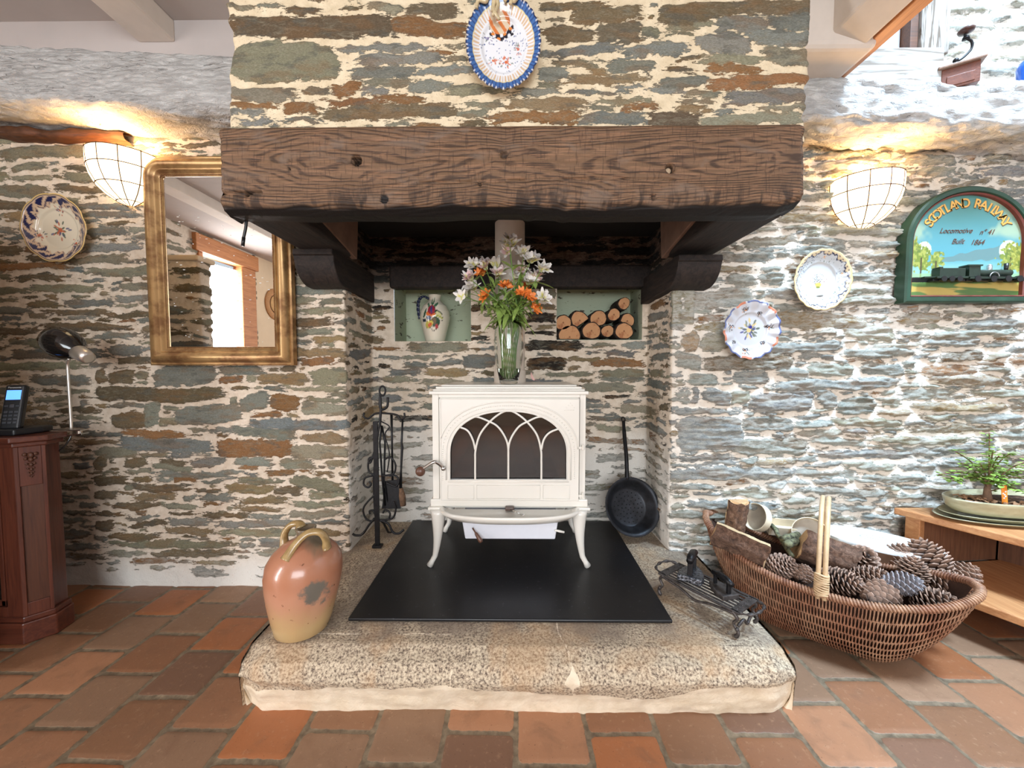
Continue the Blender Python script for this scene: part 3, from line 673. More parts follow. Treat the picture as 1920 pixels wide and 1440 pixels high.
# ================================================================ mantel: great oak beam on side beams and corbels
def mantel_material():
    t = NT('weathered_mantel_oak'); tc = t.n('ShaderNodeTexCoord')
    def oval(x0, z0, sx, sz):
        mp = t.n('ShaderNodeMapping'); mp.inputs['Location'].default_value = (-x0 * sx, 0, -z0 * sz); mp.inputs['Scale'].default_value = (sx, 0.4, sz)
        t.L.new(tc.outputs['Object'], mp.inputs[0]); L = t.n('ShaderNodeVectorMath', operation='LENGTH'); t.L.new(mp.outputs[0], L.inputs[0]); return L.outputs['Value']
    n0 = t.noise(2.2, 3, 0.5, t.coord((1.0, 1, 4)), 0.3)
    d = t.math('MINIMUM', oval(-0.50, 1.545, 0.17, 1.0), oval(0.52, 1.535, 0.13, 1.0))
    ph = t.math('ADD', t.math('MULTIPLY', d, 760.0), t.math('MULTIPLY', n0, 74.0))
    ring = t.math('ADD', t.math('MULTIPLY', t.math('SINE', ph), 0.5), 0.5)
    ring = t.math('POWER', ring, 1.6)
    fib = t.noise(5, 5, 0.7, t.coord((2.0, 30, 60)), 0.4); saw = t.noise(6, 3, 0.6, t.coord((26, 8, 3)), 0.2)
    blot = t.noise(5.5, 4, 0.6, t.coord((1.2, 1, 2.4)), 0.5)
    c = t.mix(t.step(ring, 0.15, 0.9), srgb(112, 86, 64), srgb(70, 52, 39))
    c = t.mix(t.math('MULTIPLY', t.step(fib, 0.50, 0.62), 0.75), c, srgb(150, 112, 84))
    c = t.mix(t.math('MULTIPLY', t.step(saw, 0.55, 0.66), 0.45), c, srgb(52, 36, 30))
    c = t.mix(t.math('MULTIPLY', t.step(blot, 0.54, 0.68), 0.6), c, srgb(122, 104, 90))
    sepz = t.n('ShaderNodeSeparateXYZ'); t.L.new(tc.outputs['Object'], sepz.inputs[0])
    scorch = t.math('MULTIPLY', t.step(t.math('ADD', sepz.outputs['Z'], t.math('MULTIPLY', saw, 0.09)), 1.52, 1.47), t.step(t.noise(7, 3, 0.6, t.coord((3.4, 1, 1.0)), 0.3), 0.50, 0.62))
    c = t.mix(t.math('MULTIPLY', scorch, 0.75), c, srgb(34, 26, 23))
    c = t.mix(t.attr('soot'), c, srgb(22, 17, 15))
    t.base(c); t.set(Roughness=0.62, Specular_IOR_Level=0.35)
    t.bump(t.math('ADD', t.math('MULTIPLY', ring, -0.5), t.math('ADD', t.math('MULTIPLY', fib, 0.6), t.math('MULTIPLY', saw, 0.5))), 0.5, 0.004)
    return t.m
M_MANTEL = mantel_material()
M_SOOTWOOD = NT('soot_blackened_oak'); v = M_SOOTWOOD.coord((14, 2, 14)); n = M_SOOTWOOD.noise(4, 5, 0.65, v, 0.8)
M_SOOTWOOD.base(M_SOOTWOOD.ramp(n, [(0.35, srgb(20, 15, 13)), (0.66, srgb(50, 38, 32))])); M_SOOTWOOD.set(Roughness=0.75); M_SOOTWOOD.bump(n, 0.5, 0.006); M_SOOTWOOD = M_SOOTWOOD.m
mantel = thing('fireplace_mantel', 'massive dark weathered oak mantel beam on side beams and corbels', 'mantel', (0, 1.2, 1.41))
MX0, MX1 = -0.843, 0.808
MZ0, MZ1 = 1.416, 1.643
pf = [(1.195, MZ1), (1.122, MZ1 - 0.002), (1.114, MZ1 - 0.012), (1.112, 1.50), (1.112, MZ0 + 0.012), (1.126, MZ0 - 0.004), (1.15, MZ0 - 0.014), (1.195, MZ0 - 0.014), (1.195, MZ1)]
pl = [0.0]
for a, b in zip(pf[:-1], pf[1:]): pl.append(pl[-1] + math.dist(a, b))
ms = np.arange(0, pl[-1], 0.0035); myy, mzz = np.interp(ms, pl, [p[0] for p in pf]), np.interp(ms, pl, [p[1] for p in pf])
mxs = np.concatenate([[MX0] * 2, np.arange(MX0, MX1, 0.0038), [MX1] * 2])
QX, QS = np.meshgrid(mxs, ms, indexing='ij'); QY, QZ = np.interp(QS, ms, myy), np.interp(QS, ms, mzz)
fr = (QY < 1.13)
end = np.minimum(QX - MX0, MX1 - QX)
h = 0.006 * fbm(QX * 3, QZ * 9, 3, 120) + 0.0025 * fbm(QX * 6, QZ * 90, 3, 122)
# adze dents along the lower middle, cracks, bored holes
dent = np.maximum(0, np.sin(QX * 55 + 3 * vn(QZ * 9, QX * 3, 125))) ** 2 * sstep(-QZ, -1.53, -1.48) * sstep(-np.abs(QX - 0.02), -0.30, -0.16) * np.clip(0.4 + 1.6 * vn(QX * 9, QZ * 4, 126), 0, 1.2)
h -= 0.006 * dent
crack1 = np.abs(QZ - (1.487 + 0.004 * np.sin(QX * 7) + 0.004 * vn(QX * 30, 0 * QX, 127))); h -= 0.012 * sstep(-crack1, -0.0035, -0.0008) * ((QX > -0.28) & (QX < 0.45))
crack2 = np.abs(QZ - (1.456 + 0.05 * (QX - MX0) * 0.4 + 0.006 * vn(QX * 40, 0 * QX, 128))); h -= 0.016 * sstep(-crack2, -0.006, -0.001) * (QX < MX0 + 0.12)
holes = [(P(668, 300, 1.112), 0.0135, 0.05), (P(1258, 315, 1.112), 0.0125, 0.022), (P(945, 290, 1.112), 0.010, 0.010), (P(541, 300, 1.112), 0.0035, 0.010), (P(541, 316, 1.112), 0.0035, 0.010), (P(462, 362, 1.112), 0.008, 0.016), (P(900, 345, 1.112), 0.006, 0.007), (P(1226, 370, 1.112), 0.008, 0.006), (P(720, 373, 1.112), 0.012, 0.005)]
holedark = np.zeros_like(QX)
for p_, r_, dp in holes:
    dd = np.hypot(QX - p_.x, (QZ - p_.z)) ; inside = sstep(-dd, -r_ * 1.12, -r_ * 0.88) * fr
    h -= dp * inside; holedark = np.maximum(holedark, inside)
h -= 0.02 * sstep(-end, -0.012, 0.0) * (0.6 + fbm(QZ * 30, QS * 8, 2, 130)) * 0.5
soot_and_holes = np.clip(sstep(QY + 0.01 * fbm(QX * 14, QS * 14, 2, 131), 1.116, 1.124) * (QZ < 1.45) + holedark * (np.abs(QX - P(668, 300, 1.112).x) < 0.1) + 0.6 * holedark, 0, 1)  # soot under the beam, plus darker insides of the bored holes
cap = np.zeros(len(mxs)); cap[0] = cap[-1] = 1
cyc, czc = 1.155, 1.52
YY2 = QY - h * (fr | (QZ < 1.45)); ZZ2 = QZ + np.where(QZ < MZ0, h, 0)
ZZ2 = ZZ2 - (QX > MX1 - 0.06) * (QZ < 1.45) * (QX - MX1 + 0.06) * -0.3
YY2 = YY2 * (1 - cap[:, None]) + cap[:, None] * cyc; ZZ2 = ZZ2 * (1 - cap[:, None]) + cap[:, None] * czc
beam = sheet('front_beam', QX - mantel.location.x, YY2 - mantel.location.y, ZZ2 - mantel.location.z, M_MANTEL, floats={'soot': soot_and_holes}, parent=mantel)
for s_ in (0,): pass
# the wood pattern is laid out in world metres
mp_off = mantel.location
for nd in M_MANTEL.node_tree.nodes:
    if nd.type == 'MAPPING' and abs(nd.inputs['Location'].default_value[2]) > 0.5:
        sc_ = nd.inputs['Scale'].default_value; l_ = nd.inputs['Location'].default_value
        nd.inputs['Location'].default_value = (l_[0] + mp_off.x * sc_[0], 0, l_[2] + mp_off.z * sc_[2])
for nd in M_MANTEL.node_tree.nodes:
    if nd.type == 'MAP_RANGE' and abs(nd.inputs[1].default_value - 1.52) < 1e-4:
        nd.inputs[1].default_value = 1.535 - mp_off.z; nd.inputs[2].default_value = 1.475 - mp_off.z
M_STUB = plain('oak_peg', (196, 170, 140), 0.8)
obj('peg', cyl((P(1258, 315, 1.112).x - 0.003, 1.125, P(1258, 315, 1.112).z - 0.002), (P(1258, 315, 1.112).x - 0.003, 1.16, P(1258, 315, 1.112).z - 0.002), 0.008, n=10), M_STUB, mantel, label='pale peg in the right bored hole')
for sx, xo, xi in ((-1, -0.835, -0.665), (1, 0.800, 0.612)):
    x0, x1 = min(xo, xi), max(xo, xi)
    obj('side_beam', box(x0, x1, 1.18, 1.63, MZ0 - 0.006, MZ1 - 0.01), M_SOOTWOOD, mantel, smooth=False, bevel=0.012, seg=3, label='soot blackened side beam')
# corbels
def corbel(x0, x1, yf, zt, zb, yb):
    n = 12; pr = [(yb, zt), (yf, zt), (yf - 0.004, zt - 0.022), (yf + 0.006, zt - 0.026)]
    for i in range(n + 1):
        a = i / n * math.pi / 2
        pr.append((yf + 0.006 + (1.60 - yf) * (1 - math.cos(a)) * 0.9, zt - 0.026 - (zt - 0.026 - zb) * math.sin(a) ** 1.1))
    pr += [(yb, zb - 0.01)]
    return prism(pr, x0, x1, 'x')
obj('corbel', corbel(-0.855, -0.70, 1.485, 1.412, 1.285, 1.93), M_SOOTWOOD, mantel, smooth=False, bevel=0.008, seg=3, label='left rounded corbel')
obj('corbel', corbel(0.618, 0.785, 1.485, 1.385, 1.275, 1.93), M_SOOTWOOD, mantel, smooth=False, bevel=0.008, seg=3, label='right rounded corbel')
obj('wall_lintel', box(-0.618, 0.70, 1.888, 1.955, 1.342, 1.452), M_SOOTWOOD, mantel, smooth=False, bevel=0.012, seg=3, label='charred lintel over the niches')
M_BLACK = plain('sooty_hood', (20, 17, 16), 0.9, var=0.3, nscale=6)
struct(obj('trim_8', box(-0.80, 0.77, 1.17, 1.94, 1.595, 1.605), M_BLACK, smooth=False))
for x0, x1 in ((-0.685, -0.66), (0.60, 0.625)):
    struct(obj('trim_9' if x0 < 0 else 'trim_10', prism([(1.25, 1.60), (1.25, 1.47), (1.62, 1.405), (1.64, 1.60)], x0, x1, 'x'), plain('hood_side_plaster', (120, 92, 76), 0.9, var=0.25, nscale=9), smooth=False, bevel=0.004))

# ================================================================ slate hearth plate and the stove
M_SLATE = NT('black_slate'); n = M_SLATE.noise(6, 5, 0.6, M_SLATE.coord()); n2 = M_SLATE.noise(80, 3, 0.6, M_SLATE.coord())
M_SLATE.base(M_SLATE.mix(M_SLATE.step(n2, 0.66, 0.70), srgb(22, 22, 25), srgb(58, 58, 62))); M_SLATE.put(M_SLATE.b.inputs['Roughness'], M_SLATE.math('ADD', 0.30, M_SLATE.math('MULTIPLY', n, 0.2))); M_SLATE.bump(n, 0.12, 0.004); M_SLATE = M_SLATE.m
ZP = HT + 0.011
plv = [PZ(650, 1167, ZP), PZ(1253, 1163, ZP)]
pla = obj('slate_plate', box(-0.520, 0.483, 1.150, 1.905, HT + 0.001, ZP), M_SLATE, smooth=False, bevel=0.003)
tag(pla, 'flat black slate hearth plate under the cream stove', 'hearth plate')

M_ENAMEL = NT('cream_enamel'); n = M_ENAMEL.noise(120, 3, 0.6, M_ENAMEL.coord())
M_ENAMEL.base(M_ENAMEL.mix(M_ENAMEL.step(M_ENAMEL.noise(3, 3, 0.5, M_ENAMEL.coord()), 0.4, 0.7), srgb(224, 219, 209), srgb(232, 228, 219))); M_ENAMEL.set(Roughness=0.28, Coat_Weight=0.35); M_ENAMEL.bump(n, 0.10, 0.001); M_ENAMEL = M_ENAMEL.m
M_ENAMEL2 = plain('cream_flue_enamel', (214, 200, 184), 0.4, var=0.03, bump=0.02)
M_SGLASS = NT('smoked_stove_glass').set(Base_Color=srgb(30, 25, 23), Roughness=0.07, Specular_IOR_Level=0.8, Coat_Weight=0.4).m
M_CHROME = NT('polished_metal').set(Base_Color=(0.62, 0.60, 0.57, 1), Metallic=1.0, Roughness=0.22).m
M_KNOB = wood('brown_knob_wood', (112, 78, 62), (78, 50, 40), 2, 'z', 0.35)
M_IRON = NT('black_wrought_iron'); n = M_IRON.noise(90, 3, 0.6, M_IRON.coord()); M_IRON.base(M_IRON.ramp(n, [(0.3, srgb(16, 16, 18)), (0.7, srgb(34, 34, 37))])); M_IRON.set(Roughness=0.42, Metallic=0.4); M_IRON.bump(n, 0.3, 0.001); M_IRON = M_IRON.m

stove = thing('wood_stove', 'cream enamelled cast iron wood stove with gothic arched glass door', 'stove', (-0.03, 1.62, ZP))
SD = 1.50
def S(cx_, cy_, d=SD): return P(760 + cx_ / 3.6925, 690 + cy_ / 3.6925, d)
def zat(py, d=SD): return P(960, py, d).z
xL, xR = P(812, 840, SD).x, P(1097, 840, SD).x
zb, zt = zat(941), zat(738)
xm = (xL + xR) / 2
obj('body', join(box(xL, xR, SD + 0.006, 1.80, zb, zt)), M_ENAMEL, stove, smooth=False, bevel=0.004, seg=3)
crown = []
wL, wR = P(804, 735, 1.475).x, P(1104, 735, 1.475).x
for k, (ins, z0, z1) in enumerate(((0.0, zt - 0.002, zt + 0.011), (0.012, zt + 0.011, zt + 0.018), (0.022, zt + 0.018, zt + 0.027), (0.040, zt + 0.027, zt + 0.0335))):
    crown.append(box(wL + ins, wR - ins, 1.475 + ins, 1.845 - ins, z0, z1))
for k, c_ in enumerate(crown): pass
tp = obj('top_plate', join(*crown), M_ENAMEL, stove, smooth=False, bevel=0.003, seg=3)
ZTOP = zt + 0.0335
# front frame around the door
fz0, fz1 = zat(939), zat(742)
fx = lambda px: P(px, 840, SD).x
obj('front_frame', join(box(xL, fx(824), SD - 0.010, SD + 0.01, zb, zt), box(fx(1086), xR, SD - 0.010, SD + 0.01, zb, zt), box(fx(824), fx(1086), SD - 0.010, SD + 0.01, zat(745), zt), box(fx(826), fx(1084), SD - 0.005, SD + 0.01, zat(748), zat(745))), M_ENAMEL, stove, smooth=False, bevel=0.002)
# the door: a cast plate with an arched opening
door = thing('door', '', '', (0, 0, 0)); del door['label'], door['category']
door.parent = stove; door.location = (0, 0, 0)
arch_px = []
acx, asp, aw, ah = 714.0, 585.0, 400.0, 290.0
NA = 48
for i in range(NA + 1):
    a = math.pi * i / NA
    ex = 2.25
    ca, sa = math.cos(a), math.sin(a)
    arch_px.append((acx - aw * math.copysign(abs(ca) ** (2 / ex), ca), asp - ah * abs(sa) ** (2 / ex)))
inner_px = [(314, 765)] + arch_px + [(1114, 765)] + [(1114 - 100 * k, 765) for k in range(1, 8)]
dx0, dx1, dz0, dz1 = fx(826), fx(1084), zat(940), zat(748)
inn = [S(*p) for p in inner_px]
outp = []
cxm = (dx0 + dx1) / 2; czm = S(714, 560).z
for p in inn:
    v = Vector((p.x - cxm, 0, p.z - czm)); tt = 1e9
    if v.x > 1e-6: tt = min(tt, (dx1 - cxm) / v.x)
    if v.x < -1e-6: tt = min(tt, (dx0 - cxm) / v.x)
    if v.z > 1e-6: tt = min(tt, (dz1 - czm) / v.z)
    if v.z < -1e-6: tt = min(tt, (dz0 - czm) / v.z)
    outp.append(Vector((cxm + v.x * tt, 0, czm + v.z * tt)))
n = len(inn); DY0, DY1 = SD - 0.020, SD - 0.002
V = [(p.x, DY0, p.z) for p in inn] + [(p.x, DY0, p.z) for p in outp] + [(p.x, DY1, p.z) for p in inn] + [(p.x, DY1, p.z) for p in outp]
F = []
for i in range(n):
    j = (i + 1) % n
    F += [(i, j, n + j, n + i), (i, 2 * n + i, 2 * n + j, j), (n + i, n + j, 3 * n + j, 3 * n + i)]
cor = [(dx0, dz1), (dx1, dz1), (dx0, dz0), (dx1, dz0)]
for (x, z) in cor:
    # fill the corner wedges the radial strip leaves
    i = min(range(n), key=lambda k: (outp[k].x - x) ** 2 + (outp[k].z - z) ** 2)
    for k in (i - 1, i, i + 1):
        a, b = outp[k % n], outp[(k + 1) % n]
        if (abs(a.x - x) < 1e-5) != (abs(b.x - x) < 1e-5) or (abs(a.z - z) < 1e-5) != (abs(b.z - z) < 1e-5):
            q = len(V); V.append((x, DY0, z)); F.append((n + k % n, n + (k + 1) % n, q))
obj('door_plate', (V, F), M_ENAMEL, door, smooth=False)
# tracery and mouldings
def ptube(pts, r, flat=1.0, dep=0.0, n=8, sp=6):
    q = [S(*p) for p in (spline([(a, b, 0) for a, b in pts], sp) and [(v.x, v.y) for v in spline([(a, b, 0) for a, b in pts], sp)])]
    return tube([(p.x, DY0 - dep, p.z) for p in q], r, n)
tr_ = []
arcs = [[(487, 790), (487, 640), (490, 560), (520, 455), (590, 365), (660, 310), (714, 288)],
        [(940, 790), (940, 640), (937, 560), (908, 455), (838, 365), (768, 310), (714, 288)],
        [(487, 560), (470, 490), (430, 425), (352, 398)],
        [(940, 560), (957, 490), (1000, 440), (1085, 408)],
        [(714, 790), (714, 640), (712, 540), (690, 470), (640, 400), (580, 365), (500, 335), (440, 345)],
        [(714, 790), (714, 640), (716, 540), (738, 470), (788, 400), (850, 365), (920, 335), (990, 340)]]
for a in arcs: tr_.append(ptube(a, 0.0042, dep=-0.004))
tr_.append(ptube([(300, 778), (1128, 778)], 0.004, dep=-0.003, sp=2))
obj('tracery', join(*tr_), M_ENAMEL, door)
ml = []
ml.append(tube([(S(*p).x, DY0, S(*p).z) for p in inner_px], 0.0028, 6, closed=True))
sc2 = [(acx + (x - acx) * 1.06, asp + (y - asp) * 1.05 if y < asp else y) for x, y in inner_px[:51]]
ml.append(tube([(S(*p).x, DY0, S(*p).z) for p in sc2], 0.0034, 6))
big_ = [(acx + (x - acx) * 1.19, asp + (y - asp) * 1.22 if y < asp else y) for x, y in arch_px]
ml.append(tube([(S(*p).x, DY0, S(*p).z) for p in big_ if S(*p).x > dx0 + 0.004 and S(*p).x < dx1 - 0.004], 0.0034, 6))
rope = [(acx + (x - acx) * 1.125, asp + (y - asp) * 1.13 if y < asp else y) for x, y in inner_px[:51]]
rp = [S(*p) for p in rope]
for a, b in zip(rp[:-1], rp[1:]):
    k = max(1, int((b - a).length / 0.007))
    for q in range(k):
        p = a.lerp(b, q / k); ml.append(ball((p.x, DY0 - 0.0008, p.z), 0.0024, 6))
for rect in ((300, 800, 478, 893), (497, 800, 930, 893), (950, 800, 1130, 893), (250, 212, 1192, 905)):
    a, b = S(rect[0], rect[1]), S(rect[2], rect[3])
    ml.append(tube([(a.x, DY0, a.z), (b.x, DY0, a.z), (b.x, DY0, b.z), (a.x, DY0, b.z)], 0.0022, 5, closed=True))
# small cast mark with the maker's crest at the upper right
for dx_, dy_ in ((1110, 270), (1125, 255), (1138, 240), (1150, 255), (1165, 270)):
    p = S(dx_, dy_); ml.append(ball((p.x, DY0, p.z), 0.0016, 6))
for dx_ in range(1100, 1172, 12):
    p = S(dx_, 287); ml.append(box(p.x - 0.0011, p.x + 0.0011, DY0 - 0.001, DY0 + 0.001, p.z - 0.0022, p.z + 0.0022))
obj('moulding', join(*ml), M_ENAMEL, door)
gl_ = [S(*p) for p in inner_px]
obj('glass', ([(p.x, DY1 - 0.004, p.z) for p in gl_] , [tuple(range(len(gl_)))]), M_SGLASS, door, smooth=False)
# handle with wooden knob
a, b, c = S(268, 690, DY0), S(200, 652, DY0 - 0.022), S(118, 702, DY0 - 0.028)
dh = obj('handle', join(tube(spline([(a.x, DY0 - 0.006, a.z), (b.x + 0.012, DY0 - 0.020, b.z - 0.003), (b.x - 0.004, DY0 - 0.026, b.z), (c.x, DY0 - 0.029, c.z)], 6), [0.0066] * 19, 8), ball((a.x, DY0 - 0.010, a.z), 0.0105, 12), cyl((a.x, DY0 - 0.005, a.z), (a.x, DY0 + 0.01, a.z), 0.009, n=12)), M_CHROME, door, label='polished metal handle')
k_ = S(104, 716, DY0 - 0.03)
obj('knob', join(ball((k_.x, DY0 - 0.030, k_.z), 0.019, 20, (1, 0.8, 1))), M_KNOB, dh, label='round brown wooden knob')
for py in (836, 925):
    p = P(1091, py, SD)
    obj('hinge', join(cyl((p.x, DY0 - 0.006, p.z - 0.010), (p.x, DY0 - 0.006, p.z + 0.006), 0.0052, n=12), ball((p.x, DY0 - 0.006, p.z + 0.008), 0.0045, 8), box(p.x - 0.016, p.x, DY0 - 0.006, DY0, p.z - 0.007, p.z + 0.002)), M_ENAMEL, stove, smooth=False)
# base moulding, ash lip, legs
bx0, bx1 = P(802, 950, 1.47).x, P(1107, 950, 1.47).x
zl0, zl1 = zat(958, 1.47), zat(935, 1.49)
obj('base_moulding', join(box(bx0 + 0.008, bx1 - 0.008, 1.482, 1.82, zl0 + 0.012, zl1), box(bx0, fx(830), 1.468, 1.83, zl0, zl0 + 0.013), box(fx(1080), bx1, 1.468, 1.83, zl0, zl0 + 0.013), box(bx0, bx1, 1.50, 1.83, zl0, zl0 + 0.013)), M_ENAMEL, stove, smooth=False, bevel=0.004, seg=3)
lx0, lx1 = P(824, 965, 1.47).x, P(1087, 965, 1.47).x
lw = (lx1 - lx0) / 2; lc = (lx0 + lx1) / 2; ZL = zat(953, 1.47) 
def lipring(sc_, z, y0=1.485):
    return [(lc - lw * sc_ * math.copysign(abs(math.cos(t)) ** 0.8, math.cos(t)), y0 - (0.115 * sc_ if sc_ > 0 else 0) * math.sin(t) ** 0.8, z) for t in [math.pi * i / 40 for i in range(41)]]
rings = [lipring(0.0, ZL - 0.010), lipring(0.86, ZL - 0.010), lipring(0.93, ZL - 0.004), lipring(0.97, ZL + 0.002), lipring(1.0, ZL), lipring(1.01, ZL - 0.008), lipring(0.97, ZL - 0.016), lipring(0.9, ZL - 0.028), lipring(0.0, ZL - 0.03)]
V = [p for r_ in rings for p in r_]; F = []
for i in range(len(rings) - 1):
    for j in range(40): F.append((i * 41 + j, i * 41 + j + 1, (i + 1) * 41 + j + 1, (i + 1) * 41 + j))
obj('ash_lip', (V, F), M_ENAMEL, stove)
def leg(px_top, px_foot, y, sgn):
    t = P(px_top, 965, y); f = P(px_foot, 1058, y); zt_, zf = zl0 + 0.006, ZP + 0.004
    pts = []; rad = []
    for i in range(13):
        u = i / 12; z = zt_ + (zf - zt_) * u
        x = t.x + (f.x - t.x) * u + sgn * (0.010 * math.sin(math.pi * u * 0.9) - 0.012 * sstep(np.array(u), 0.82, 1.0)) 
        pts.append((x, y - 0.006 * math.sin(math.pi * u) - 0.006 * (u > 0.9), z)); rad.append(0.022 * (1 - u) ** 1.6 + 0.0095 + 0.004 * (u > 0.93))
    V, F = tube(pts, rad, 10)
    return V, F
yr = 1.78
obj('leg', leg(822, 811, 1.468, 1), M_ENAMEL, stove)
obj('leg', leg(1086, 1097, 1.468, -1), M_ENAMEL, stove)
rl = P(822, 965, 1.468).x
for s_, px in ((1, P(822, 965, 1.468).x), (-1, P(1086, 965, 1.468).x)):
    g = leg(822, 811, 1.468, 1) if s_ == 1 else leg(1086, 1097, 1.468, -1)
    obj('leg', mv(g, 0, yr - 1.468, 0), M_ENAMEL, stove)
# ash pan hanging below
ap0, ap1 = P(866, 990, 1.44).x, P(1047, 990, 1.44).x
azt, azb = ZL - 0.022, zat(1011, 1.44)
V = [(ap0, 1.43, azt), (ap1, 1.43, azt), (ap1, 1.74, azt), (ap0, 1.74, azt), (ap0 + 0.012, 1.44, azb), (ap1 - 0.012, 1.44, azb), (ap1 - 0.012, 1.73, azb), (ap0 + 0.012, 1.73, azb)]
obj('ash_pan', (V, [(0, 1, 2, 3), (4, 7, 6, 5), (0, 4, 5, 1), (1, 5, 6, 2), (2, 6, 7, 3), (3, 7, 4, 0)]), plain('white_pan_enamel', (226, 228, 236), 0.35, var=0.02), stove, smooth=False, bevel=0.004)
a, b = P(886, 990, 1.42), P(903, 1017, 1.40)
oh = obj('pan_handle', tube([a, a.lerp(b, 0.3), a.lerp(b, 0.4), b.lerp(a, 0.1), b], [0.003, 0.003, 0.006, 0.009, 0.005], 10), M_KNOB, stove, label='turned brown wooden pan handle')
a, b, c = P(957, 956, 1.455), P(968, 960, 1.43), P(981, 966, 1.43)
obj('air_lever', join(tube([a, b, c], [0.0025, 0.0025, 0.003], 8), ball(c, 0.0045, 8)), M_CHROME, stove, label='small metal air lever')
obj('latch_block', box(a.x - 0.020, a.x + 0.014, 1.455, 1.48, a.z - 0.006, a.z + 0.009), plain('brown_latch', (84, 66, 58), 0.4), stove, smooth=False, bevel=0.004)
a, b = P(1040, 994, 1.43), P(1058, 998, 1.43)
obj('catch', tube([a, a.lerp(b, 0.5), b], [0.004, 0.005, 0.004], 8), M_ENAMEL, stove)

# flue pipe
pc = -0.0265
fl = thing('flue_pipe', 'cream enamelled flue pipe rising behind the flower vase', 'flue pipe', (pc, 1.745, ZTOP))
obj('pipe', lathe([(0.0665, ZTOP + 0.055), (0.0665, 1.600)], 40, (pc, 1.745, 0)), M_ENAMEL2, fl, sharp=40)
obj('collar', lathe([(0.072, ZTOP - 0.002), (0.072, ZTOP + 0.05), (0.069, ZTOP + 0.056)], 40, (pc, 1.745, 0)), M_ENAMEL2, fl, sharp=40)

# ================================================================ on the walls
M_GOLD = NT('old_gilding'); n = M_GOLD.noise(14, 4, 0.6, M_GOLD.coord()); n2 = M_GOLD.noise(120, 3, 0.6, M_GOLD.coord())
M_GOLD.base(M_GOLD.mix(M_GOLD.step(n, 0.42, 0.65), srgb(184, 148, 100), srgb(134, 98, 64))); M_GOLD.set(Metallic=0.55, Roughness=0.36); M_GOLD.bump(n2, 0.15, 0.001); M_GOLD = M_GOLD.m
M_MIRROR = NT('mirror_silvering').set(Base_Color=(0.80, 0.79, 0.77, 1), Metallic=1.0, Roughness=0.012).m
M_SPECK = plain('silvering_specks', (236, 236, 232), 0.5, bump=0)
MY = 1.585
mx0, mx1 = -1.510, -0.916; mz0, mz1 = 0.965, 1.806
mir = thing('wall_mirror', 'tall gilt framed wall mirror with rounded upper corners, partly behind the mantel', 'mirror', ((mx0 + mx1) / 2, MY, mz0))
def mirror_path(ins, rad):
    x0, x1, z0, z1 = mx0 + ins, mx1 - ins, mz0 + ins, mz1 - ins; r = max(rad - ins, 0.012); out = [(x0, z0), (x1, z0)]
    for k in range(13):
        a = math.pi / 2 * k / 12; out.append((x1 - r + r * math.cos(a), z1 - r + r * math.sin(a)))
    for k in range(13):
        a = math.pi / 2 + math.pi / 2 * k / 12; out.append((x0 + r + r * math.cos(a), z1 - r + r * math.sin(a)))
    return out
def ring_frame(fn, levels, close=True):
    rings = [[(x, y, z) for x, z in fn(ins)] for ins, y in levels]; m = len(rings[0])
    V = [p for r_ in rings for p in r_]; F = []
    for i in range(len(rings) - 1):
        for j in range(m): F.append((i * m + j, i * m + (j + 1) % m, (i + 1) * m + (j + 1) % m, (i + 1) * m + j))
    return V, F
mprof = [(0.0, MY + 0.02), (0.0, MY - 0.006), (0.006, MY - 0.010), (0.010, MY - 0.008), (0.014, MY - 0.018), (0.022, MY - 0.027), (0.034, MY - 0.030), (0.044, MY - 0.024), (0.050, MY - 0.015), (0.053, MY - 0.014), (0.056, MY - 0.019), (0.060, MY - 0.017), (0.064, MY - 0.008), (0.076, MY - 0.004), (0.078, MY + 0.006)]
obj('frame', ring_frame(lambda i: mirror_path(i, 0.085), mprof), M_GOLD, mir, sharp=50)
bp_ = mirror_path(0.073, 0.085); beads = []
loop = bp_ + [bp_[0]]
for a, b in zip(loop[:-1], loop[1:]):
    L = math.dist(a, b); k = max(1, int(round(L / 0.0062)))
    for q in range(k): beads.append(ball((a[0] + (b[0] - a[0]) * q / k, MY - 0.006, a[1] + (b[1] - a[1]) * q / k), 0.0027, 6))
obj('bead_trim', join(*beads), plain('dark_gilt_beads', (128, 88, 54), 0.4, 0.5), mir)
gp = mirror_path(0.076, 0.085)
V = [(x, MY + 0.001, z) for x, z in gp]
obj('mirror_glass', (V, [tuple(range(len(V)))]), M_MIRROR, mir, smooth=False)
sp = []
rs = random.Random(4)
for _ in range(90):
    x, z = rs.uniform(mx0 + 0.10, mx1 - 0.10), rs.uniform(mz0 + 0.09, mz0 + 0.62); r = rs.choice([0.0011, 0.0014, 0.002])
    for k in range(rs.choice([1, 2, 2])): sp.append(cyl((x + k * 0.0045, MY + 0.0002, z), (x + k * 0.0045, MY + 0.0009, z), r, n=6))
obj('worn_silvering', join(*sp), M_SPECK, mir, smooth=False)['kind'] = 'stuff'

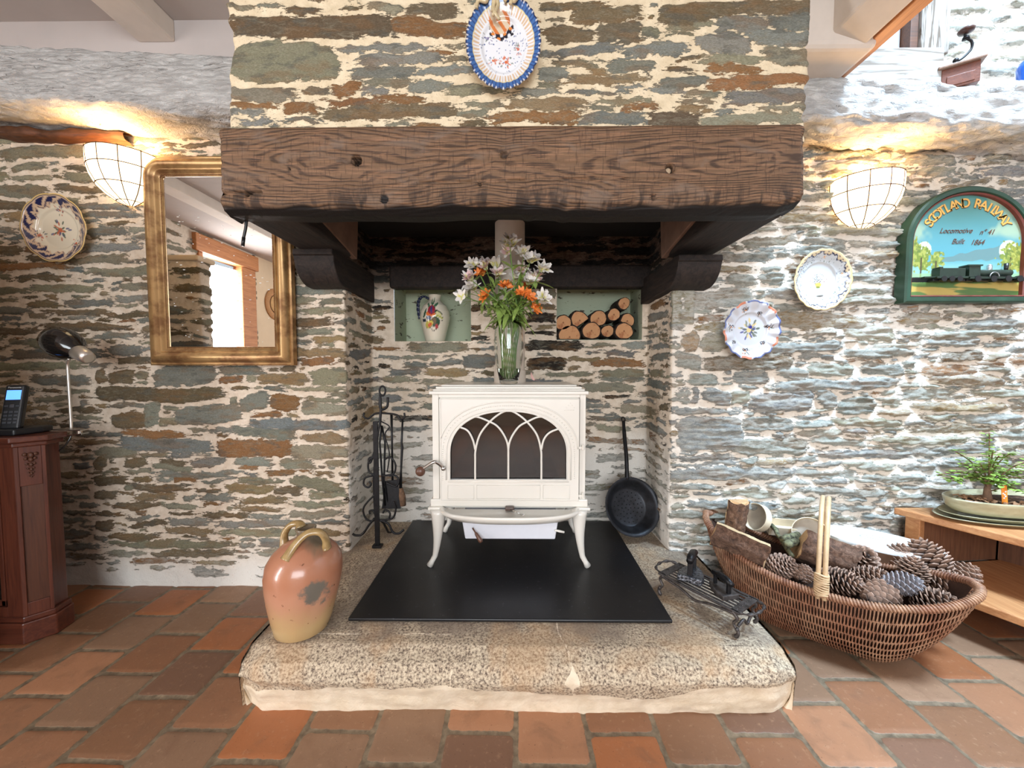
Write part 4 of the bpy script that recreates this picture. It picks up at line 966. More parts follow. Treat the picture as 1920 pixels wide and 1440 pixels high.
# painted faience: every plate is a turned, scalloped body whose glaze colours are painted per vertex
def plate(name, label, ctr, R, nlobe, lobe, tilt, paint, rim=0.018, well=0.62, sx=1.0, sz=1.0, group=None, wav=0.0):
    nr, na = 46, 220
    th = np.linspace(0, 2 * np.pi, na, endpoint=False); rr = np.linspace(0, 1, nr)
    RR, TT = np.meshgrid(rr, th, indexing='ij')
    scal = 1 + lobe * (np.abs(np.cos(TT * nlobe / 2)) - 0.6) * RR ** 3
    rad = R * RR * scal; X = rad * np.cos(TT) * sx; Zz = rad * np.sin(TT) * sz
    dep = -0.004 - rim * sstep(RR, well, 1.0) + 0.006 * (1 - sstep(RR, well - 0.08, well)) + wav * np.sin(TT * nlobe) * sstep(RR, 0.55, 1) 
    col = paint(X / R, Zz / R, RR, TT)
    V = [(a, b, c) for a, b, c in zip(X.ravel(), dep.ravel(), Zz.ravel())]
    idx = lambda i, j: i * na + (j % na)
    F = [(idx(i, j), idx(i, j + 1), idx(i + 1, j + 1), idx(i + 1, j)) for i in range(nr - 1) for j in range(na)]
    nb = len(V)
    V += [(X[-1, j] * 0.98, dep[-1, j] + 0.005, Zz[-1, j] * 0.98) for j in range(na)] + [(X[int(nr * .55), j], 0.008, Zz[int(nr * .55), j]) for j in range(na)]
    F += [(idx(nr - 1, j), idx(nr - 1, j + 1), nb + (j + 1) % na, nb + j) for j in range(na)] + [(nb + j, nb + (j + 1) % na, nb + na + (j + 1) % na, nb + na + j) for j in range(na)]
    me = bpy.data.meshes.new(name); me.from_pydata(V, [], F); me.polygons.foreach_set('use_smooth', [True] * len(F))
    c = np.ones((len(V), 3)) * np.array(lin((232, 226, 214))); c[:nr * na] = col.reshape(-1, 3); paint_attr(me, c); me.materials.append(M_GLAZE)
    o = bpy.data.objects.new(name, me); COL.objects.link(o); o.location = ctr; o.rotation_euler = tilt
    return tag(o, label, 'plate', group)
M_GLAZE = painted('tin_glaze', 0.18, 0.5)
def stamp(col, m, rgb, a=1.0):
    c = np.array(lin(rgb)); col[m] = col[m] * (1 - a) + c * a
def florets(col, x, z, cx_, cz_, s, seed, cols=((60, 84, 66), (186, 96, 60), (70, 76, 120)), n=16):
    r = np.random.default_rng(seed)
    for k in range(n):
        a = r.uniform(0, 2 * np.pi); d = s * r.uniform(0.15, 1.0); px, pz = cx_ + d * np.cos(a), cz_ + d * np.sin(a)
        ca, sa = np.cos(a), np.sin(a); u = (x - px) * ca + (z - pz) * sa; v = -(x - px) * sa + (z - pz) * ca
        stamp(col, (u / (0.20 * s)) ** 2 + (v / (0.09 * s)) ** 2 < 1, cols[int(r.integers(len(cols)))], 0.85)
    stamp(col, (x - cx_) ** 2 + (z - cz_) ** 2 < (0.22 * s) ** 2, cols[1])
def base_col(x, rgb): 
    c = np.zeros(x.shape + (3,)); c[:] = lin(rgb); return c
def paint_left(x, z, R, T):
    c = base_col(x, (226, 214, 190)); w = 0.80 + 0.05 * np.sin(T * 9) + 0.03 * np.sin(T * 23)
    stamp(c, (R > w - 0.10) & (R < 0.955), (196, 140, 96), 0.5)
    stamp(c, (R > w - 0.02 + 0.06 * np.sin(T * 18)) & (R < 0.93) & (np.sin(T * 14 + 3 * R * 9) > -0.55), (30, 34, 78))
    stamp(c, (np.abs(R - (w - 0.06)) < 0.012) & (np.sin(T * 30) > -0.3), (30, 34, 78))
    stamp(c, R > 0.965, (226, 190, 120)); stamp(c, (R > 0.945) & (R < 0.962), (40, 40, 70))
    florets(c, x, z, 0.02, -0.02, 0.30, 3, n=26)
    florets(c, x, z, 0.08, 0.56, 0.15, 4); florets(c, x, z, -0.58, -0.18, 0.17, 5); florets(c, x, z, 0.52, -0.42, 0.17, 6)
    return c
plate('wall_plate', 'cream wall plate with dark navy and rust rim left of the gilt mirror', (P(111, 430, 1.59).x, 1.590, P(111, 430, 1.59).z), 0.135, 10, 0.035, (0.05, 0, 0), paint_left)
def paint_bowl(x, z, R, T):
    c = base_col(x, (196, 202, 206)); 
    wv = 0.86 + 0.035 * np.sin(T * 12) + 0.02 * np.sin(T * 31)
    stamp(c, (R > wv + 0.02) & (R < 0.965), (222, 198, 150), 0.8)
    stamp(c, np.abs(R - wv) < 0.016, (44, 52, 84)); stamp(c, (np.abs(R - 0.91) < 0.02) & (np.sin(T * 40) > 0.5), (44, 52, 84))
    stamp(c, R > 0.968, (224, 196, 140))
    r = np.random.default_rng(8)
    for k in range(150):
        a, d = r.uniform(0, 6.283), r.uniform(0.62, 0.84); px, pz = d * np.cos(a), d * np.sin(a)
        stamp(c, (x - px) ** 2 + (z - pz) ** 2 < r.uniform(0.010, 0.020) ** 2, [(70, 84, 110), (90, 110, 90), (120, 120, 120)][k % 3], 0.8)
    for a in (1.5, 0.3, -0.6, 2.8, 3.6):
        florets(c, x, z, 0.76 * np.cos(a), 0.76 * np.sin(a), 0.09, int(a * 10) + 50, ((220, 170, 90), (214, 150, 90), (70, 84, 110)), 8)
    for k in range(60):
        a = r.normal(1.57, 0.75); d = r.uniform(0.05, 0.34); px, pz = 0.02 + d * np.cos(a), -0.12 + d * np.sin(a)
        stamp(c, (x - px) ** 2 + (z - pz) ** 2 < 0.012 ** 2, [(80, 90, 110), (110, 120, 90), (150, 90, 70)][k % 3], 0.9)
    stamp(c, ((x - 0.01) / 0.11) ** 2 + ((z + 0.14) / 0.07) ** 2 < 1, (224, 182, 96)); stamp(c, ((x - 0.01) / 0.07) ** 2 + ((z + 0.22) / 0.035) ** 2 < 1, (130, 140, 70))
    return c
p = P(1535, 526, 1.585)
plate('wall_plate', 'deep white wall plate with yellow and navy scalloped rim, nearer the railway sign', (p.x, 1.585, p.z), 0.120, 18, 0.03, (0.06, 0, 0.05), paint_bowl, rim=0.020)
def paint_wavy(x, z, R, T):
    c = base_col(x, (198, 200, 206))
    stamp(c, (R > 0.945) & (np.sin(T * 5 + 0.6) > -0.35), (92, 104, 150)); stamp(c, (R > 0.93) & (np.sin(T * 5 + 0.6) < -0.62), (204, 128, 100))
    florets(c, x, z, -0.02, 0.0, 0.36, 11, ((90, 100, 84), (214, 190, 130), (60, 66, 130), (120, 126, 110)), 46)
    stamp(c, (x - 0.03) ** 2 + (z - 0.10) ** 2 < 0.06 ** 2, (40, 44, 130))
    for k, (a, d) in enumerate(((1.9, 0.72), (0.15, 0.66), (3.0, 0.7), (4.5, 0.72), (1.1, 0.62), (5.5, 0.66), (3.8, 0.72))):
        px, pz = d * np.cos(a), d * np.sin(a); s = 0.17 if k < 4 else 0.10
        florets(c, x, z, px, pz, s, 20 + k, ((96, 104, 80), (208, 150, 110), (60, 56, 60), (120, 110, 90)), 14)
        for q in (-1, 1): stamp(c, np.abs(np.hypot(x - px - q * s * 0.3, z - pz - 0.03) - 0.035) < 0.013, (50, 44, 52))
    return c
p = P(1406, 619, 1.585)
plate('wall_plate', 'wavy edged white wall plate with small blue flowers, lower of the right pair', (p.x, 1.585, p.z), 0.118, 16, 0.04, (0.06, 0, 0.05), paint_wavy, rim=0.012, wav=0.004)
def paint_shell(x, z, R, T):
    c = base_col(x, (226, 228, 232)); rib = np.sin(T * 62)
    stamp(c, (R > 0.66) & (R < 0.82) & (rib > 0.1), (206, 164, 110), 0.8)
    out = R > 0.82 + 0.02 * np.sin(T * 31); stamp(c, out, (62, 104, 164)); stamp(c, out & (rib > 0.6), (40, 66, 120)); stamp(c, (R > 0.80) & (R < 0.835), (228, 214, 160))
    stamp(c, R > 0.965, (32, 44, 84)); stamp(c, (R > 0.95) & (np.abs(np.sin(T * 31)) > 0.93), (220, 220, 224))
    r = np.random.default_rng(12)
    for k in range(90):
        a, d = r.uniform(0, 6.283), 0.6 * math.sqrt(r.uniform(0, 1)); px, pz = d * np.cos(a), d * np.sin(a) - 0.1
        stamp(c, (x - px) ** 2 + (z - pz) ** 2 < 0.014 ** 2, (60, 84, 140), 0.9)
    florets(c, x, z, -0.26, -0.32, 0.13, 31, ((206, 104, 60), (206, 104, 60), (90, 120, 90)), 14); florets(c, x, z, 0.06, -0.36, 0.16, 32, ((200, 110, 70), (206, 104, 60), (80, 100, 80)), 20)
    florets(c, x, z, 0.36, -0.06, 0.15, 33, ((110, 120, 100), (200, 110, 90), (80, 90, 120)), 16); florets(c, x, z, -0.38, 0.2, 0.14, 34, ((110, 120, 110), (120, 110, 150), (80, 90, 120)), 14)
    m = (np.abs(z - 0.25 - 0.12 * np.abs(x + 0.05) * 4) < 0.12) & (np.abs(x + 0.05) < 0.30)
    stamp(c, m & (np.sin(x * 34) * np.sin(z * 30) > -0.25), (28, 28, 44)); stamp(c, m & (np.sin(x * 22 + 1) * np.sin(z * 26) > 0.55), (216, 130, 60))
    stamp(c, (np.hypot(x + 0.10, (z - 0.55)) < 0.26), (214, 196, 170)); stamp(c, (np.hypot(x + 0.10, (z - 0.55)) < 0.26) & (np.sin(x * 26 + z * 18) > 0.3), (206, 120, 66))
    return c
p = P(944, 84, 1.10)
shell = plate('shell_plate', 'oval blue rimmed shell plate with scroll handle hung above the mantel', (p.x, 1.105, p.z), 0.112, 28, 0.03, (0.03, 0, 0), paint_shell, rim=0.014, sx=0.91, sz=1.10)
M_SCROLL = plain('gilt_cream_glaze', (196, 178, 140), 0.25, var=0.25, nscale=60, coat=0.4)
sc = []
for pts in (((-0.030, 0.070), (-0.022, 0.100), (-0.028, 0.125), (-0.012, 0.150)), ((-0.072, 0.078), (-0.066, 0.098), (-0.045, 0.096), (-0.040, 0.118)), ((-0.028, 0.06), (-0.014, 0.085), (-0.018, 0.11), (-0.006, 0.14)), ((0.004, 0.095), (0.012, 0.106), (0.022, 0.098), (0.018, 0.088)), ((0.034, 0.15), (0.040, 0.115), (0.030, 0.096), (0.020, 0.104)), ((-0.010, 0.05), (-0.024, 0.07), (-0.026, 0.09), (-0.022, 0.12))):
    q = spline([(a, -0.024, b) for a, b in pts], 6); sc.append(tube(q, [0.0055 - 0.002 * abs(k / len(q) - 0.5) for k in range(len(q))], 8))
g = obj('scroll_handle', join(*sc), M_SCROLL, None, label='gilt scrolled handle'); g.parent = shell

# ---------------------------------------------------------------- wall lamps
M_LAMPGLASS = NT('lit_opal_glass'); M_LAMPGLASS.set(Base_Color=srgb(255, 236, 200), Roughness=0.4, Emission_Color=srgb(255, 226, 176), Emission_Strength=2.1); M_LAMPGLASS = M_LAMPGLASS.m
M_CAME = plain('bronze_came', (92, 54, 34), 0.5, 0.3)
def sconce(label, xc, z1, power):
    r0, hgt, yw = 0.128, 0.190, DW - 0.012
    t = thing('wall_lamp', label, 'wall lamp', (xc, yw, z1))
    prof_ = [(1.0, 0.0), (1.0, -0.03), (0.985, -0.06), (0.93, -0.09), (0.80, -0.125), (0.58, -0.155), (0.34, -0.176), (0.10, -0.19)]
    n = 24; V = []; F = []
    for r, z in prof_:
        for k in range(n + 1):
            a = math.pi + math.pi * k / n; V.append((xc + r0 * r * math.cos(a), yw + r0 * r * math.sin(a) * 0.98, z1 + z))
    for i in range(len(prof_) - 1):
        for k in range(n): F.append((i * (n + 1) + k, i * (n + 1) + k + 1, (i + 1) * (n + 1) + k + 1, (i + 1) * (n + 1) + k))
    sh = obj('glass_shade', (V, F), M_LAMPGLASS, t)
    cm = []
    for i in (0, 2, 4, 6):
        cm.append(tube([V[i * (n + 1) + k] for k in range(n + 1)], 0.0019, 5))
    for k in range(0, n + 1, 4):
        cm.append(tube([V[i * (n + 1) + k] for i in range(len(prof_))], 0.0019, 5))
        for i in (0, 2, 4): cm.append(ball(V[i * (n + 1) + k], 0.0034, 6))
    obj('lattice', join(*cm), M_CAME, t, label='bronze lattice over the glass')
    obj('wall_bracket', box(xc - 0.05, xc + 0.05, yw - 0.006, yw + 0.01, z1 - 0.15, z1 - 0.02), M_CAME, t, smooth=False, bevel=0.003)
    obj('bulb', join(ball((xc, yw - 0.055, z1 - 0.05), 0.026, 14), cyl((xc, yw - 0.055, z1 - 0.11), (xc, yw - 0.055, z1 - 0.06), 0.013)), M_LAMPGLASS, t)
    d = bpy.data.lights.new('bulb_light', 'POINT'); d.energy = power; d.color = (1.0, 0.58, 0.24); d.shadow_soft_size = 0.03
    o = bpy.data.objects.new('bulb_light', d); o.location = (xc, yw - 0.066, z1 - 0.012); COL.objects.link(o)
    return t
sconce('glowing leaded glass wall lamp beside the gilt mirror', -1.595, 1.812, 3.0)
sconce('glowing leaded glass wall lamp to the right of the mantel', 1.405, 1.705, 3.0)

# ---------------------------------------------------------------- the railway sign
M_GREEN = plain('sign_frame_green', (38, 66, 50), 0.45, var=0.35, nscale=12); M_RED = plain('sign_slip_red', (112, 52, 42), 0.45, var=0.2)
SY = 1.578
a, b, c_, d_ = P(1692, 560, SY), P(1920, 575, SY), P(1820, 352, SY), P(1700, 470, SY)
sx0 = a.x; swid = 0.50; sz0 = P(1690, 568, SY).z; shgt = P(1830, 350, SY).z - sz0
sxc = sx0 + swid / 2
sign = thing('railway_sign', 'arched green framed pub sign with a relief steam locomotive', 'sign', (sxc, SY, sz0))
def sign_path(ins, n=36):
    w = swid / 2 - ins; out = [(sxc - w, sz0 + ins), (sxc + w, sz0 + ins)]
    zs_ = sz0 + shgt - swid / 2 * 0.86; hh = swid / 2 * 0.86 - ins
    for k in range(n + 1):
        a = math.pi * k / n; out.append((sxc + w * math.cos(a), zs_ + hh * math.sin(a)))
    return out
obj('frame', ring_frame(sign_path, [(0.0, SY + 0.036), (0.0, SY - 0.006), (0.006, SY - 0.012), (0.020, SY - 0.012), (0.024, SY - 0.004), (0.024, SY + 0.02)]), M_GREEN, sign, sharp=40)
obj('red_slip', ring_frame(sign_path, [(0.0235, SY - 0.005), (0.0245, SY - 0.008), (0.030, SY - 0.004), (0.031, SY + 0.02)]), M_RED, sign, sharp=40, label='dark red inner moulding')
# painted panel
iw = swid / 2 - 0.029
GX, GZ = np.meshgrid(np.linspace(-1, 1, 210), np.linspace(0, 1, 210), indexing='ij')
zs_ = shgt - swid / 2 * 0.86; topz = zs_ + (swid / 2 * 0.86 - 0.029) * np.sqrt(np.clip(1 - GX ** 2, 0, 1))
PXx = GX * iw; PZz = 0.029 + GZ * (topz - 0.029)
X = PXx / 0.25; Zn = PZz / shgt
pc_ = np.zeros(X.shape + (3,)); mixc = lambda c1, c2, t: np.array(lin(c1)) * (1 - t[..., None]) + np.array(lin(c2)) * t[..., None]
pc_[:] = mixc((84, 146, 156), (76, 130, 122), sstep(Zn, 0.45, 0.95))
cl = sstep(fbm(X * 2.0, Zn * 3.4, 4, 200), 0.02, 0.3) * sstep(Zn, 0.5, 0.62) * 0.8; pc_ = pc_ * (1 - cl[..., None]) + np.array(lin((164, 182, 150))) * cl[..., None]
lowsky = sstep(-Zn, -0.40, -0.26)[..., None] * 0.75; pc_ = pc_ * (1 - lowsky) + np.array(lin((150, 190, 172))) * lowsky
sm_ = ((np.abs(Zn - (0.395 + 0.06 * (X + 0.15)) + 0.02 * fbm(X * 9, Zn * 9, 2, 203)) < 0.022 + 0.035 * sstep(X, -0.4, 0.6)) & (X > -0.38) & (X < 0.62)); stamp(pc_, sm_, (98, 120, 116), 0.75)
for cx0, cz0, rr_ in ((0.68, 0.46, 0.13), (-0.66, 0.47, 0.10)): stamp(pc_, np.hypot(X - cx0, (Zn - cz0) * 1.7) < rr_ * 1.15, (204, 216, 180), 0.9)
for cx0, cz0, rr_, cc in ((-0.86, 0.44, 0.17, (128, 132, 46)), (-0.70, 0.40, 0.17, (112, 128, 50)), (-0.46, 0.37, 0.12, (120, 134, 58)), (0.72, 0.40, 0.17, (118, 132, 54)), (0.88, 0.42, 0.19, (134, 136, 56))):
    mk = np.hypot(X - cx0, (Zn - cz0) * 1.5) < rr_ * (1 + 0.9 * fbm(X * 22, Zn * 30, 3, 205)); stamp(pc_, mk, cc); stamp(pc_, mk & (fbm(X * 34, Zn * 50, 2, 206) > 0.05), (168, 168, 84), 0.7); stamp(pc_, mk & (fbm(X * 30, Zn * 44, 2, 208) < -0.22), (82, 104, 48), 0.7); stamp(pc_, (np.abs(X - cx0) < 0.012) & (Zn < cz0) & (Zn > 0.22), (74, 62, 40))
g1 = Zn < 0.26 + 0.02 * vn(X * 8, Zn, 207); stamp(pc_, g1 & (Zn > 0.17), (150, 184, 120), 0.6)
g2 = Zn < 0.19; pc_[g2] = (mixc((84, 116, 58), (186, 162, 84), sstep(fbm(X * 2.2, Zn * 26, 3, 209), -0.15, 0.12)))[g2]
stamp(pc_, (np.abs(Zn - 0.205) < 0.022), (22, 22, 20))
pan = sheet('painted_panel', PXx, 0 * PXx + 0.008, PZz, painted('sign_paint', 0.45, 0.1), color={'paint': pc_}, parent=sign)
for pl_ in pan.data.polygons: pass
def text_mesh(s, size, depth=0.001, shear=0.0, bold=0.0):
    cu = bpy.data.curves.new('text', 'FONT'); cu.body = s; cu.size = size; cu.extrude = depth; cu.align_x = 'CENTER'; cu.shear = shear; cu.offset = bold
    o = bpy.data.objects.new('text', cu); COL.objects.link(o)
    dg = bpy.context.evaluated_depsgraph_get(); me = bpy.data.meshes.new_from_object(o.evaluated_get(dg))
    g = ([tuple(v.co) for v in me.vertices], [tuple(p.vertices) for p in me.polygons])
    bpy.data.objects.remove(o); bpy.data.curves.remove(cu); bpy.data.meshes.remove(me); return g
M_LETTER = plain('gold_letter_paint', (224, 170, 84), 0.5, var=0.15); M_SCRIPT = plain('brown_script_paint', (96, 62, 48), 0.6, var=0.1, bump=0); M_LSHADE = plain('letter_shade_paint', (96, 60, 40), 0.6, bump=0)
letters, shade = [], []
word = 'SCOTLAND RAILWAY'; Rl, z0c = 0.200, sz0 + shgt - swid / 2 * 0.86 + 0.004
for i, ch in enumerate(word):
    if ch == ' ': continue
    ang = math.radians(151 - 122 * i / (len(word) - 1)); g = text_mesh(ch, 0.050, 0.0008, 0, 0.0008)
    M = Matrix.Translation((sxc + Rl * 0.88 * math.cos(ang), SY + 0.0065, z0c + Rl * 0.76 * math.sin(ang))) @ Matrix.Rotation(-(ang - math.pi / 2), 4, 'Y') @ Matrix.Rotation(math.pi / 2, 4, 'X') @ Matrix.Scale(1.0, 4) @ Matrix.Translation((0, -0.018, 0))
    letters.append(xf(g, M)); shade.append(mv(xf(g, M), 0.0022, 0.0006, -0.0022))
obj('lettering', join(*letters), M_LETTER, sign, smooth=False, fix=False, label='curved golden capital lettering'); obj('letter_shade', join(*shade), M_LSHADE, sign, smooth=False, fix=False)
sg = []
for s, x, z in (('Locomotive', -0.045, 0.278), ('n° 41', 0.078, 0.272), ('Built', -0.035, 0.236), ('1864', 0.042, 0.232)):
    g = text_mesh(s, 0.029, 0.0005, 0.45, 0.0); g = xf(g, Matrix.Translation((sxc + x, SY + 0.0065, sz0 + z)) @ Matrix.Rotation(math.pi / 2, 4, 'X') @ Matrix.Diagonal((0.92, 1, 1, 1))); sg.append(g)
for g in sg: obj('script', g, M_SCRIPT, sign, smooth=False, fix=False, label='slanted brown script')
# relief locomotive and tender
M_LOCO = plain('loco_green', (32, 46, 36), 0.32, var=0.3, nscale=40); M_LOCOB = plain('loco_black', (24, 24, 25), 0.35, var=0.3); M_STEEL = NT('loco_steel').set(Base_Color=(0.5, 0.53, 0.56, 1), Metallic=0.9, Roughness=0.3).m
def L(u, v): return sxc + (u - 0.5) * 0.44, sz0 + 0.029 + v * 0.33
def lb(u0, u1, v0, v1, d0=0.0, d1=0.03): 
    a, b = L(u0, v0), L(u1, v1); return box(a[0], b[0], SY + 0.006 - d1, SY + 0.006 - d0, a[1], b[1])
loco = obj('locomotive', join(lb(0.46, 0.56, 0.21, 0.345), lb(0.44, 0.57, 0.335, 0.352, 0, 0.034), lb(0.46, 0.93, 0.185, 0.205, 0, 0.034), lb(0.57, 0.86, 0.205, 0.235, 0, 0.02), tube([L(0.56, 0.26)[:1] + (SY - 0.008,) + L(0.56, 0.262)[1:], L(0.86, 0.26)[:1] + (SY - 0.008,) + L(0.86, 0.262)[1:]], 0.0135, 16)), M_LOCO, sign, smooth=True, sharp=40)
wv = []
for u in (0.53, 0.67, 0.80, 0.90):
    a = L(u, 0.185); wv.append(cyl((a[0], SY - 0.03, a[1]), (a[0], SY - 0.018, a[1]), 0.0125, n=16))
obj('wheels', join(*wv, lb(0.46, 0.98, 0.165, 0.19, 0, 0.022), lb(0.95, 1.0, 0.19, 0.205, 0.01, 0.02)), M_LOCOB, loco, smooth=False)
a, b, c2 = L(0.68, 0.30), L(0.83, 0.30), L(0.76, 0.30)
obj('chimney', join(cyl((b[0], SY - 0.008, b[1] - 0.006), (b[0], SY - 0.008, b[1] + 0.026), 0.006, 0.0075, 14)), M_LOCOB, loco)
obj('steam_dome', join(cyl((a[0], SY - 0.008, a[1] - 0.008), (a[0], SY - 0.008, a[1] + 0.016), 0.0085, 0.008, 14), ball((a[0], SY - 0.008, a[1] + 0.016), 0.008, 10)), M_STEEL, loco)
arcw = [(L(0.67, 0)[0] + 0.018 * math.cos(t), SY - 0.030, L(0, 0.205)[1] + 0.018 * math.sin(t)) for t in [math.pi * k / 12 for k in range(13)]]
obj('wheel_arch', tube(arcw, 0.0018, 6), M_STEEL, loco)
tend = obj('tender', join(lb(0.20, 0.43, 0.215, 0.315), lb(0.17, 0.45, 0.19, 0.215, 0, 0.034), lb(0.08, 0.20, 0.20, 0.22, 0.01, 0.024), lb(0.20, 0.23, 0.305, 0.33)), M_LOCO, sign, smooth=False, bevel=0.0015)
wv = []
for u in (0.23, 0.30, 0.37): 
    a = L(u, 0.185); wv.append(cyl((a[0], SY - 0.03, a[1]), (a[0], SY - 0.018, a[1]), 0.011, n=16))
obj('tender_wheels', join(*wv, lb(0.16, 0.45, 0.165, 0.192, 0, 0.022)), M_LOCOB, tend, smooth=False)
# a black cable hanging below the left end of the mantel
q = [P(464, 388, 1.19), P(461, 425, 1.19), P(457, 445, 1.19), P(455, 459, 1.19)]
tag(obj('hanging_cable', join(tube(spline(q, 5), 0.0042, 8), cyl(q[3] + Vector((0, 0, -0.004)), q[2], 0.005, n=8)), plain('black_cable', (24, 24, 25), 0.35)), 'short black cable hanging below the left end of the mantel in front of the mirror', 'cable')

# ================================================================ left corner: cabinet, phone, desk lamp
M_MAHOG = wood('mahogany_z', (102, 54, 38), (68, 34, 26), 0.7, 'z', 0.35); M_MAHX = wood('mahogany_x', (102, 54, 38), (68, 34, 26), 0.7, 'x', 0.3); M_PANEL = wood('mahogany_panel', (92, 54, 36), (64, 36, 26), 0.7, 'z', 0.4)
cab = thing('corner_cabinet', 'reddish mahogany cabinet with chamfered carved corner in the left corner', 'cabinet', (-2.0, 1.40, 0))
CT = 0.722
def cpoly(e, x0=-2.45): return [(x0, 1.272 - e), (-1.700 + e * 0.3, 1.272 - e), (-1.655 + e, 1.325 - e * 0.3), (-1.668 + e, 1.385 + e * 0.5), (-1.72, 1.40), (x0, 1.40)]
obj('carcass', prism([(-1.76, 1.285), (-1.715, 1.285), (-1.668, 1.335), (-1.678, 1.385), (-1.72, 1.398), (-2.44, 1.398), (-2.44, 1.385), (-1.74, 1.385), (-1.72, 1.36), (-1.76, 1.30)][::1], 0.09, CT - 0.03, 'z'), M_MAHOG, cab, smooth=False, bevel=0.002)
obj('plinth', join(prism(cpoly(0.008), 0.001, 0.075, 'z'), prism(cpoly(0.003), 0.075, 0.095, 'z')), M_MAHX, cab, smooth=False, bevel=0.004)
obj('cabinet_top', join(prism(cpoly(0.016), CT - 0.020, CT, 'z'), prism(cpoly(0.006), CT - 0.036, CT - 0.020, 'z')), M_MAHX, cab, smooth=False, bevel=0.004)
# chamfer pilaster with sunk panel and carved drop
pa_, pb_ = Vector((-1.7, 1.272, 0)), Vector((-1.655, 1.325, 0)); dr = (pb_ - pa_).normalized(); nr_ = Vector((dr.y, -dr.x, 0))
def on_ch(u, z, out): return tuple(pa_ + dr * (u * (pb_ - pa_).length) + nr_ * out + Vector((0, 0, z)))
def chbox(u0, u1, z0, z1, o0, o1):
    V = [on_ch(u, z, o) for u in (u0, u1) for o in (o0, o1) for z in (z0, z1)]; return V, box(0, 1, 0, 1, 0, 1)[1]
obj('pilaster', join(chbox(0.0, 0.14, 0.095, CT - 0.036, -0.02, 0.0), chbox(0.86, 1.0, 0.095, CT - 0.036, -0.02, 0.0), chbox(0.14, 0.86, 0.55, CT - 0.036, -0.02, -0.001), chbox(0.14, 0.86, 0.095, 0.14, -0.02, -0.001)), M_MAHOG, cab, smooth=False, bevel=0.0015)
obj('sunk_panel', chbox(0.14, 0.86, 0.14, 0.55, -0.02, -0.007), M_PANEL, cab, smooth=False)
cv = []
for z, r in ((0.655, 0.011), (0.640, 0.009), (0.622, 0.0075), (0.606, 0.006), (0.592, 0.005), (0.580, 0.0035)):
    c = on_ch(0.5, z, 0.002); cv.append(ball(c, r, 8, (1, 0.6, 1))); 
    for s_ in (-1, 1): cv.append(ball(on_ch(0.5 + s_ * r * 16, z + 0.004, 0.002), r * 0.6, 6))
obj('carved_drop', join(*cv), wood('carved_walnut', (96, 58, 38), (60, 34, 24), 1, 'z'), cab, label='dark carved floral drop')
obj('front_stile', join(box(-1.755, -1.700, 1.272, 1.30, 0.095, CT - 0.036), box(-2.44, -1.755, 1.272, 1.30, 0.60, CT - 0.036), box(-2.44, -1.755, 1.272, 1.30, 0.095, 0.13)), M_MAHOG, cab, smooth=False, bevel=0.002)
cd = obj('cabinet_door', join(box(-1.772, -1.757, 1.270, 1.288, 0.135, 0.595), box(-2.40, -1.757, 1.270, 1.288, 0.135, 0.155), box(-2.40, -1.757, 1.270, 1.288, 0.575, 0.595)), M_MAHOG, cab, smooth=False, bevel=0.002)
obj('glass_pane', box(-2.40, -1.772, 1.276, 1.280, 0.155, 0.575), M_SGLASS, cd, smooth=False)
# telephone on its cradle
M_PHONE = plain('black_phone_plastic', (26, 27, 30), 0.35, var=0.1, bump=0.05); M_KEY = plain('phone_keys', (58, 60, 66), 0.4, bump=0); M_LCD = NT('phone_screen').set(Base_Color=srgb(60, 110, 210), Emission_Color=srgb(90, 150, 255), Emission_Strength=1.1, Roughness=0.2).m
ph = thing('cordless_phone', 'black cordless telephone with lit blue screen standing in its cradle', 'telephone', (-1.745, 1.335, CT))
PR = Matrix.Translation((-1.772, 1.325, CT + 0.022)) @ Matrix.Rotation(math.radians(24), 4, 'Z') @ Matrix.Rotation(math.radians(-16), 4, 'X')
def pb(x0, x1, z0, z1, y0=-0.013, y1=0.013): return xf(box(x0, x1, y0, y1, z0, z1), PR)
obj('handset', pb(-0.026, 0.026, -0.004, 0.155), M_PHONE, ph, smooth=False, bevel=0.008, seg=3)
obj('screen', pb(-0.018, 0.018, 0.100, 0.134, -0.0142, -0.012), M_LCD, ph, smooth=False)
ks = []
for r in range(4):
    for c in range(3): ks.append(pb(-0.018 + c * 0.013, -0.008 + c * 0.013, 0.014 + r * 0.0125, 0.022 + r * 0.0125, -0.0150, -0.012))
ks += [pb(-0.006, 0.006, 0.071, 0.083, -0.015, -0.012), pb(-0.019, -0.009, 0.074, 0.080, -0.015, -0.012), pb(0.009, 0.019, 0.074, 0.080, -0.015, -0.012)]
obj('keypad', join(*ks), M_KEY, ph, smooth=False, bevel=0.001)
g = text_mesh('Panasonic', 0.0085, 0.0002); g = xf(g, PR @ Matrix.Translation((0, -0.0138, 0.1415)) @ Matrix.Rotation(math.pi / 2, 4, 'X'))
obj('phone_marking', g, plain('white_print', (210, 210, 210), 0.5, bump=0), ph, smooth=False, fix=False)
obj('cradle', prism([(-0.055, -0.045), (0.050, -0.045), (0.060, 0.03), (0.045, 0.075), (-0.05, 0.075)], 0, 0.022, 'z') and mv(prism([(-0.055, -0.045), (0.050, -0.045), (0.060, 0.03), (0.045, 0.075), (-0.05, 0.055)], 0.0, 0.022, 'z'), -1.770, 1.335, CT + 0.0005), M_PHONE, ph, smooth=False, bevel=0.006, seg=3)
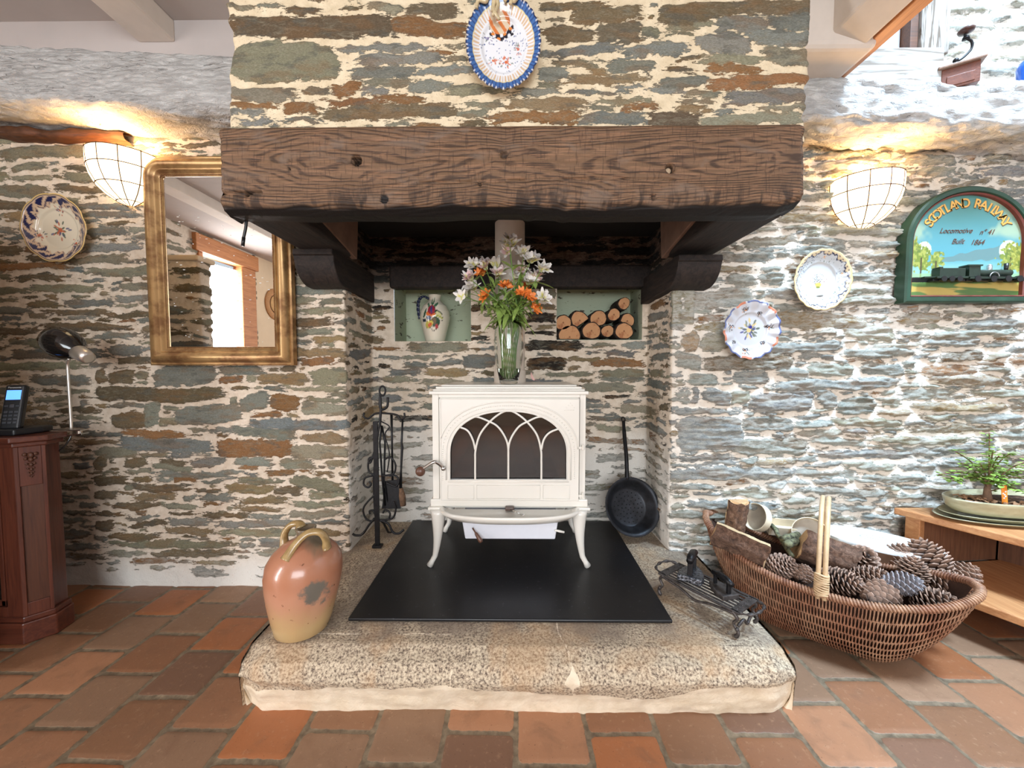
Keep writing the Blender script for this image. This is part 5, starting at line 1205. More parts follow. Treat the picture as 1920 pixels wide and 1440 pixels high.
# desk lamp clamped to the back corner of the cabinet top
cl_ = thing('clamp_lamp', 'small black and chrome clamp lamp fixed to the cabinet edge', 'lamp', (-1.655, 1.42, CT))
M_BLKP = NT('gloss_black_lacquer').set(Base_Color=srgb(16, 16, 18), Roughness=0.12, Coat_Weight=0.5).m
M_BRUSH = NT('brushed_nickel').set(Base_Color=(0.72, 0.69, 0.64, 1), Metallic=0.9, Roughness=0.34).m
LX, LY = P(133, 790, 1.40).x, 1.40
top = P(136, 676, 1.42)
obj('pole', tube(spline([(LX, LY, CT + 0.004), (LX, LY, CT + 0.10), (LX - 0.001, LY, top.z - 0.03), (LX + 0.006, LY - 0.004, top.z - 0.005), (LX + 0.016, LY - 0.008, top.z + 0.006)], 6), 0.0048, 10), M_BRUSH, cl_, label='slim metal pole')
obj('clamp', join(xf(box(-0.060, 0.050, -0.014, 0.014, 0.0, 0.004), Matrix.Translation((LX, LY, CT + 0.003)) @ Matrix.Rotation(0.02, 4, 'Y')), xf(box(-0.045, 0.050, -0.013, 0.013, -0.018, -0.013), Matrix.Translation((LX, LY, CT)) @ Matrix.Rotation(-0.14, 4, 'Y')), cyl((LX + 0.03, LY, CT - 0.012), (LX + 0.03, LY, CT + 0.006), 0.008)), M_CHROME, cl_, smooth=False, bevel=0.001)
c0, c1 = P(160, 668, 1.40), P(98, 632, 1.42)
ax = (c1 - c0).normalized()
def alathe(prof_, o, ax, n=28):
    _, u, w = frame_axes(ax); V = []; F = []
    for t, r in prof_:
        for k in range(n):
            a = 2 * math.pi * k / n; V.append(tuple(o + ax * t + u * (r * math.cos(a)) + w * (r * math.sin(a))))
    for i in range(len(prof_) - 1):
        for k in range(n): F.append((i * n + k, i * n + (k + 1) % n, (i + 1) * n + (k + 1) % n, (i + 1) * n + k))
    F.append(tuple(range(n))); return V, F
Lh = (c1 - c0).length
hd = obj('lamp_head', alathe([(0.030, 0.020), (0.040, 0.028), (0.065, 0.046), (0.095, 0.056), (0.125, 0.055), (0.150, 0.048), (0.150, 0.046), (0.12, 0.050), (0.06, 0.040)], c0, ax), M_BLKP, cl_, label='glossy black lamp head')
obj('lamp_collar', alathe([(-0.018, 0.014), (-0.018, 0.021), (0.0, 0.024), (0.034, 0.027), (0.040, 0.024)], c0, ax), M_BRUSH, hd, label='brushed metal collar')
q = spline([(LX + 0.0, LY, CT - 0.015), (LX - 0.012, LY - 0.01, CT - 0.05), (LX - 0.045, LY - 0.015, CT - 0.085), (LX - 0.08, LY + 0.02, CT - 0.12)], 6)
obj('cord', tube(q, 0.003, 6), M_BLKP, cl_)

# ================================================================ on the hearth
# salt glazed jug
M_JUG = NT('salt_glazed_stoneware'); vv = M_JUG.coord(); n = M_JUG.noise(5, 4, 0.6, vv, 0.4); n2 = M_JUG.noise(160, 3, 0.6, vv)
sp_ = M_JUG.n('ShaderNodeSeparateXYZ'); tcj = M_JUG.n('ShaderNodeTexCoord'); M_JUG.L.new(tcj.outputs['Object'], sp_.inputs[0]); zz = M_JUG.math('ADD', sp_.outputs['Z'], M_JUG.math('MULTIPLY', M_JUG.math('SUBTRACT', n, 0.5), 0.14))
cj = M_JUG.mix(M_JUG.step(zz, 0.02, 0.13), srgb(190, 160, 112), srgb(190, 138, 110)); cj = M_JUG.mix(M_JUG.step(zz, 0.12, 0.19), cj, srgb(176, 120, 92)); cj = M_JUG.mix(M_JUG.step(zz, 0.245, 0.275), cj, srgb(118, 104, 86))
cj = M_JUG.mix(M_JUG.step(M_JUG.noise(40, 3, 0.6, vv), 0.66, 0.74), cj, srgb(110, 70, 48))
ps_ = M_JUG.n('ShaderNodeMapping'); ps_.inputs['Location'].default_value = (-0.080 * 22, 0, -0.150 * 15); ps_.inputs['Scale'].default_value = (22, 0.001, 15); M_JUG.L.new(tcj.outputs['Object'], ps_.inputs[0]); ln = M_JUG.n('ShaderNodeVectorMath', operation='LENGTH'); M_JUG.L.new(ps_.outputs[0], ln.inputs[0])
cj = M_JUG.mix(M_JUG.step(M_JUG.math('ADD', ln.outputs['Value'], M_JUG.math('MULTIPLY', M_JUG.noise(22, 4, 0.7, vv), 1.6)), 1.45, 1.1), cj, srgb(112, 106, 96))
M_JUG.base(cj); M_JUG.set(Roughness=0.26, Coat_Weight=0.35); M_JUG.bump(n2, 0.12, 0.002); M_JUG = M_JUG.m
jc = Vector((-0.648, 1.125, HT + 0.001))
jug = thing('stoneware_jug', 'tall salt glazed stoneware jug with two looped handles on the left of the hearth', 'jug', jc)
jprof = [(0.070, 0.0), (0.076, 0.006), (0.084, 0.04), (0.096, 0.10), (0.104, 0.15), (0.107, 0.19), (0.103, 0.225), (0.088, 0.255), (0.066, 0.277), (0.045, 0.290), (0.029, 0.297), (0.024, 0.305), (0.023, 0.316), (0.028, 0.325), (0.029, 0.331), (0.024, 0.331), (0.018, 0.318)]
sh_ = lambda z: 0.02 * z / 0.33
jprof = [(r, z * 0.93) for r, z in jprof]; V, F = lathe(jprof, 56, jc); V = [(x + sh_(z - jc.z) - 0.0, y, z) for x, y, z in V]
obj('jug_body', (V, F), M_JUG, jug)
M_JUGH = NT('ochre_glaze'); n = M_JUGH.noise(30, 4, 0.6, M_JUGH.coord()); M_JUGH.base(M_JUGH.ramp(n, [(0.3, srgb(130, 104, 62)), (0.7, srgb(188, 158, 108))])); M_JUGH.set(Roughness=0.25, Coat_Weight=0.4); M_JUGH = M_JUGH.m
jx = jc.x + 0.018; jy = jc.y
for s_, pts in ((0, [(jx - 0.072, jy + 0.012, 0.262), (jx - 0.074, jy + 0.016, 0.300), (jx - 0.055, jy + 0.018, 0.330), (jx - 0.028, jy + 0.014, 0.337), (jx - 0.018, jy + 0.008, 0.326)]), (1, [(jx - 0.020, jy - 0.070, 0.262), (jx - 0.004, jy - 0.052, 0.298), (jx + 0.022, jy - 0.034, 0.326), (jx + 0.052, jy - 0.022, 0.326), (jx + 0.066, jy - 0.014, 0.300), (jx + 0.066, jy - 0.010, 0.270)])):
    q = spline([(a, b, c * 0.93 + jc.z) for a, b, c in pts], 7); m = len(q)
    obj('jug_handle', tube(q, [0.0125 + 0.007 * (abs(k / (m - 1) - 0.5) * 2) ** 4 for k in range(m)], 12, flat=0.75), M_JUGH, jug, label='yellowish glazed loop handle')

# fire irons on their stand
ts = thing('fire_tool_stand', 'black wrought iron scrolled stand for fire tools left of the stove', 'tool stand', PZ(708, 1026, HT))
bx, by = ts.location.x, ts.location.y; 
def V3(px, py, d=None): return P(px, py, by if d is None else d)
zt_ = V3(716, 790).z
A = []
A.append(box(bx - 0.010, bx + 0.010, by - 0.005, by + 0.005, HT + 0.002, zt_)) ; A.append(box(bx - 0.020, bx + 0.020, by - 0.014, by + 0.014, HT + 0.001, HT + 0.012))
A.append(tube([V3(712, 800), V3(714, 770), V3(713, 745)], 0.006, 8))
obj('shaft', join(*A), M_IRON, ts, smooth=False, bevel=0.001)
ring = [V3(717 + 5.5 * math.sin(t), 733 - 9 * math.cos(t)) for t in [2 * math.pi * k / 20 for k in range(20)]]
obj('top_ring', join(tube(ring, 0.0042, 8, closed=True), tube(spline([V3(713, 740), V3(712, 760), V3(716, 768), V3(726, 762), V3(727, 745)], 5), 0.0055, 8)), M_IRON, ts)
def scr(pts, r=0.0042): return tube(spline([V3(*p) for p in pts], 6), r, 8)
obj('hook_bar', join(scr([(683, 774), (682, 781), (690, 785), (698, 779), (706, 775), (722, 775), (744, 778), (750, 786), (758, 783), (758, 774)])), M_IRON, ts)
obj('leg', scr([(702, 972), (692, 984), (680, 1001), (668, 1004), (661, 1001)], 0.005), M_IRON, ts)
obj('leg', scr([(714, 976), (728, 982), (737, 998), (748, 1000), (757, 993)], 0.005), M_IRON, ts)
obj('leg', tube([(bx, by, 0.30), (bx + 0.01, by + 0.05, 0.26), (bx + 0.01, by + 0.11, 0.19), (bx + 0.012, by + 0.14, HT + 0.004)], 0.005, 8), M_IRON, ts)
obj('scrollwork', join(scr([(712, 795), (706, 830), (697, 862), (693, 868), (691, 862), (694, 858), (702, 858)]), scr([(704, 892), (692, 884), (691, 866), (700, 857), (710, 861)]), scr([(700, 892), (685, 896), (682, 908), (690, 914), (696, 908), (692, 903)]), scr([(706, 925), (690, 940), (681, 955), (686, 972), (698, 977), (704, 970), (700, 958), (693, 958), (694, 964)]), scr([(716, 892), (738, 888), (741, 870), (732, 857), (722, 861)]), scr([(724, 905), (742, 912), (748, 902), (742, 892), (730, 892)]), scr([(712, 975), (735, 972), (742, 955), (738, 940)]), scr([(716, 976), (728, 974), (731, 962), (722, 956), (718, 962)]), scr([(711, 790), (702, 797), (709, 812), (704, 850), (700, 900), (702, 960)], 0.0028), scr([(714, 790), (730, 800), (722, 815), (730, 850), (726, 885)], 0.0028)), M_IRON, ts)
# tools hanging on it
sv = thing('hearth_shovel', 'black iron hearth shovel hanging at the front of the tool stand', 'shovel', V3(733, 775, by - 0.03))
g = tube([V3(734, 776, by + 0.02), V3(735, 830, by + 0.02), V3(736, 900, by + 0.025)], [0.006, 0.0045, 0.005], 8)
obj('handle', g, M_IRON, sv)
a, b = V3(722, 902, by + 0.03), V3(750, 952, by + 0.03)
obj('blade', ([(a.x, by + 0.03, a.z), (b.x - 0.008, by + 0.03, a.z + 0.006), (b.x + 0.006, by + 0.018, b.z), (a.x - 0.012, by + 0.018, b.z), (a.x, by + 0.034, a.z), (b.x - 0.008, by + 0.034, a.z + 0.006), (b.x + 0.006, by + 0.022, b.z), (a.x - 0.012, by + 0.022, b.z)], box(0, 1, 0, 1, 0, 1)[1][:0] + [(0, 1, 2, 3), (4, 7, 6, 5), (0, 4, 5, 1), (1, 5, 6, 2), (2, 6, 7, 3), (3, 7, 4, 0)]), M_IRON, sv, smooth=False)
br = thing('hearth_brush', 'thin black hearth tool with brown brush end hanging right on the stand', 'brush', V3(754, 775, by + 0.01))
obj('handle', tube([V3(755, 786, by + 0.01), V3(753, 830, by + 0.01), V3(754, 838, by + 0.01), V3(752, 880, by + 0.01), V3(751, 915, by + 0.01)], [0.004, 0.005, 0.006, 0.0045, 0.007], 8), M_IRON, br)
obj('brush_head', tube([V3(752, 915, by + 0.01), V3(754, 930, by + 0.01), V3(756, 948, by + 0.01)], [0.008, 0.015, 0.013], 8), plain('brown_bristles', (104, 78, 58), 0.9, var=0.4, nscale=80, bump=0.6), br, label='brown bristle head')
tg = thing('fire_tongs', 'black iron tongs hanging close against the stand shaft', 'tongs', V3(716, 800, by + 0.02))
obj('arm', tube([V3(716, 798, by + 0.02), V3(712, 830, by + 0.02), V3(717, 900, by + 0.02), V3(722, 948, by + 0.02)], 0.0045, 8), M_IRON, tg)
obj('arm', tube([V3(716, 798, by + 0.025), V3(722, 830, by + 0.025), V3(720, 900, by + 0.025), V3(729, 948, by + 0.025)], 0.0045, 8), M_IRON, tg)

# perforated chestnut pan leaning on the right of the recess
M_PAN = NT('black_iron_pan'); n = M_PAN.noise(25, 4, 0.6, M_PAN.coord()); M_PAN.base(M_PAN.ramp(n, [(0.3, srgb(30, 31, 34)), (0.7, srgb(52, 54, 60))])); M_PAN.set(Roughness=0.42, Metallic=0.6); M_PAN.bump(n, 0.15, 0.002); M_PAN = M_PAN.m
p0 = PZ(1192, 1011, HT + 0.003)
pn = thing('chestnut_pan', 'long handled black perforated chestnut pan leaning in the right of the recess', 'pan', (p0.x, p0.y, HT))
htop = P(1168, 790, 1.888)
bc = P(1183, 950, 1.735)
upv = (htop - bc).normalized(); side = Vector((0.98, 0.16, 0)).normalized(); side = (side - upv * side.dot(upv)).normalized(); nrm = side.cross(upv).normalized()
if nrm.y > 0: nrm = -nrm
RB = 0.129
def pq(a, b, c): return bc + side * a + upv * b + nrm * c
nh = 0
prof_ = [(0.0, -0.030), (0.60, -0.030), (0.68, -0.026), (0.86, 0.008), (1.0, 0.022), (1.01, 0.021), (0.88, 0.003), (0.69, -0.030), (0.60, -0.034), (0.0, -0.034)]
V = [];F = []; NN = 56
for r, z in prof_:
    for k in range(NN): V.append(tuple(pq(RB * r * math.cos(2 * math.pi * k / NN), RB * r * math.sin(2 * math.pi * k / NN), z)))
for i in range(len(prof_) - 1):
    for k in range(NN): F.append((i * NN + k, i * NN + (k + 1) % NN, (i + 1) * NN + (k + 1) % NN, (i + 1) * NN + k))
obj('bowl', (V, F), M_PAN, pn)
hl = []
for ring_, cnt in ((0.10, 5), (0.24, 11), (0.38, 16), (0.52, 20)):
    for k in range(cnt):
        a = 2 * math.pi * k / cnt + ring_ * 9; c = pq(RB * ring_ * math.cos(a), RB * ring_ * math.sin(a), -0.0295); hl.append(cyl(c, c + nrm * 0.0008, 0.0028, n=10))
obj('perforations', join(*hl), plain('pan_hole_black', (6, 6, 7), 0.9, bump=0), pn, smooth=False)
hb = pq(-0.012, RB * 0.93, 0.012)
hq = [hb, hb.lerp(htop, 0.35) + nrm * 0.010, hb.lerp(htop, 0.7) + nrm * 0.006, htop + nrm * 0.006]
obj('pan_handle', join(tube(spline(hq, 6), [0.0105] * 3 + [0.0095] * 12 + [0.008] * 4, 8), tube([htop + nrm * 0.006 + upv * 0.008 + side * (0.009 * math.sin(t)) - upv * (0.012 * math.cos(t)) for t in [2 * math.pi * k / 14 for k in range(14)]], 0.003, 6, closed=True)), M_IRON, pn)

# cast iron trivet with two flat irons
M_CAST = NT('grey_cast_iron'); n = M_CAST.noise(60, 4, 0.7, M_CAST.coord()); M_CAST.base(M_CAST.ramp(n, [(0.3, srgb(48, 42, 40)), (0.7, srgb(98, 92, 90))])); M_CAST.set(Roughness=0.5, Metallic=0.55); M_CAST.bump(n, 0.4, 0.002); M_CAST = M_CAST.m
fA = PZ(1380, 1196, HT + 0.002); fB = PZ(1238, 1116, HT + 0.002); fC = PZ(1404, 1163, HT + 0.002)
tv = thing('iron_trivet', 'grey cast iron slotted trivet on four scrolled legs at the right of the hearth', 'trivet', (fA + fB) / 2)
lx = (fA - fB).normalized(); LL = (fA - fB).length; wy = Vector((-lx.y, lx.x, 0)); 
if wy.y < 0: wy = -wy
WW = 0.115; HH = 0.078
def tq(u, v, z): return tuple(fB + lx * u + wy * v + Vector((0, 0, z)))
def tbox(u0, u1, v0, v1, z0, z1):
    V = [tq(u, v, z) for u in (u0, u1) for v in (v0, v1) for z in (z0, z1)]; return V, box(0, 1, 0, 1, 0, 1)[1]
parts = [tbox(-0.008, LL + 0.008, -0.004, 0.006, HH - 0.006, HH), tbox(-0.008, LL + 0.008, WW - 0.006, WW + 0.004, HH - 0.006, HH), tbox(-0.008, 0.018, 0, WW, HH - 0.005, HH), tbox(LL - 0.018, LL + 0.008, 0, WW, HH - 0.005, HH)]
for k in range(1, 7): parts.append(tbox(0.01, LL - 0.01, WW * k / 7 - 0.0035, WW * k / 7 + 0.0035, HH - 0.004, HH - 0.0005))
for k in range(7): parts.append(mv(ball(tq(LL - 0.005, 0.012 + k * 0.0155, HH), 0.0028, 6), 0, 0, 0)); parts.append(ball(tq(0.005, 0.012 + k * 0.0155, HH), 0.0028, 6))
obj('slotted_plate', join(*parts), M_CAST, tv, smooth=False, bevel=0.001)
for u, v, s_ in ((0, 0, -1), (LL, 0, 1), (0, WW, -1), (LL, WW, 1)):
    q = spline([tq(u - s_ * 0.012, v, HH - 0.004), tq(u + s_ * 0.002, v, HH - 0.02), tq(u - s_ * 0.008, v, HH * 0.5), tq(u + s_ * 0.006, v, HH * 0.25), tq(u, v, 0.004)], 6)
    obj('leg', join(tube(q, [0.0062 - 0.0022 * math.sin(math.pi * k / (len(q) - 1)) for k in range(len(q))], 8), ball(tq(u, v, 0.005), 0.0062, 8), ball(tq(u + s_ * 0.002, v, HH * 0.34), 0.0065, 8)), M_CAST, tv)
obj('apron', join(tube(spline([tq(0.01, -0.002, HH - 0.008), tq(LL * 0.3, -0.002, HH - 0.016), tq(LL * 0.5, -0.002, HH - 0.030), tq(LL * 0.7, -0.002, HH - 0.016), tq(LL - 0.01, -0.002, HH - 0.008)], 6), 0.004, 8), tube(spline([tq(LL, 0.01, HH * 0.4), tq(LL + 0.004, WW * 0.3, HH * 0.55), tq(LL + 0.004, WW * 0.5, HH * 0.3), tq(LL + 0.004, WW * 0.7, HH * 0.55), tq(LL, WW - 0.01, HH * 0.4)], 6), 0.0045, 8)), M_CAST, tv)
for u, s_ in ((0, -1), (LL, 1)):
    q = spline([tq(u, 0.006, HH - 0.004), tq(u + s_ * 0.030, 0.016, HH + 0.001), tq(u + s_ * 0.040, WW * 0.5, HH + 0.003), tq(u + s_ * 0.030, WW - 0.016, HH + 0.001), tq(u, WW - 0.006, HH - 0.004)], 6)
    obj('handle', join(tube(q, [0.004 + 0.0018 * math.sin(k * 1.3) for k in range(len(q))], 8)), M_CAST, tv)
M_SOLE = NT('pitted_iron_sole'); n = M_SOLE.voro(120, M_SOLE.coord()); M_SOLE.base(M_SOLE.ramp(n, [(0.2, srgb(36, 38, 42)), (0.7, srgb(120, 124, 132))])); M_SOLE.set(Roughness=0.35, Metallic=0.8); M_SOLE.bump(n, 0.6, 0.003); M_SOLE = M_SOLE.m
def flat_iron(label, u, v, ang, sc_, hh, solem, lean=0.0):
    o = tq(u, v, HH + 0.001); t = thing('flat_iron', label, 'flat iron', o)
    R = Matrix.Translation(o) @ Matrix.Rotation(ang, 4, 'Z') @ Matrix.Rotation(lean, 4, 'Y') @ Matrix.Scale(sc_, 4)
    out = [(-0.055, -0.036), (-0.055, 0.036), (-0.02, 0.039), (0.02, 0.030), (0.05, 0.014), (0.068, 0.0), (0.05, -0.014), (0.02, -0.030), (-0.02, -0.039)]
    obj('sole_plate', xf(prism(out, 0, 0.020, 'z'), R), solem, t, smooth=False, bevel=0.003)
    for bb in (box(-0.046, -0.034, -0.008, 0.008, 0.018, hh), box(0.028, 0.038, -0.007, 0.007, 0.018, hh - 0.004)): obj('handle_post', xf(bb, R), M_IRON, t, smooth=False, bevel=0.002)
    obj('grip', xf(tube([(-0.058, 0, hh), (-0.03, 0, hh + 0.006), (0.01, 0, hh + 0.006), (0.046, 0, hh - 0.002)], [0.010, 0.0125, 0.0125, 0.010], 12), R), M_IRON, t)
    return t
az = math.atan2(lx.y, lx.x)
flat_iron('larger flat iron with tall handle and glittering pitted plate on the trivet', LL * 0.30, WW * 0.55, az + 1.95, 1.02, 0.070, M_SOLE, 0.10)
flat_iron('smaller dark flat iron on the right half of the trivet', LL * 0.70, WW * 0.50, az + 2.75, 0.78, 0.062, M_CAST)

# ================================================================ on the stove: glass vase with flowers
M_GLASS = NT('clear_glass').set(Base_Color=(0.95, 0.98, 0.96, 1), Roughness=0.02, IOR=1.45, Transmission_Weight=1.0).m
M_WATER = NT('vase_water').set(Base_Color=(0.88, 0.96, 0.84, 1), Roughness=0.0, IOR=1.33, Transmission_Weight=1.0).m
VY = 1.585
vb = P(954, 716, VY); VX = vb.x
vtop = P(955, 603, VY).z; vh = vtop - ZTOP
vase = thing('glass_vase', 'tall clear glass vase of flowers on the stove top', 'vase', (VX, VY, ZTOP))
outer = [(0.034, 0.0), (0.037, 0.004), (0.050, vh * 0.25), (0.059, vh * 0.50), (0.0605, vh * 0.65), (0.057, vh * 0.85), (0.050, vh)]
inner = [(0.0475, vh), (0.054, vh * 0.85), (0.0575, vh * 0.65), (0.056, vh * 0.5), (0.047, vh * 0.25), (0.033, 0.016), (0.001, 0.014)]
obj('vase_glass', lathe([(0.001, 0.0)] + outer + inner, 48, (VX, VY, ZTOP + 0.001), cap=False), M_GLASS, vase)
obj('water', lathe([(0.0325, 0.0165), (0.0464, vh * 0.245), (0.001, vh * 0.247)], 40, (VX, VY, ZTOP + 0.001)), M_WATER, vase)
M_STEM = plain('flower_stem_green', (104, 138, 60), 0.5, var=0.2); M_LEAF = plain('flower_leaf_green', (142, 166, 86), 0.45, var=0.3, nscale=60)
M_PETAL = painted('petal', 0.5, 0.0)
def petal_geo(L, W, curl, n=5):
    V = []; F = []
    for i in range(n):
        u = i / (n - 1); w = W * math.sin(math.pi * min(0.97, 0.12 + 0.80 * u)) ** 0.8; z = L * u * (1 - 0.25 * curl * u); o = 0.010 * u + L * curl * 0.75 * u * u
        V += [(o, -w, z), (o - 0.002 * (1 - u), 0, z - 0.0), (o, w, z)]
    for i in range(n - 1): F += [(i * 3, i * 3 + 1, i * 3 + 4, i * 3 + 3), (i * 3 + 1, i * 3 + 2, i * 3 + 5, i * 3 + 4)]
    return V, F
def blossom(parent, at, axis, s, kind, seed):
    r = random.Random(seed); V = []; F = []; C = []
    q = Vector((0, 0, 1)).rotation_difference(Vector(axis).normalized()).to_matrix().to_4x4()
    fl_n = 3 if kind == 'w' else 4
    for f in range(fl_n):
        tilt = Matrix.Rotation(r.uniform(0.15, 0.7), 4, Vector((r.uniform(-1, 1), r.uniform(-1, 1), 0.01)).normalized()) ; off = Vector((r.uniform(-1, 1), r.uniform(-1, 1), r.uniform(-0.5, 0.8))) * (0.012 if kind == 'w' else 0.010)
        for k in range(6):
            cu = 0.55 if k % 2 else 0.8; g = petal_geo(0.034 * s, 0.0108 * s if k % 2 else 0.0072 * s, cu)
            M = Matrix.Translation(Vector(at) + off) @ q @ tilt @ Matrix.Rotation(math.pi / 3 * k + r.uniform(-.2, .2), 4, 'Z'); g2 = xf(g, M); b0 = len(V)
            V += g2[0]; F += [tuple(i + b0 for i in ff) for ff in g2[1]]
            for i in range(5):
                if kind == 'w': c = ((214, 206, 120) if (i in (1, 2) and k % 2 == 0) else (238, 232, 226) if i > 1 else (210, 212, 170)); c = (226, 190, 190) if (k % 2 and i in (2, 3) and seed % 3 == 0) else c
                else: c = (232, 132, 58) if i > 1 else (232, 164, 80)
                C += [lin(c)] * 3
    o = obj('blossom', (V, F), M_PETAL, parent, fix=False); paint_attr(o.data, np.array(C))
def leaf_geo(base, d, L, W, droop=0.3):
    d = Vector(d).normalized(); side = d.cross(Vector((0, 0, 1))); side = side.normalized() if side.length > 0.01 else Vector((1, 0, 0)); V = []; F = []
    for i in range(6):
        u = i / 5; p = Vector(base) + d * (L * u) + Vector((0, 0, -droop * L * u * u)); w = W * math.sin(math.pi * (0.04 + 0.93 * u)) ** 0.9
        V += [tuple(p - side * w), tuple(p + Vector((0, 0, -0.0015))), tuple(p + side * w)]
    for i in range(5): F += [(i * 3, i * 3 + 1, i * 3 + 4, i * 3 + 3), (i * 3 + 1, i * 3 + 2, i * 3 + 5, i * 3 + 4)]
    return V, F
WH = [(956, 476), (982, 482), (892, 500), (911, 503), (930, 500), (1012, 510), (978, 512), (970, 530), (991, 533), (883, 525), (873, 557), (890, 546), (935, 520), (1012, 562), (956, 461), (1006, 526), (993, 494)]
OR = [(902, 517), (948, 540), (913, 556), (981, 553), (993, 561), (1000, 578), (984, 541)]
WHL = ['pale greyish alstroemeria near the top of the bouquet', 'white alstroemeria in the upper middle, right of the topmost bloom', 'white bloom at the upper left edge of the bouquet', 'white bloom just right of the upper left edge one', 'yellow throated white bloom above the middle of the bouquet', 'white bloom at the upper right edge of the bouquet', 'yellow throated white bloom right of the bouquet centre', 'large yellow and white bloom in the very centre right', 'white bloom touching the orange cluster at the right', 'white bloom at the left edge beside the upper orange cluster', 'lowest pinkish white bloom at the far left of the bouquet', 'pink budded bloom just above the lowest left one', 'white bloom in the middle, left of the centre yellow one', 'lowest white bloom at the far right of the bouquet', 'topmost dusky bloom of the bouquet in front of the flue', 'pale bloom hanging at the right edge of the bouquet', 'white bloom between the centre and the upper right edge']
ORL = ['orange flower cluster at the upper left of the bouquet', 'orange flowers in the very centre of the bouquet', 'orange flowers at the lower left of centre', 'orange flowers right of centre under the large white bloom', 'orange flowers at the right between two white blooms', 'lowest orange flower at the right side of the bouquet', 'small orange flower above the right orange pair']
rf = random.Random(9)
for idx, (kind, (px, py)) in enumerate([('w', q) for q in WH] + [('o', q) for q in OR]):
    yy = VY + rf.uniform(-0.085, 0.05); at = P(px, py, yy)
    a = 2 * math.pi * idx / 24 * 5; nk = Vector((VX + 0.041 * math.cos(a), VY + 0.041 * math.sin(a), ZTOP + vh * 0.98)); ft = Vector((VX - 0.028 * math.cos(a + 2.2), VY - 0.028 * math.sin(a + 2.2), ZTOP + 0.019))
    mid = nk.lerp(at, 0.5) + Vector((0, 0, 0.012))
    if kind == 'w': t = thing('alstroemeria_stem', WHL[idx], 'flower', ft, 'white alstroemeria in the vase')
    else: t = thing('orange_flower_stem', ORL[idx - len(WH)], 'flower', ft, 'orange flowers in the vase')
    obj('stem', tube(spline([ft, ft.lerp(nk, 0.5), nk, mid, at], 6), 0.0019, 6), M_STEM, t)
    lv = []
    for k in range(10):
        u = rf.uniform(0.0, 0.85); b = nk.lerp(mid, u * 2) if u < 0.5 else mid.lerp(at, u * 2 - 1); an = rf.uniform(0, 6.28)
        lv.append(leaf_geo(b, (math.cos(an), math.sin(an), rf.uniform(-0.35, 0.9)), rf.uniform(0.045, 0.085), rf.uniform(0.007, 0.013), rf.uniform(0.1, 0.9)))
    obj('leaves', join(*lv), M_LEAF, t, fix=False)
    ax_ = (at - nk).normalized() * 0.8 + Vector((0, -0.75, 0.1)); blossom(t, at, ax_, 1.15 if kind == 'w' else 0.74, kind, idx)
g = petal_geo(0.032, 0.010, 0.7); pt = PZ(1002, 716, ZTOP + 0.001)
pt = P(1002, 714, 1.56); pt.z = ZTOP + 0.002
g = join(xf(g, Matrix.Translation(pt) @ Matrix.Rotation(1.2, 4, 'Y')), xf(g, Matrix.Translation(pt) @ Matrix.Rotation(-1.1, 4, 'Y') @ Matrix.Rotation(0.6, 4, 'Z')))
mz_ = min(p[2] for p in g[0]); g = mv(g, 0, 0, ZTOP + 0.0015 - mz_)
tag(obj('fallen_petal', g, plain('pink_petal', (222, 176, 170), 0.5, bump=0), None, fix=False), 'pinkish fallen petal lying on the stove top right of the vase', 'petal')

# ================================================================ in the niches
# painted pitcher
sill = NICHE[0][2] - 0.0; pc2 = P(816, 638, 2.0)
pitch = thing('painted_pitcher', 'cream pitcher painted with bold fruit and a dark blue twisted handle in the left niche', 'pitcher', (pc2.x, 2.0, sill))
pp = [(0.046, 0), (0.050, 0.006), (0.058, 0.04), (0.070, 0.09), (0.0775, 0.125), (0.074, 0.155), (0.060, 0.185), (0.038, 0.205), (0.029, 0.215), (0.028, 0.225), (0.034, 0.240), (0.031, 0.241), (0.024, 0.225)]
NP = 120; rows = []
for (r0, z0), (r1, z1) in zip(pp[:-1], pp[1:]):
    for k in range(7): rows.append((r0 + (r1 - r0) * k / 7, z0 + (z1 - z0) * k / 7))
rows.append(pp[-1])
V, F = lathe(rows, NP, (pc2.x, 2.0, sill + 0.001), cap=True)
va = np.array(V); ang = np.arctan2(va[:, 1] - 2.0, va[:, 0] - pc2.x); u = (ang + math.pi / 2) * 0.075; w = va[:, 2] - sill - 0.12
col = base_col(u, (226, 216, 196))
def el(cu_, cw, ru, rw, rot=0.0):
    a, b = u - cu_, w - cw; c, s = math.cos(rot), math.sin(rot); return ((a * c + b * s) / ru) ** 2 + ((-a * s + b * c) / rw) ** 2 < 1
for a_ in ((-0.006, 0.075, 0.005, 0.03, 0.4), (0.006, 0.078, 0.005, 0.03, -0.3), (0.020, 0.062, 0.006, 0.026, -0.9), (-0.020, 0.058, 0.006, 0.026, 0.7)): stamp(col, el(*a_), (70, 112, 84))
stamp(col, el(-0.005, 0.020, 0.024, 0.016), (222, 118, 60)); stamp(col, el(-0.003, 0.038, 0.020, 0.024), (150, 44, 60)); stamp(col, el(-0.003, 0.040, 0.006, 0.020), (72, 66, 110))
stamp(col, el(0.032, 0.022, 0.022, 0.012, -0.5), (60, 70, 60)); stamp(col, el(0.034, 0.018, 0.017, 0.009, -0.5), (222, 214, 160)); stamp(col, el(0.036, 0.0, 0.022, 0.009, -0.3), (178, 180, 90)); stamp(col, el(0.036, -0.006, 0.020, 0.006, -0.3), (226, 218, 196))
stamp(col, el(0.018, -0.024, 0.024, 0.026), (52, 84, 66)); stamp(col, el(0.010, -0.018, 0.012, 0.018), (106, 90, 66)); stamp(col, el(0.024, -0.044, 0.010, 0.010), (176, 60, 66)); stamp(col, el(-0.016, -0.002, 0.013, 0.011), (96, 110, 130))
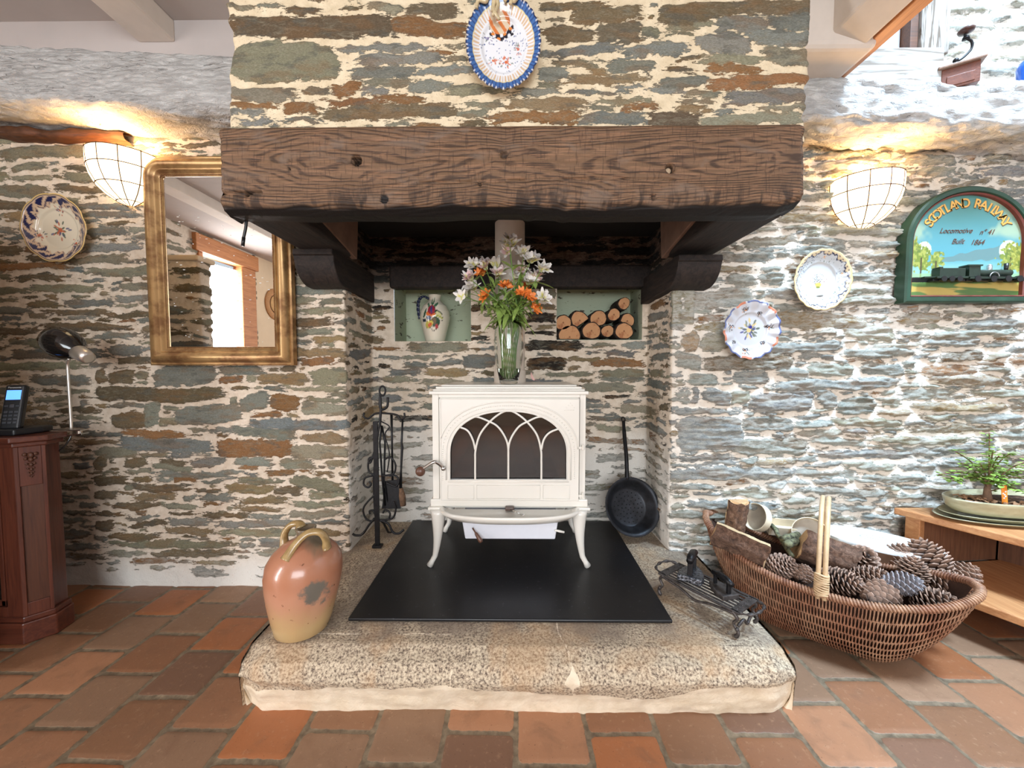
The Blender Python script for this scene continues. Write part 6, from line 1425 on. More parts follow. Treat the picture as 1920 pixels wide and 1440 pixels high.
stamp(col, el(-0.018, -0.034, 0.027, 0.018, 0.5), (60, 56, 50)); stamp(col, el(-0.018, -0.033, 0.025, 0.016, 0.5), (202, 186, 90)); stamp(col, el(-0.013, -0.036, 0.013, 0.008, 0.6), (208, 96, 56))
stamp(col, el(-0.038, 0.02, 0.006, 0.026, -0.3), (60, 90, 70)); stamp(col, el(-0.045, -0.014, 0.012, 0.010), (44, 50, 66)); 
for a_, b_ in ((0.0, -0.066), (0.010, -0.064), (-0.004, -0.060), (0.022, -0.058), (0.055, 0.0), (0.052, -0.014), (0.014, 0.050)): stamp(col, el(a_, b_, 0.003, 0.0035), (60, 56, 50))
ob = obj('pitcher_body', (V, F), M_GLAZE, pitch, fix=False); paint_attr(ob.data, col)
q = spline([(pc2.x - 0.030, 1.995, sill + 0.222), (pc2.x - 0.055, 1.99, sill + 0.234), (pc2.x - 0.078, 1.985, sill + 0.215), (pc2.x - 0.082, 1.98, sill + 0.17), (pc2.x - 0.074, 1.98, sill + 0.12)], 8); m = len(q)
tw = []
for ph_ in (0, math.pi):
    tw.append(tube([q[k] + Vector((0.0042 * math.cos(k * 0.9 + ph_), 0.0042 * math.sin(k * 0.9 + ph_), 0)) for k in range(m)], 0.0052, 8))
obj('twisted_handle', join(*tw), plain('dark_blue_glaze', (44, 52, 78), 0.25, var=0.2, coat=0.4), pitch, label='dark blue twisted handle')

# firewood
M_BARK = NT('rough_bark'); vb_ = M_BARK.coord(); n = M_BARK.noise(60, 5, 0.7, vb_, 0.6); M_BARK.base(M_BARK.ramp(n, [(0.3, srgb(54, 38, 30)), (0.55, srgb(110, 82, 66)), (0.75, srgb(150, 124, 106))])); M_BARK.set(Roughness=0.9); M_BARK.bump(n, 0.9, 0.008); M_BARK = M_BARK.m
M_BARKD = NT('dark_bark'); n = M_BARKD.noise(50, 5, 0.7, M_BARKD.coord(), 0.6); M_BARKD.base(M_BARKD.ramp(n, [(0.3, srgb(26, 20, 18)), (0.7, srgb(70, 54, 44))])); M_BARKD.set(Roughness=0.9); M_BARKD.bump(n, 0.9, 0.008); M_BARKD = M_BARKD.m
def cutface(name, ax_):
    t = NT(name); tc = t.n('ShaderNodeTexCoord'); mp = t.n('ShaderNodeMapping'); mp.inputs['Scale'].default_value = (1, 0, 1) if ax_ == 'y' else (0, 1, 1); t.L.new(tc.outputs['Object'], mp.inputs[0])
    ln = t.n('ShaderNodeVectorMath', operation='LENGTH'); t.L.new(mp.outputs[0], ln.inputs[0]); n = t.noise(30, 3, 0.6, t.coord())
    w = t.math('ADD', t.math('MULTIPLY', t.math('SINE', t.math('ADD', t.math('MULTIPLY', ln.outputs['Value'], 1300.0), t.math('MULTIPLY', n, 8.0))), 0.5), 0.5)
    c = t.mix(w, srgb(184, 128, 84), srgb(210, 160, 114)); c = t.mix(t.step(ln.outputs['Value'], 0.006, 0.002), c, srgb(130, 84, 54)); c = t.mix(t.step(t.noise(22, 4, 0.6, t.coord()), 0.50, 0.66), c, srgb(164, 104, 66))
    t.base(c); t.set(Roughness=0.8); t.bump(n, 0.3, 0.003); return t.m
M_CUT = cutface('sawn_log_end', 'y'); M_SPLIT = wood('split_wood', (226, 200, 160), (196, 160, 116), 1, 'x', 0.8)
def log_ring(r, seed, flat=None, n=26):
    rr = random.Random(seed); ph = [rr.uniform(0, 6.28) for _ in range(4)]; out = []
    for k in range(n):
        a = 2 * math.pi * k / n; q = r * (1 + 0.06 * math.sin(2 * a + ph[0]) + 0.035 * math.sin(3 * a + ph[1]) + 0.02 * math.sin(7 * a + ph[2])); x, z = q * math.cos(a), q * math.sin(a)
        if flat is not None:
            nx_, nz_, dd = flat; s = x * nx_ + z * nz_ - dd * r
            if s > 0: x -= nx_ * s; z -= nz_ * s
        out.append((x, z))
    return out
LG = [((1056, 605), 14.5, None, 'smallest looking round log at the far left of the upper row'), ((1087, 601), 17, (0.55, -0.8, 0.35), 'wedge shaped split log second from left in the upper row'), ((1122, 597), 15, None, 'round log with a dark knot in the middle of the upper row'), ((1151, 590), 11.5, None, 'small round log right of the knotted one in the upper row'), ((1170, 569), 11, None, 'topmost single round log leaning at the niche corner'), ((1176, 602), 13.5, (-0.4, -0.9, 0.4), 'half cut log under the topmost one by the niche side'), ((1068, 632), 22, (0.0, -1, 0.18), 'wide half round log lying flat at the lower left'), ((1109, 622), 16.5, None, 'large round log in the middle of the bottom row'), ((1139, 621), 11.5, None, 'small round log between two larger ones in the bottom row'), ((1170, 623), 16.0, None, 'large pale round log at the lower right corner')]
for i, ((px, py), rpx, flat, lb_) in enumerate(LG):
    d = 1.938 + 0.012 * ((i * 7) % 3); c = P(px, py, d); r = rpx * d / FPX * 1.0
    ring = log_ring(r, 100 + i, flat)
    mnz = min(z for x, z in ring) * 1.08
    if c.z + mnz < NICHE[1][2] + 0.001: c.z = NICHE[1][2] + 0.002 - mnz
    if c.x + r * 1.12 > NICHE[1][1]: c.x = NICHE[1][1] - r * 1.12
    t = thing('firewood_log', lb_ + ' of the niche', 'log', (c.x, d, c.z), 'logs stacked in the right niche')
    L = 0.16; V = []; F = []; n = len(ring)
    for k in range(9):
        y = d + L * k / 8; s = 1.08 if 0 < k < 8 else 1.03
        for j, (x, z) in enumerate(ring): w = s * (1 + 0.05 * math.sin(j * 3.1 + k * 2.3)); V.append((c.x + x * w, y, c.z + z * w))
    for k in range(8):
        for j in range(n): F.append((k * n + j, k * n + (j + 1) % n, (k + 1) * n + (j + 1) % n, (k + 1) * n + j))
    F.append(tuple(range(n)))
    obj('bark', (V, F), M_BARKD, t)
    obj('cut_face', ([(c.x + x * 0.93, d - 0.0015, c.z + z * 0.93) for x, z in ring], [tuple(range(n))]), M_CUT, t, smooth=False)

# ================================================================ willow basket and what it holds
M_WILLOW = NT('brown_willow'); vw = M_WILLOW.coord(); n = M_WILLOW.noise(38, 4, 0.65, vw); n2 = M_WILLOW.noise(7, 3, 0.6, vw)
M_WILLOW.base(M_WILLOW.mix(M_WILLOW.step(n2, 0.42, 0.62), M_WILLOW.ramp(n, [(0.3, srgb(104, 64, 46)), (0.7, srgb(164, 116, 88))]), M_WILLOW.ramp(n, [(0.3, srgb(122, 86, 64)), (0.7, srgb(186, 146, 116))]))); M_WILLOW.set(Roughness=0.5); M_WILLOW = M_WILLOW.m
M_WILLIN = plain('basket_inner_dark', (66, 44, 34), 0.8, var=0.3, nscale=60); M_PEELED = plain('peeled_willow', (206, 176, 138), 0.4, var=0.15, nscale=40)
BC = Vector((1.085, 1.355, 0)); bl = Vector((0.77, -0.64, 0)).normalized(); bw = Vector((-bl.y, bl.x, 0)) * -1
if bw.y > 0: bw = -bw
BA, BB = 0.372, 0.168
def bhw(t): return BB * max(0.0, 1 - abs(t) ** 2.7) ** 0.5
def bzr(t): return 0.222 + (0.120 if t < 0 else 0.082) * abs(t) ** 2.2
def bzb(t): return 0.006 + 0.17 * max(0.0, (abs(t) - 0.45) / 0.55) ** 1.7
def hull(t, ph, off=0.0):
    tt = t * (1 - 0.16 * math.sin(ph)); hw = bhw(t) * (abs(math.cos(ph)) ** 0.75) * (1 if math.cos(ph) >= 0 else -1); zr, zb_ = bzr(t), bzb(t)
    p = BC + bl * (BA * tt) + bw * hw; p.z = zr - (zr - zb_) * math.sin(ph) ** 0.85 if math.sin(ph) > 0 else zr
    cdir = Vector((0, 0, 0)) + bw * math.cos(ph); cdir.z = -math.sin(ph) * 0.9; cdir += bl * (0.5 * t ** 3); cdir.normalize(); return p + cdir * off
bk = thing('willow_basket', 'long boat shaped brown willow basket with a double hoop handle, full of cones', 'basket', (BC.x, BC.y, 0))
obj('lining', surf(lambda a, b: hull(-0.985 + 1.97 * a, math.pi * b, -0.004), 60, 30), M_WILLIN, bk, fix=False)
ribs = [tube([hull(-0.99 + 1.98 * k / 44, math.pi * j / 21, 0.001) for k in range(45)], 0.0024, 5) for j in range(1, 21)]
wv = []
NW = 168
for i in range(NW):
    t = -0.985 + 1.97 * (i + 0.5) / NW; s_ = 1 if i % 2 else -1
    wv.append(tube([hull(t + 0.0045 * s_ * math.sin(ph_ * 21), ph_, 0.0016 + 0.0030 * s_ * math.sin(ph_ * 21)) for ph_ in [math.pi * k / 84 for k in range(85)]], 0.0019, 4, caps=False))
obj('woven_body', join(*ribs, *wv), M_WILLOW, bk, fix=False)
rim = [hull(-1 + 2 * k / 80, 0) for k in range(81)] + [hull(1 - 2 * k / 80, math.pi) for k in range(1, 80)]
rim = [p + Vector((0, 0, 0.004)) for p in rim]
obj('rim', tube(rim, 0.0095, 8, closed=True), M_WILLOW, bk)
cum = [0.0]
for a, b in zip(rim, rim[1:] + rim[:1]): cum.append(cum[-1] + (b - a).length)
wr = []; NB_ = int(cum[-1] / 0.0085)
for k in range(NB_):
    s = cum[-1] * k / NB_; i = min(len(rim) - 1, int(np.searchsorted(cum, s, side='right') - 1)); a, b = rim[i], rim[(i + 1) % len(rim)]; L = max(1e-6, (b - a).length); p = a.lerp(b, (s - cum[i]) / L); d = (b - a).normalized(); u = d.cross(Vector((0, 0, 1))).normalized(); w = d.cross(u)
    wr.append(tube([p + u * (0.0102 * math.cos(q)) + w * (0.0102 * math.sin(q)) + d * (0.004 * math.sin(q)) for q in [2 * math.pi * j / 9 for j in range(9)]], 0.0032, 5, closed=True))
obj('rim_binding', join(*wr), M_WILLOW, bk, fix=False)
for s_ in (-1, 1):
    q = []
    for k in range(29):
        th = math.pi * k / 28; p = BC + bl * (0.0085 * s_ + 0.012) + bw * ((BB + 0.004) * math.copysign(abs(math.cos(th)) ** 0.8, math.cos(th))); p.z = 0.212 + (0.490 - 0.212) * abs(math.sin(th)) ** 0.62; q.append(p)
    obj('handle', tube(q, 0.0072, 10), M_PEELED, bk, label='peeled pale willow hoop handle')
wr = []
for k in range(11):
    z = 0.228 + k * 0.0065; x = BB + 0.004
    p = BC + bw * (x * 0.995) + bl * 0.012; wr.append(tube([p + bl * (0.018 * math.cos(q)) + bw * (0.0115 * math.sin(q)) + Vector((0, 0, z + 0.002 * math.sin(q * 2 + k))) for q in [2 * math.pi * j / 14 for j in range(14)]], 0.0032, 5, closed=True))
obj('handle_binding', join(*wr), M_PEELED, bk, fix=False)
# pine cones
def cone_geo(L, R, n, openness, seed):
    r = random.Random(seed); V = []; F = []; C = []
    for i in range(n):
        u = (i + 0.5) / n; z = L * (u - 0.5); rad = R * (math.sin(math.pi * (0.10 + 0.86 * u)) ** 0.72); a = i * 2.399963; ca, sa = math.cos(a), math.sin(a)
        el_ = 0.15 + 0.95 * (u - 0.25) if openness > 0.5 else 0.7 + 0.5 * u
        out = Vector((ca * math.cos(el_), sa * math.cos(el_), math.sin(el_))); side = Vector((-sa, ca, 0)); up = out.cross(side) * -1
        base = Vector((ca, sa, 0)) * (rad * 0.30) + Vector((0, 0, z - 0.012 * openness)); tip = Vector((ca, sa, 0)) * rad + Vector((0, 0, z + 0.010 * (el_)))
        w = (0.0072 + 0.0068 * math.sin(math.pi * u)) * (R / 0.045); th = 0.0022 if openness > 0.5 else 0.0034; m_ = base.lerp(tip, 0.72); b0 = len(V)
        pts = [base - side * w * 0.35, base + side * w * 0.35, m_ + side * w, tip + side * w * 0.45 + up * 0.001, tip - side * w * 0.45 + up * 0.001, m_ - side * w]
        V += [tuple(p + up * th) for p in pts] + [tuple(p - up * th * 0.6) for p in pts] + [tuple(tip + out * 0.0035 + up * 0.0015)]
        F += [tuple(b0 + k for k in (0, 1, 2, 3, 4, 5)), tuple(b0 + k for k in (11, 10, 9, 8, 7, 6))] + [(b0 + k, b0 + k + 6, b0 + (k + 1) % 6 + 6, b0 + (k + 1) % 6) for k in (0, 1, 2, 4, 5)] + [(b0 + 3, b0 + 9, b0 + 12), (b0 + 9, b0 + 10, b0 + 12), (b0 + 10, b0 + 4, b0 + 12), (b0 + 4, b0 + 3, b0 + 12)]
        v_ = r.uniform(0.8, 1.2); dk = np.array(lin((64, 46, 38))) * v_; lt = np.array(lin((158, 128, 110) if openness > 0.5 else (152, 124, 108))) * v_
        C += [dk, dk, dk * 0.5 + lt * 0.5, lt, lt, dk * 0.5 + lt * 0.5, dk, dk, dk * 0.6 + lt * 0.4, lt, lt, dk * 0.6 + lt * 0.4, lt * 1.1]
    k0 = len(V); core = lathe([(0.002, -L * 0.5), (R * 0.42, -L * 0.3), (R * 0.45, 0), (R * 0.3, L * 0.3), (0.002, L * 0.48)], 10); V += core[0]; F += [tuple(i + k0 for i in f) for f in core[1]]; C += [np.array(lin((50, 36, 30)))] * len(core[0])
    return V, F, np.array(C)
M_CONE = painted('pine_cone_scale', 0.6, 0.0)
M_CONEG = NT('grey_pine_cone'); M_CONEG.base(M_CONEG.mix(0.7, M_CONEG.attr('paint', 'Color'), srgb(132, 134, 142))); M_CONEG.set(Roughness=0.7); M_CONEG = M_CONEG.m
cone_me = []
for nm, args, mt in (('open_cone', (0.105, 0.050, 92, 1.0, 1), M_CONE), ('closed_cone', (0.10, 0.044, 110, 0.2, 2), M_CONE), ('grey_cone', (0.095, 0.034, 92, 0.2, 3), M_CONEG), ('long_cone', (0.125, 0.044, 105, 0.9, 4), M_CONE)):
    V, F, C = cone_geo(*args); me = bpy.data.meshes.new(nm); me.from_pydata(V, [], F); paint_attr(me, C); me.materials.append(mt); cone_me.append(me)
CN = [((1462, 1062), 1, 0.24, (0.9, 0.2, 0.4), 0.95, 'tightly closed grey brown pine cone left of the basket handle'), ((1506, 1076), 0, 0.235, (0.3, 1.2, 1.0), 0.62, 'small open pine cone half hidden just left of the basket handle'), ((1572, 1090), 3, 0.235, (1.25, 0.3, 0.5), 1.0, 'fine scaled pine cone just right of the basket handle base'), ((1616, 1050), 0, 0.26, (0.7, -0.4, 0.2), 1.0, 'dark open pine cone in front of the right bark log'), ((1652, 1116), 3, 0.225, (1.5, 0.35, 2.0), 1.05, 'coarse pine cone lying at the front rim of the basket'), ((1687, 1094), 2, 0.265, (1.35, 0.5, 1.1), 1.0, 'slim blue grey pine cone in the middle of the heap'), ((1684, 1046), 0, 0.268, (0.4, 0.6, 0.8), 0.92, 'open pine cone at the back edge under the white lid'), ((1742, 1048), 0, 0.285, (-0.5, 0.5, 0.9), 1.15, 'largest open pine cone crowning the heap on the right'), ((1779, 1096), 3, 0.25, (1.2, 0.7, 0.6), 0.98, 'dark pine cone against the right rim of the basket'), ((1752, 1134), 0, 0.225, (0.9, -0.2, 0.9), 0.98, 'spread open pine cone at the lower right front of the basket'), ((1806, 1080), 0, 0.25, (0.2, 0.8, 0.3), 0.85, 'brown pine cone in the far right corner of the basket'), ((1712, 1072), 0, 0.27, (0.2, 0.1, 2.1), 0.85, 'pine cone wedged behind the slim grey one'), ((1625, 1085), 3, 0.245, (1.0, -0.5, 1.3), 0.92, 'dark pine cone near the middle of the basket heap')]
for i, ((px, py), k, z, rot, s, lb_) in enumerate(CN):
    o = bpy.data.objects.new('pine_cone', cone_me[k]); COL.objects.link(o); o.location = PZ(px, py, z); o.rotation_euler = rot; o.scale = (s, s, s); tag(o, lb_, 'pine cone', 'pine cones in the willow basket')
# split logs in the basket: local x is the length of the log
def split_log(label, ctr, rot, L, R, flat=0.1, M1=None, name='split_log'):
    t = thing(name, label, 'log', ctr); Rm = Matrix.Translation(ctr) @ Euler(rot).to_matrix().to_4x4()
    n = 18; ns = 12; V = []; F = []; sd_ = int(abs(ctr[0]) * 1000)
    for i in range(ns + 1):
        x = L * (i / ns - 0.5)
        for k in range(n + 1):
            a = math.pi * (1.0 + k / n); q = R * (1 + 0.06 * math.sin(k * 1.9 + sd_) + 0.04 * math.sin(i * 1.7 + k * 0.8)); V.append((x + 0.004 * math.sin(k), q * math.cos(a), q * math.sin(a) * 0.95))
    for i in range(ns):
        for k in range(n): F.append((i * (n + 1) + k, i * (n + 1) + k + 1, (i + 1) * (n + 1) + k + 1, (i + 1) * (n + 1) + k))
    obj('bark', xf((V, F), Rm), M_BARK, t)
    def fz(x, y): return R * flat * (1 - (y / R) ** 2) + 0.002 * math.sin(x * 90 + y * 60)
    obj('split_face', xf(surf(lambda a, b: (L * (a - 0.5), R * 1.0 * (2 * b - 1), fz(L * (a - 0.5), R * (2 * b - 1))), 14, 9), Rm), M_SPLIT, t, label='pale split face')
    for e in (0, ns):
        ring = [V[e * (n + 1) + k] for k in range(n + 1)]; x = L * (e / ns - 0.5); ring += [(x, R * (1 - 2 * j / 8), fz(x, R * (1 - 2 * j / 8))) for j in range(1, 8)]
        obj('cut_face', xf((ring, [tuple(range(len(ring)))]), Rm), M_CUTX, t, smooth=False)
    return t
M_CUTX = wood('sawn_end_grain', (214, 178, 134), (176, 134, 92), 2.0, 'z', 0.8)
c = PZ(1392, 1003, 0.325); split_log('thick split log with pale face and rough bark at the left of the basket', c, (-0.38, 0.25, -0.62), 0.175, 0.085)
c = PZ(1362, 958, 0.36); split_log('upright bark covered log standing behind the pale faced one', Vector((c.x, min(c.y, 1.52), c.z)), (0.0, 1.4, 1.75), 0.15, 0.042)
c = PZ(1545, 1030, 0.285); split_log('bark covered log lying crosswise behind the basket handle', c, (-0.95, 0.25, -0.45), 0.16, 0.075)
# mossy branch pieces
M_MOSS = NT('lichen_bark'); n = M_MOSS.noise(70, 4, 0.6, M_MOSS.coord()); M_MOSS.base(M_MOSS.ramp(n, [(0.35, srgb(52, 48, 38)), (0.6, srgb(126, 126, 96))])); M_MOSS.set(Roughness=0.9); M_MOSS.bump(n, 0.6, 0.004); M_MOSS = M_MOSS.m
for (p0_, p1_, r_, lb_) in (((1447, 985), (1486, 1042), 0.0085, 'thin lichen covered stick pointing down at the closed pine cone'), ((1468, 1012), (1496, 1002), 0.013, 'short mossy green branch piece beside the round box'), ((1474, 1022), (1500, 1012), 0.013, 'lower short mossy branch piece above the cones')):
    a, b = PZ(*p0_, 0.315), PZ(*p1_, 0.275 if r_ < 0.01 else 0.30)
    q = [a.lerp(b, k / 6) + Vector((0.003 * math.sin(k * 2.1), 0.002 * math.cos(k * 3), 0.003 * math.sin(k))) for k in range(7)]
    tag(obj('mossy_branch', tube(q, [r_ * (1 + 0.15 * math.sin(k * 2)) for k in range(7)], 10), M_MOSS), lb_, 'branch')
# round wooden cheese boxes and a shallow crate
M_CHIP = plain('pale_chipwood', (226, 210, 184), 0.6, var=0.06, nscale=30)
def cheese_box(label, c, ax_, R, h):
    t = thing('round_wooden_box', label, 'box', c); _ax = Vector(ax_).normalized(); n = 40
    obj('band', alathe2([(0, R), (h, R), (h, R - 0.0025), (0.003, R - 0.0025)], c, _ax, n), M_CHIP, t, sharp=50)
    obj('base', alathe2([(0.003, R - 0.002), (0.0045, R - 0.002), (0.0046, 0.0005)], c, _ax, n), plain('box_base_grey', (168, 158, 146), 0.6), t, sharp=50)
    return t, _ax
def alathe2(prof_, o, ax, n):
    _, u, w = frame_axes(ax); V = []; F = []
    for t, r in prof_:
        for k in range(n): a = 2 * math.pi * k / n; V.append(tuple(Vector(o) + ax * t + u * (r * math.cos(a)) + w * (r * math.sin(a))))
    for i in range(len(prof_) - 1):
        for k in range(n): F.append((i * n + k, i * n + (k + 1) % n, (i + 1) * n + (k + 1) % n, (i + 1) * n + k))
    return V, F
cheese_box('round thin wooden box tipped open behind the pale split log', PZ(1430, 975, 0.335) + Vector((0, 0.02, 0)), (-0.95, -0.25, 0.35), 0.055, 0.030)
tb, ax2 = cheese_box('round thin wooden box with printed red lettering on its band, behind the handle', PZ(1530, 1008, 0.30) + Vector((0, 0.03, 0)), (-0.55, -0.75, 0.45), 0.060, 0.032)
c = PZ(1478, 988, 0.31)
cr = thing('shallow_wood_crate', 'small shallow pale wooden crate between the two round boxes', 'crate', c)
R_ = Matrix.Translation(Vector((c.x, c.y + 0.03, c.z - 0.03))) @ Matrix.Rotation(-0.25, 4, 'Z') @ Matrix.Rotation(0.15, 4, 'X')
obj('crate_sides', join(*[xf(b_, R_) for b_ in (box(-0.065, 0.065, -0.04, -0.036, 0, 0.035), box(-0.065, 0.065, 0.036, 0.04, 0, 0.035), box(-0.065, -0.061, -0.036, 0.036, 0, 0.035), box(0.061, 0.065, -0.036, 0.036, 0, 0.035))]), M_CHIP, cr, smooth=False)
obj('crate_base', xf(box(-0.061, 0.061, -0.036, 0.036, 0, 0.003), R_), M_CHIP, cr, smooth=False)

# oval box with white lid behind the basket
M_LID = plain('white_painted_lid', (230, 232, 232), 0.5, var=0.02, bump=0.05); M_OVB = plain('brown_box_side', (120, 88, 66), 0.6, var=0.15)
oc = Vector((1.385, 1.452, 0)); zl_ = 0.300; A_, B_ = 0.178, 0.104
ovb = thing('oval_box', 'large oval box with white lid bearing a faint grey wreath, behind the basket', 'box', oc)
def oval(s, z, n=56): return [tuple(oc + bl * (A_ * s * math.cos(2 * math.pi * k / n)) + bw * (B_ * s * math.sin(2 * math.pi * k / n)) + Vector((0, 0, z))) for k in range(n)]
def ovring(levels):
    rs_ = [oval(s, z) for s, z in levels]; V = [p for r_ in rs_ for p in r_]; F = []
    for i in range(len(rs_) - 1):
        for k in range(56): F.append((i * 56 + k, i * 56 + (k + 1) % 56, (i + 1) * 56 + (k + 1) % 56, (i + 1) * 56 + k))
    F.append(tuple(range(56))); F.append(tuple(range((len(rs_) - 1) * 56, len(rs_) * 56))); return V, F
obj('box_side', ovring([(0.97, 0.002), (0.97, zl_ - 0.004)]), M_OVB, ovb, sharp=50)
obj('lid', ovring([(1.0, zl_ - 0.012), (1.0, zl_ - 0.001), (0.99, zl_)]), M_LID, ovb, sharp=50, label='white oval lid')
wl = []
for k in range(34):
    a = 2 * math.pi * k / 34; p = oc + bl * (0.052 * math.cos(a)) + bw * (0.030 * math.sin(a)) + Vector((0, 0, zl_ + 0.0003)); wl.append(box(p.x - 0.0028, p.x + 0.0028, p.y - 0.0012, p.y + 0.0012, zl_ + 0.0001, zl_ + 0.0006))
for k in range(9): p = oc + bl * (-0.03 + 0.0075 * k); wl.append(box(p.x - 0.002, p.x + 0.002, p.y - 0.002, p.y + 0.001, zl_ + 0.0001, zl_ + 0.0006))
obj('wreath_print', join(*wl), plain('grey_print', (150, 156, 160), 0.7, bump=0), ovb, smooth=False)

# ================================================================ wooden bench with bonsai
M_OAK = wood('honey_oak', (206, 154, 106), (170, 112, 70), 0.8, 'y', 0.45); M_OAKD = wood('brown_oak', (120, 80, 54), (84, 52, 36), 0.8, 'z', 0.6)
bdir = Vector((0.15, -0.30, 0)).normalized(); bper = Vector((-bdir.y, bdir.x, 0)); 
if bper.x < 0: bper = -bper
B0 = Vector((1.580, 1.596, 0))
def bq(s, w, z): return tuple(B0 + bdir * s + bper * w + Vector((0, 0, z)))
def bslab(s0, s1, w0, w1, z0, z1, cut=None):
    V = [bq(s, w, z) for s in (s0, s1) for w in (w0, w1) for z in (z0, z1)]; V = [(x, min(y, 1.600), z) for x, y, z in V]; return V, box(0, 1, 0, 1, 0, 1)[1]
bn = thing('low_bench', 'low honey oak bench with a lower shelf standing along the right side', 'bench', B0)
obj('bench_top', bslab(0.0, 1.15, 0.0, 0.52, 0.345, 0.372), M_OAK, bn, smooth=False, bevel=0.004)
pl_ = PZ(1841, 1132, 0.150); rel = pl_ - B0; wl_ = rel.dot(bper)
obj('lower_shelf', bslab(0.02, 1.13, wl_, 0.50, 0.122, 0.150), M_OAK, bn, smooth=False, bevel=0.004)
for s0, w0 in ((0.030, 0.02), (1.08, 0.02), (0.030, 0.44), (1.08, 0.44)): obj('leg', bslab(s0, s0 + 0.045, w0, w0 + 0.045, 0.001, 0.345), M_OAK, bn, smooth=False, bevel=0.003)
obj('end_panel', bslab(0.04, 0.06, 0.06, 0.46, 0.150, 0.345), M_OAKD, bn, smooth=False)
obj('back_panel', bslab(0.06, 1.10, 0.47, 0.485, 0.150, 0.345), M_OAKD, bn, smooth=False)
M_POT = NT('celadon_glaze'); n = M_POT.noise(14, 4, 0.6, M_POT.coord((1, 1, 3))); M_POT.base(M_POT.ramp(n, [(0.3, srgb(150, 142, 110)), (0.7, srgb(184, 178, 148))])); M_POT.set(Roughness=0.25, Coat_Weight=0.3); M_POT = M_POT.m
bp0 = Vector((1.915, 1.478, 0.374))
def ovpot(levels, A, B, n=72, capb=True):
    rs_ = [[(bp0.x + A * s * math.cos(2 * math.pi * k / n), bp0.y + B * s * math.sin(2 * math.pi * k / n), bp0.z + z) for k in range(n)] for s, z in levels]; V = [p for r_ in rs_ for p in r_]; F = []
    for i in range(len(rs_) - 1):
        for k in range(n): F.append((i * n + k, i * n + (k + 1) % n, (i + 1) * n + (k + 1) % n, (i + 1) * n + k))
    F.append(tuple(range(n))); F.append(tuple(range((len(rs_) - 1) * n, len(rs_) * n)[::-1])); return V, F
o = obj('pot_saucer', ovpot([(0.86, 0.0), (0.98, 0.012), (1.0, 0.0135), (0.97, 0.014), (0.85, 0.004)], 0.280, 0.113), M_POT, None); tag(o, 'lower and wider pale glazed saucer of the two under the bonsai pot', 'saucer')
o = obj('pot_saucer', ovpot([(0.84, 0.010), (0.98, 0.025), (1.0, 0.0265), (0.97, 0.027), (0.84, 0.016)], 0.262, 0.104), M_POT, None); tag(o, 'upper celadon saucer directly under the bonsai pot', 'saucer')
bon = thing('potted_bonsai', 'small leafy bonsai tree in a long shallow celadon pot on the bench', 'bonsai', bp0 + Vector((0, 0, 0.018)))
obj('pot', ovpot([(0.82, 0.0285), (0.88, 0.032), (0.97, 0.052), (0.99, 0.074), (1.0, 0.078), (1.0, 0.084), (0.965, 0.084), (0.95, 0.070)], 0.248, 0.098), M_POT, bon)
M_SOIL = NT('bark_mulch'); n = M_SOIL.voro(70, M_SOIL.coord(), out='Color'); n3 = M_SOIL.noise(60, 3, 0.6, M_SOIL.coord()); M_SOIL.base(M_SOIL.ramp(n3, [(0.35, srgb(36, 26, 22)), (0.6, srgb(96, 68, 50)), (0.72, srgb(170, 130, 96))])); M_SOIL.set(Roughness=0.95); M_SOIL.bump(n3, 1.0, 0.01); M_SOIL = M_SOIL.m
obj('soil', ovpot([(0.94, 0.066), (0.6, 0.072), (0.2, 0.076)], 0.248, 0.098), M_SOIL, bon)
ch = []
for k in range(34):
    a, rr_ = random.uniform(2.4, 4.6), random.uniform(0.4, 0.86); x, y = bp0.x + 0.248 * rr_ * math.cos(a), bp0.y + 0.098 * rr_ * math.sin(a); ch.append(xf(box(-0.009, 0.009, -0.005, 0.005, -0.002, 0.002), Matrix.Translation((x, y, bp0.z + 0.077)) @ Euler((random.uniform(-.5, .5), random.uniform(-.5, .5), random.uniform(0, 3))).to_matrix().to_4x4()))
obj('bark_chips', join(*ch), plain('pine_bark_chip', (150, 112, 82), 0.8, var=0.3), bon, smooth=False)['kind'] = 'stuff'
tx_ = P(1855, 905, 1.47).x; tz = bp0.z + 0.070
M_TRUNK = plain('bonsai_bark', (120, 92, 72), 0.85, var=0.3, nscale=80, bump=0.6)
brs = [tube([(tx_, 1.475, tz), (tx_ + 0.002, 1.475, tz + 0.02), (tx_ - 0.004, 1.472, tz + 0.05), (tx_ + 0.004, 1.47, tz + 0.085)], [0.017, 0.012, 0.009, 0.006], 10)]
tips = []
rb = random.Random(3)
for k in range(20):
    a = rb.uniform(0, 6.28); st_ = Vector((tx_ + 0.0, 1.472, tz + rb.uniform(0.035, 0.085))); sp_x = rb.uniform(0.06, 0.19) if k else 0.02
    en = st_ + Vector((math.cos(a) * sp_x, math.sin(a) * sp_x * 0.42, rb.uniform(0.0, 0.13) if k else 0.20)); md = st_.lerp(en, 0.5) + Vector((0, 0, 0.02)); q = spline([st_, md, en], 4); brs.append(tube(q, 0.0022, 5)); tips += q[2:]
obj('trunk', join(*brs), M_TRUNK, bon)
M_BLEAF = plain('bonsai_leaf', (146, 176, 84), 0.4, var=0.3, nscale=50, bump=0.1); lv = []
for p in tips:
    for k in range(5):
        a = rb.uniform(0, 6.28); b0_ = Vector(p) + Vector((rb.uniform(-.012, .012), rb.uniform(-.012, .012), rb.uniform(-.008, .012))); lv.append(leaf_geo(b0_, (math.cos(a), math.sin(a), rb.uniform(-0.1, 0.5)), rb.uniform(0.013, 0.024), rb.uniform(0.005, 0.009), 0.25))
obj('foliage', join(*lv), M_BLEAF, bon, fix=False)
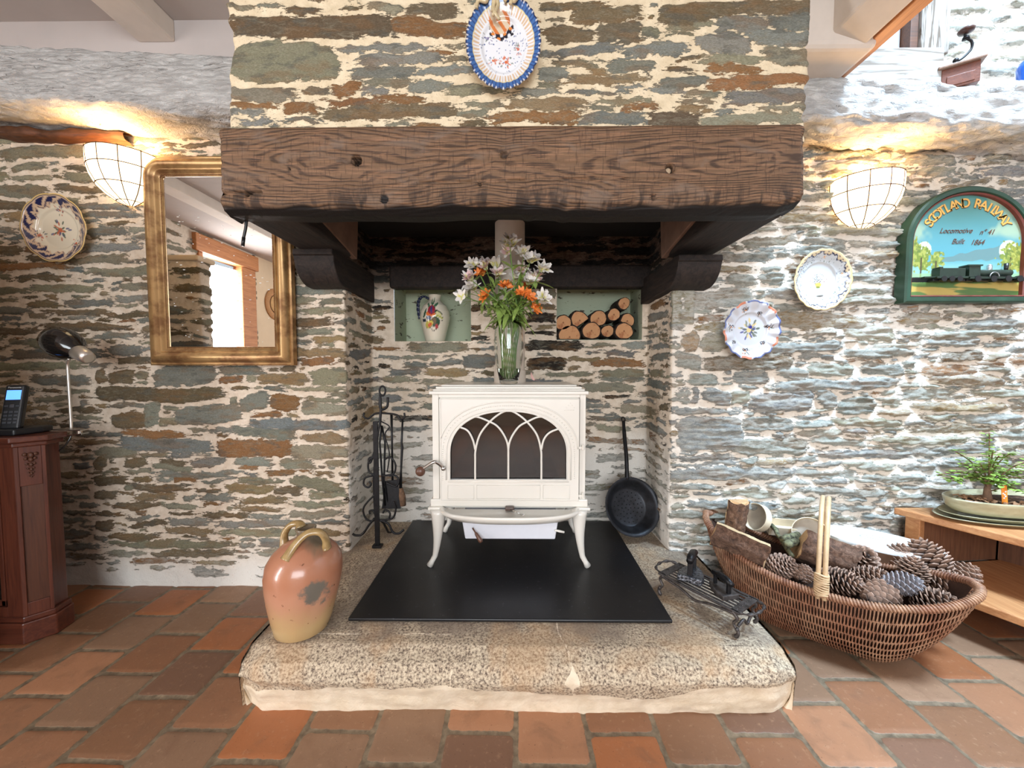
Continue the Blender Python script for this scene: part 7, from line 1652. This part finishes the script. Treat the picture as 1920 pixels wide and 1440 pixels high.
p = P(1886, 905, 1.43); g = xf(box(-0.0105, 0.0105, -0.0006, 0.0006, -0.036, 0.036), Matrix.Translation((p.x, 1.432, bp0.z + 0.108)) @ Matrix.Rotation(-0.12, 4, 'Y'))
pt_ = obj('plant_tag', g, plain('orange_tag', (236, 142, 50), 0.5, var=0.05), bon, smooth=False, label='orange plastic plant tag')
g = join(*[xf(box(a - 0.003, a + 0.003, -0.0012, -0.0007, b - 0.0025, b + 0.0025), Matrix.Translation((p.x, 1.432, bp0.z + 0.108)) @ Matrix.Rotation(-0.12, 4, 'Y')) for a, b in ((-0.005, 0.006), (0.0, 0.001), (0.003, -0.006), (-0.003, -0.012), (0.004, 0.012))])
obj('tag_print', g, M_SPECK, pt_, smooth=False)
dp = P(1925, 912, 1.52)
o = obj('dark_plant_pot', lathe([(0.034, 0.0), (0.046, 0.10), (0.05, 0.105), (0.05, 0.115), (0.045, 0.115), (0.04, 0.09)], 32, (2.13, 1.33, 0.374)), plain('black_plastic_pot', (30, 24, 24), 0.5), None, sharp=50)
tag(o, 'small dark plant pot at the right picture edge beside the bonsai', 'plant pot')

# ================================================================ on the right beam
M_GRW = wood('grinder_wood', (120, 66, 44), (84, 44, 30), 1.6, 'x', 0.4)
gz = 2.012; gc = Vector((1.672, 1.535, gz))
Rg = Matrix.Translation(gc) @ Matrix.Rotation(math.radians(-32), 4, 'Z')
gr = thing('coffee_grinder', 'antique wooden coffee grinder with iron crank on the white beam', 'coffee grinder', gc)
obj('wooden_box', xf(box(-0.050, 0.050, -0.050, 0.050, -0.012, 0.062), Rg), M_GRW, gr, smooth=False, bevel=0.002)
obj('top_board', xf(box(-0.062, 0.062, -0.062, 0.062, 0.062, 0.072), Rg), wood('grinder_lid_wood', (150, 120, 100), (110, 84, 68), 1.6, 'x', 0.5), gr, smooth=False, bevel=0.003)
obj('drawer', xf(box(-0.036, 0.036, -0.0525, -0.050, -0.004, 0.030), Rg), M_GRW, gr, smooth=False, bevel=0.001)
cx0_ = gc + Vector((-0.006, -0.004, 0.072))
obj('crank', join(lathe([(0.020, 0.0), (0.014, 0.010), (0.006, 0.018), (0.006, 0.030)], 20, cx0_), ball(cx0_ + Vector((0, 0, 0.034)), 0.009, 10), tube(spline([cx0_ + Vector(v_) for v_ in ((0, 0, 0.030), (0.018, -0.006, 0.038), (0.042, -0.012, 0.066), (0.040, -0.014, 0.092), (0.018, -0.014, 0.106), (0.014, -0.014, 0.124))], 6), 0.0042, 8), lathe([(0.011, 0.10), (0.008, 0.11)], 12, cx0_ + Vector((0.018, -0.014, 0)))), M_IRON, gr)
obj('crank_knob', lathe([(0.004, 0.118), (0.020, 0.124), (0.024, 0.132), (0.018, 0.139), (0.002, 0.140)], 20, cx0_ + Vector((0.018, -0.014, 0.0))), wood('dark_knob', (84, 50, 40), (54, 32, 26), 2, 'z', 0.3), gr, label='dark round wooden crank knob')
bv = thing('blue_bottle', 'bright blue bottle at the right picture edge standing on the white beam', 'bottle', (1.945, 1.53, 1.985))
obj('bottle_body', lathe([(0.030, 0.0), (0.034, 0.01), (0.030, 0.05), (0.036, 0.10), (0.030, 0.125), (0.014, 0.14)], 28, (1.945, 1.53, 1.985)), plain('cobalt_glaze', (36, 92, 186), 0.2, var=0.1, coat=0.4), bv)
obj('bottle_neck', lathe([(0.013, 0.138), (0.012, 0.160), (0.017, 0.165), (0.015, 0.172)], 20, (1.945, 1.53, 1.985)), plain('navy_glaze', (34, 46, 84), 0.25), bv)
# woven plaque reflected in the mirror
pq_ = thing('woven_plaque', 'round woven straw plaque seen only as a reflection in the gilt mirror', 'wall decoration', (-2.985, -1.62, 1.72))
obj('outer_ring', alathe2([(0.0, 0.0), (0.0, 0.19), (0.012, 0.185), (0.012, 0.115)], (-2.995, -1.62, 1.72), Vector((1, 0, 0)), 40), plain('straw', (190, 142, 96), 0.8, var=0.2, nscale=60), pq_)
obj('centre_disc', alathe2([(0.014, 0.105), (0.022, 0.10), (0.026, 0.0)], (-2.995, -1.62, 1.72), Vector((1, 0, 0)), 32), plain('light_straw', (216, 176, 122), 0.8, var=0.2, nscale=60), pq_)
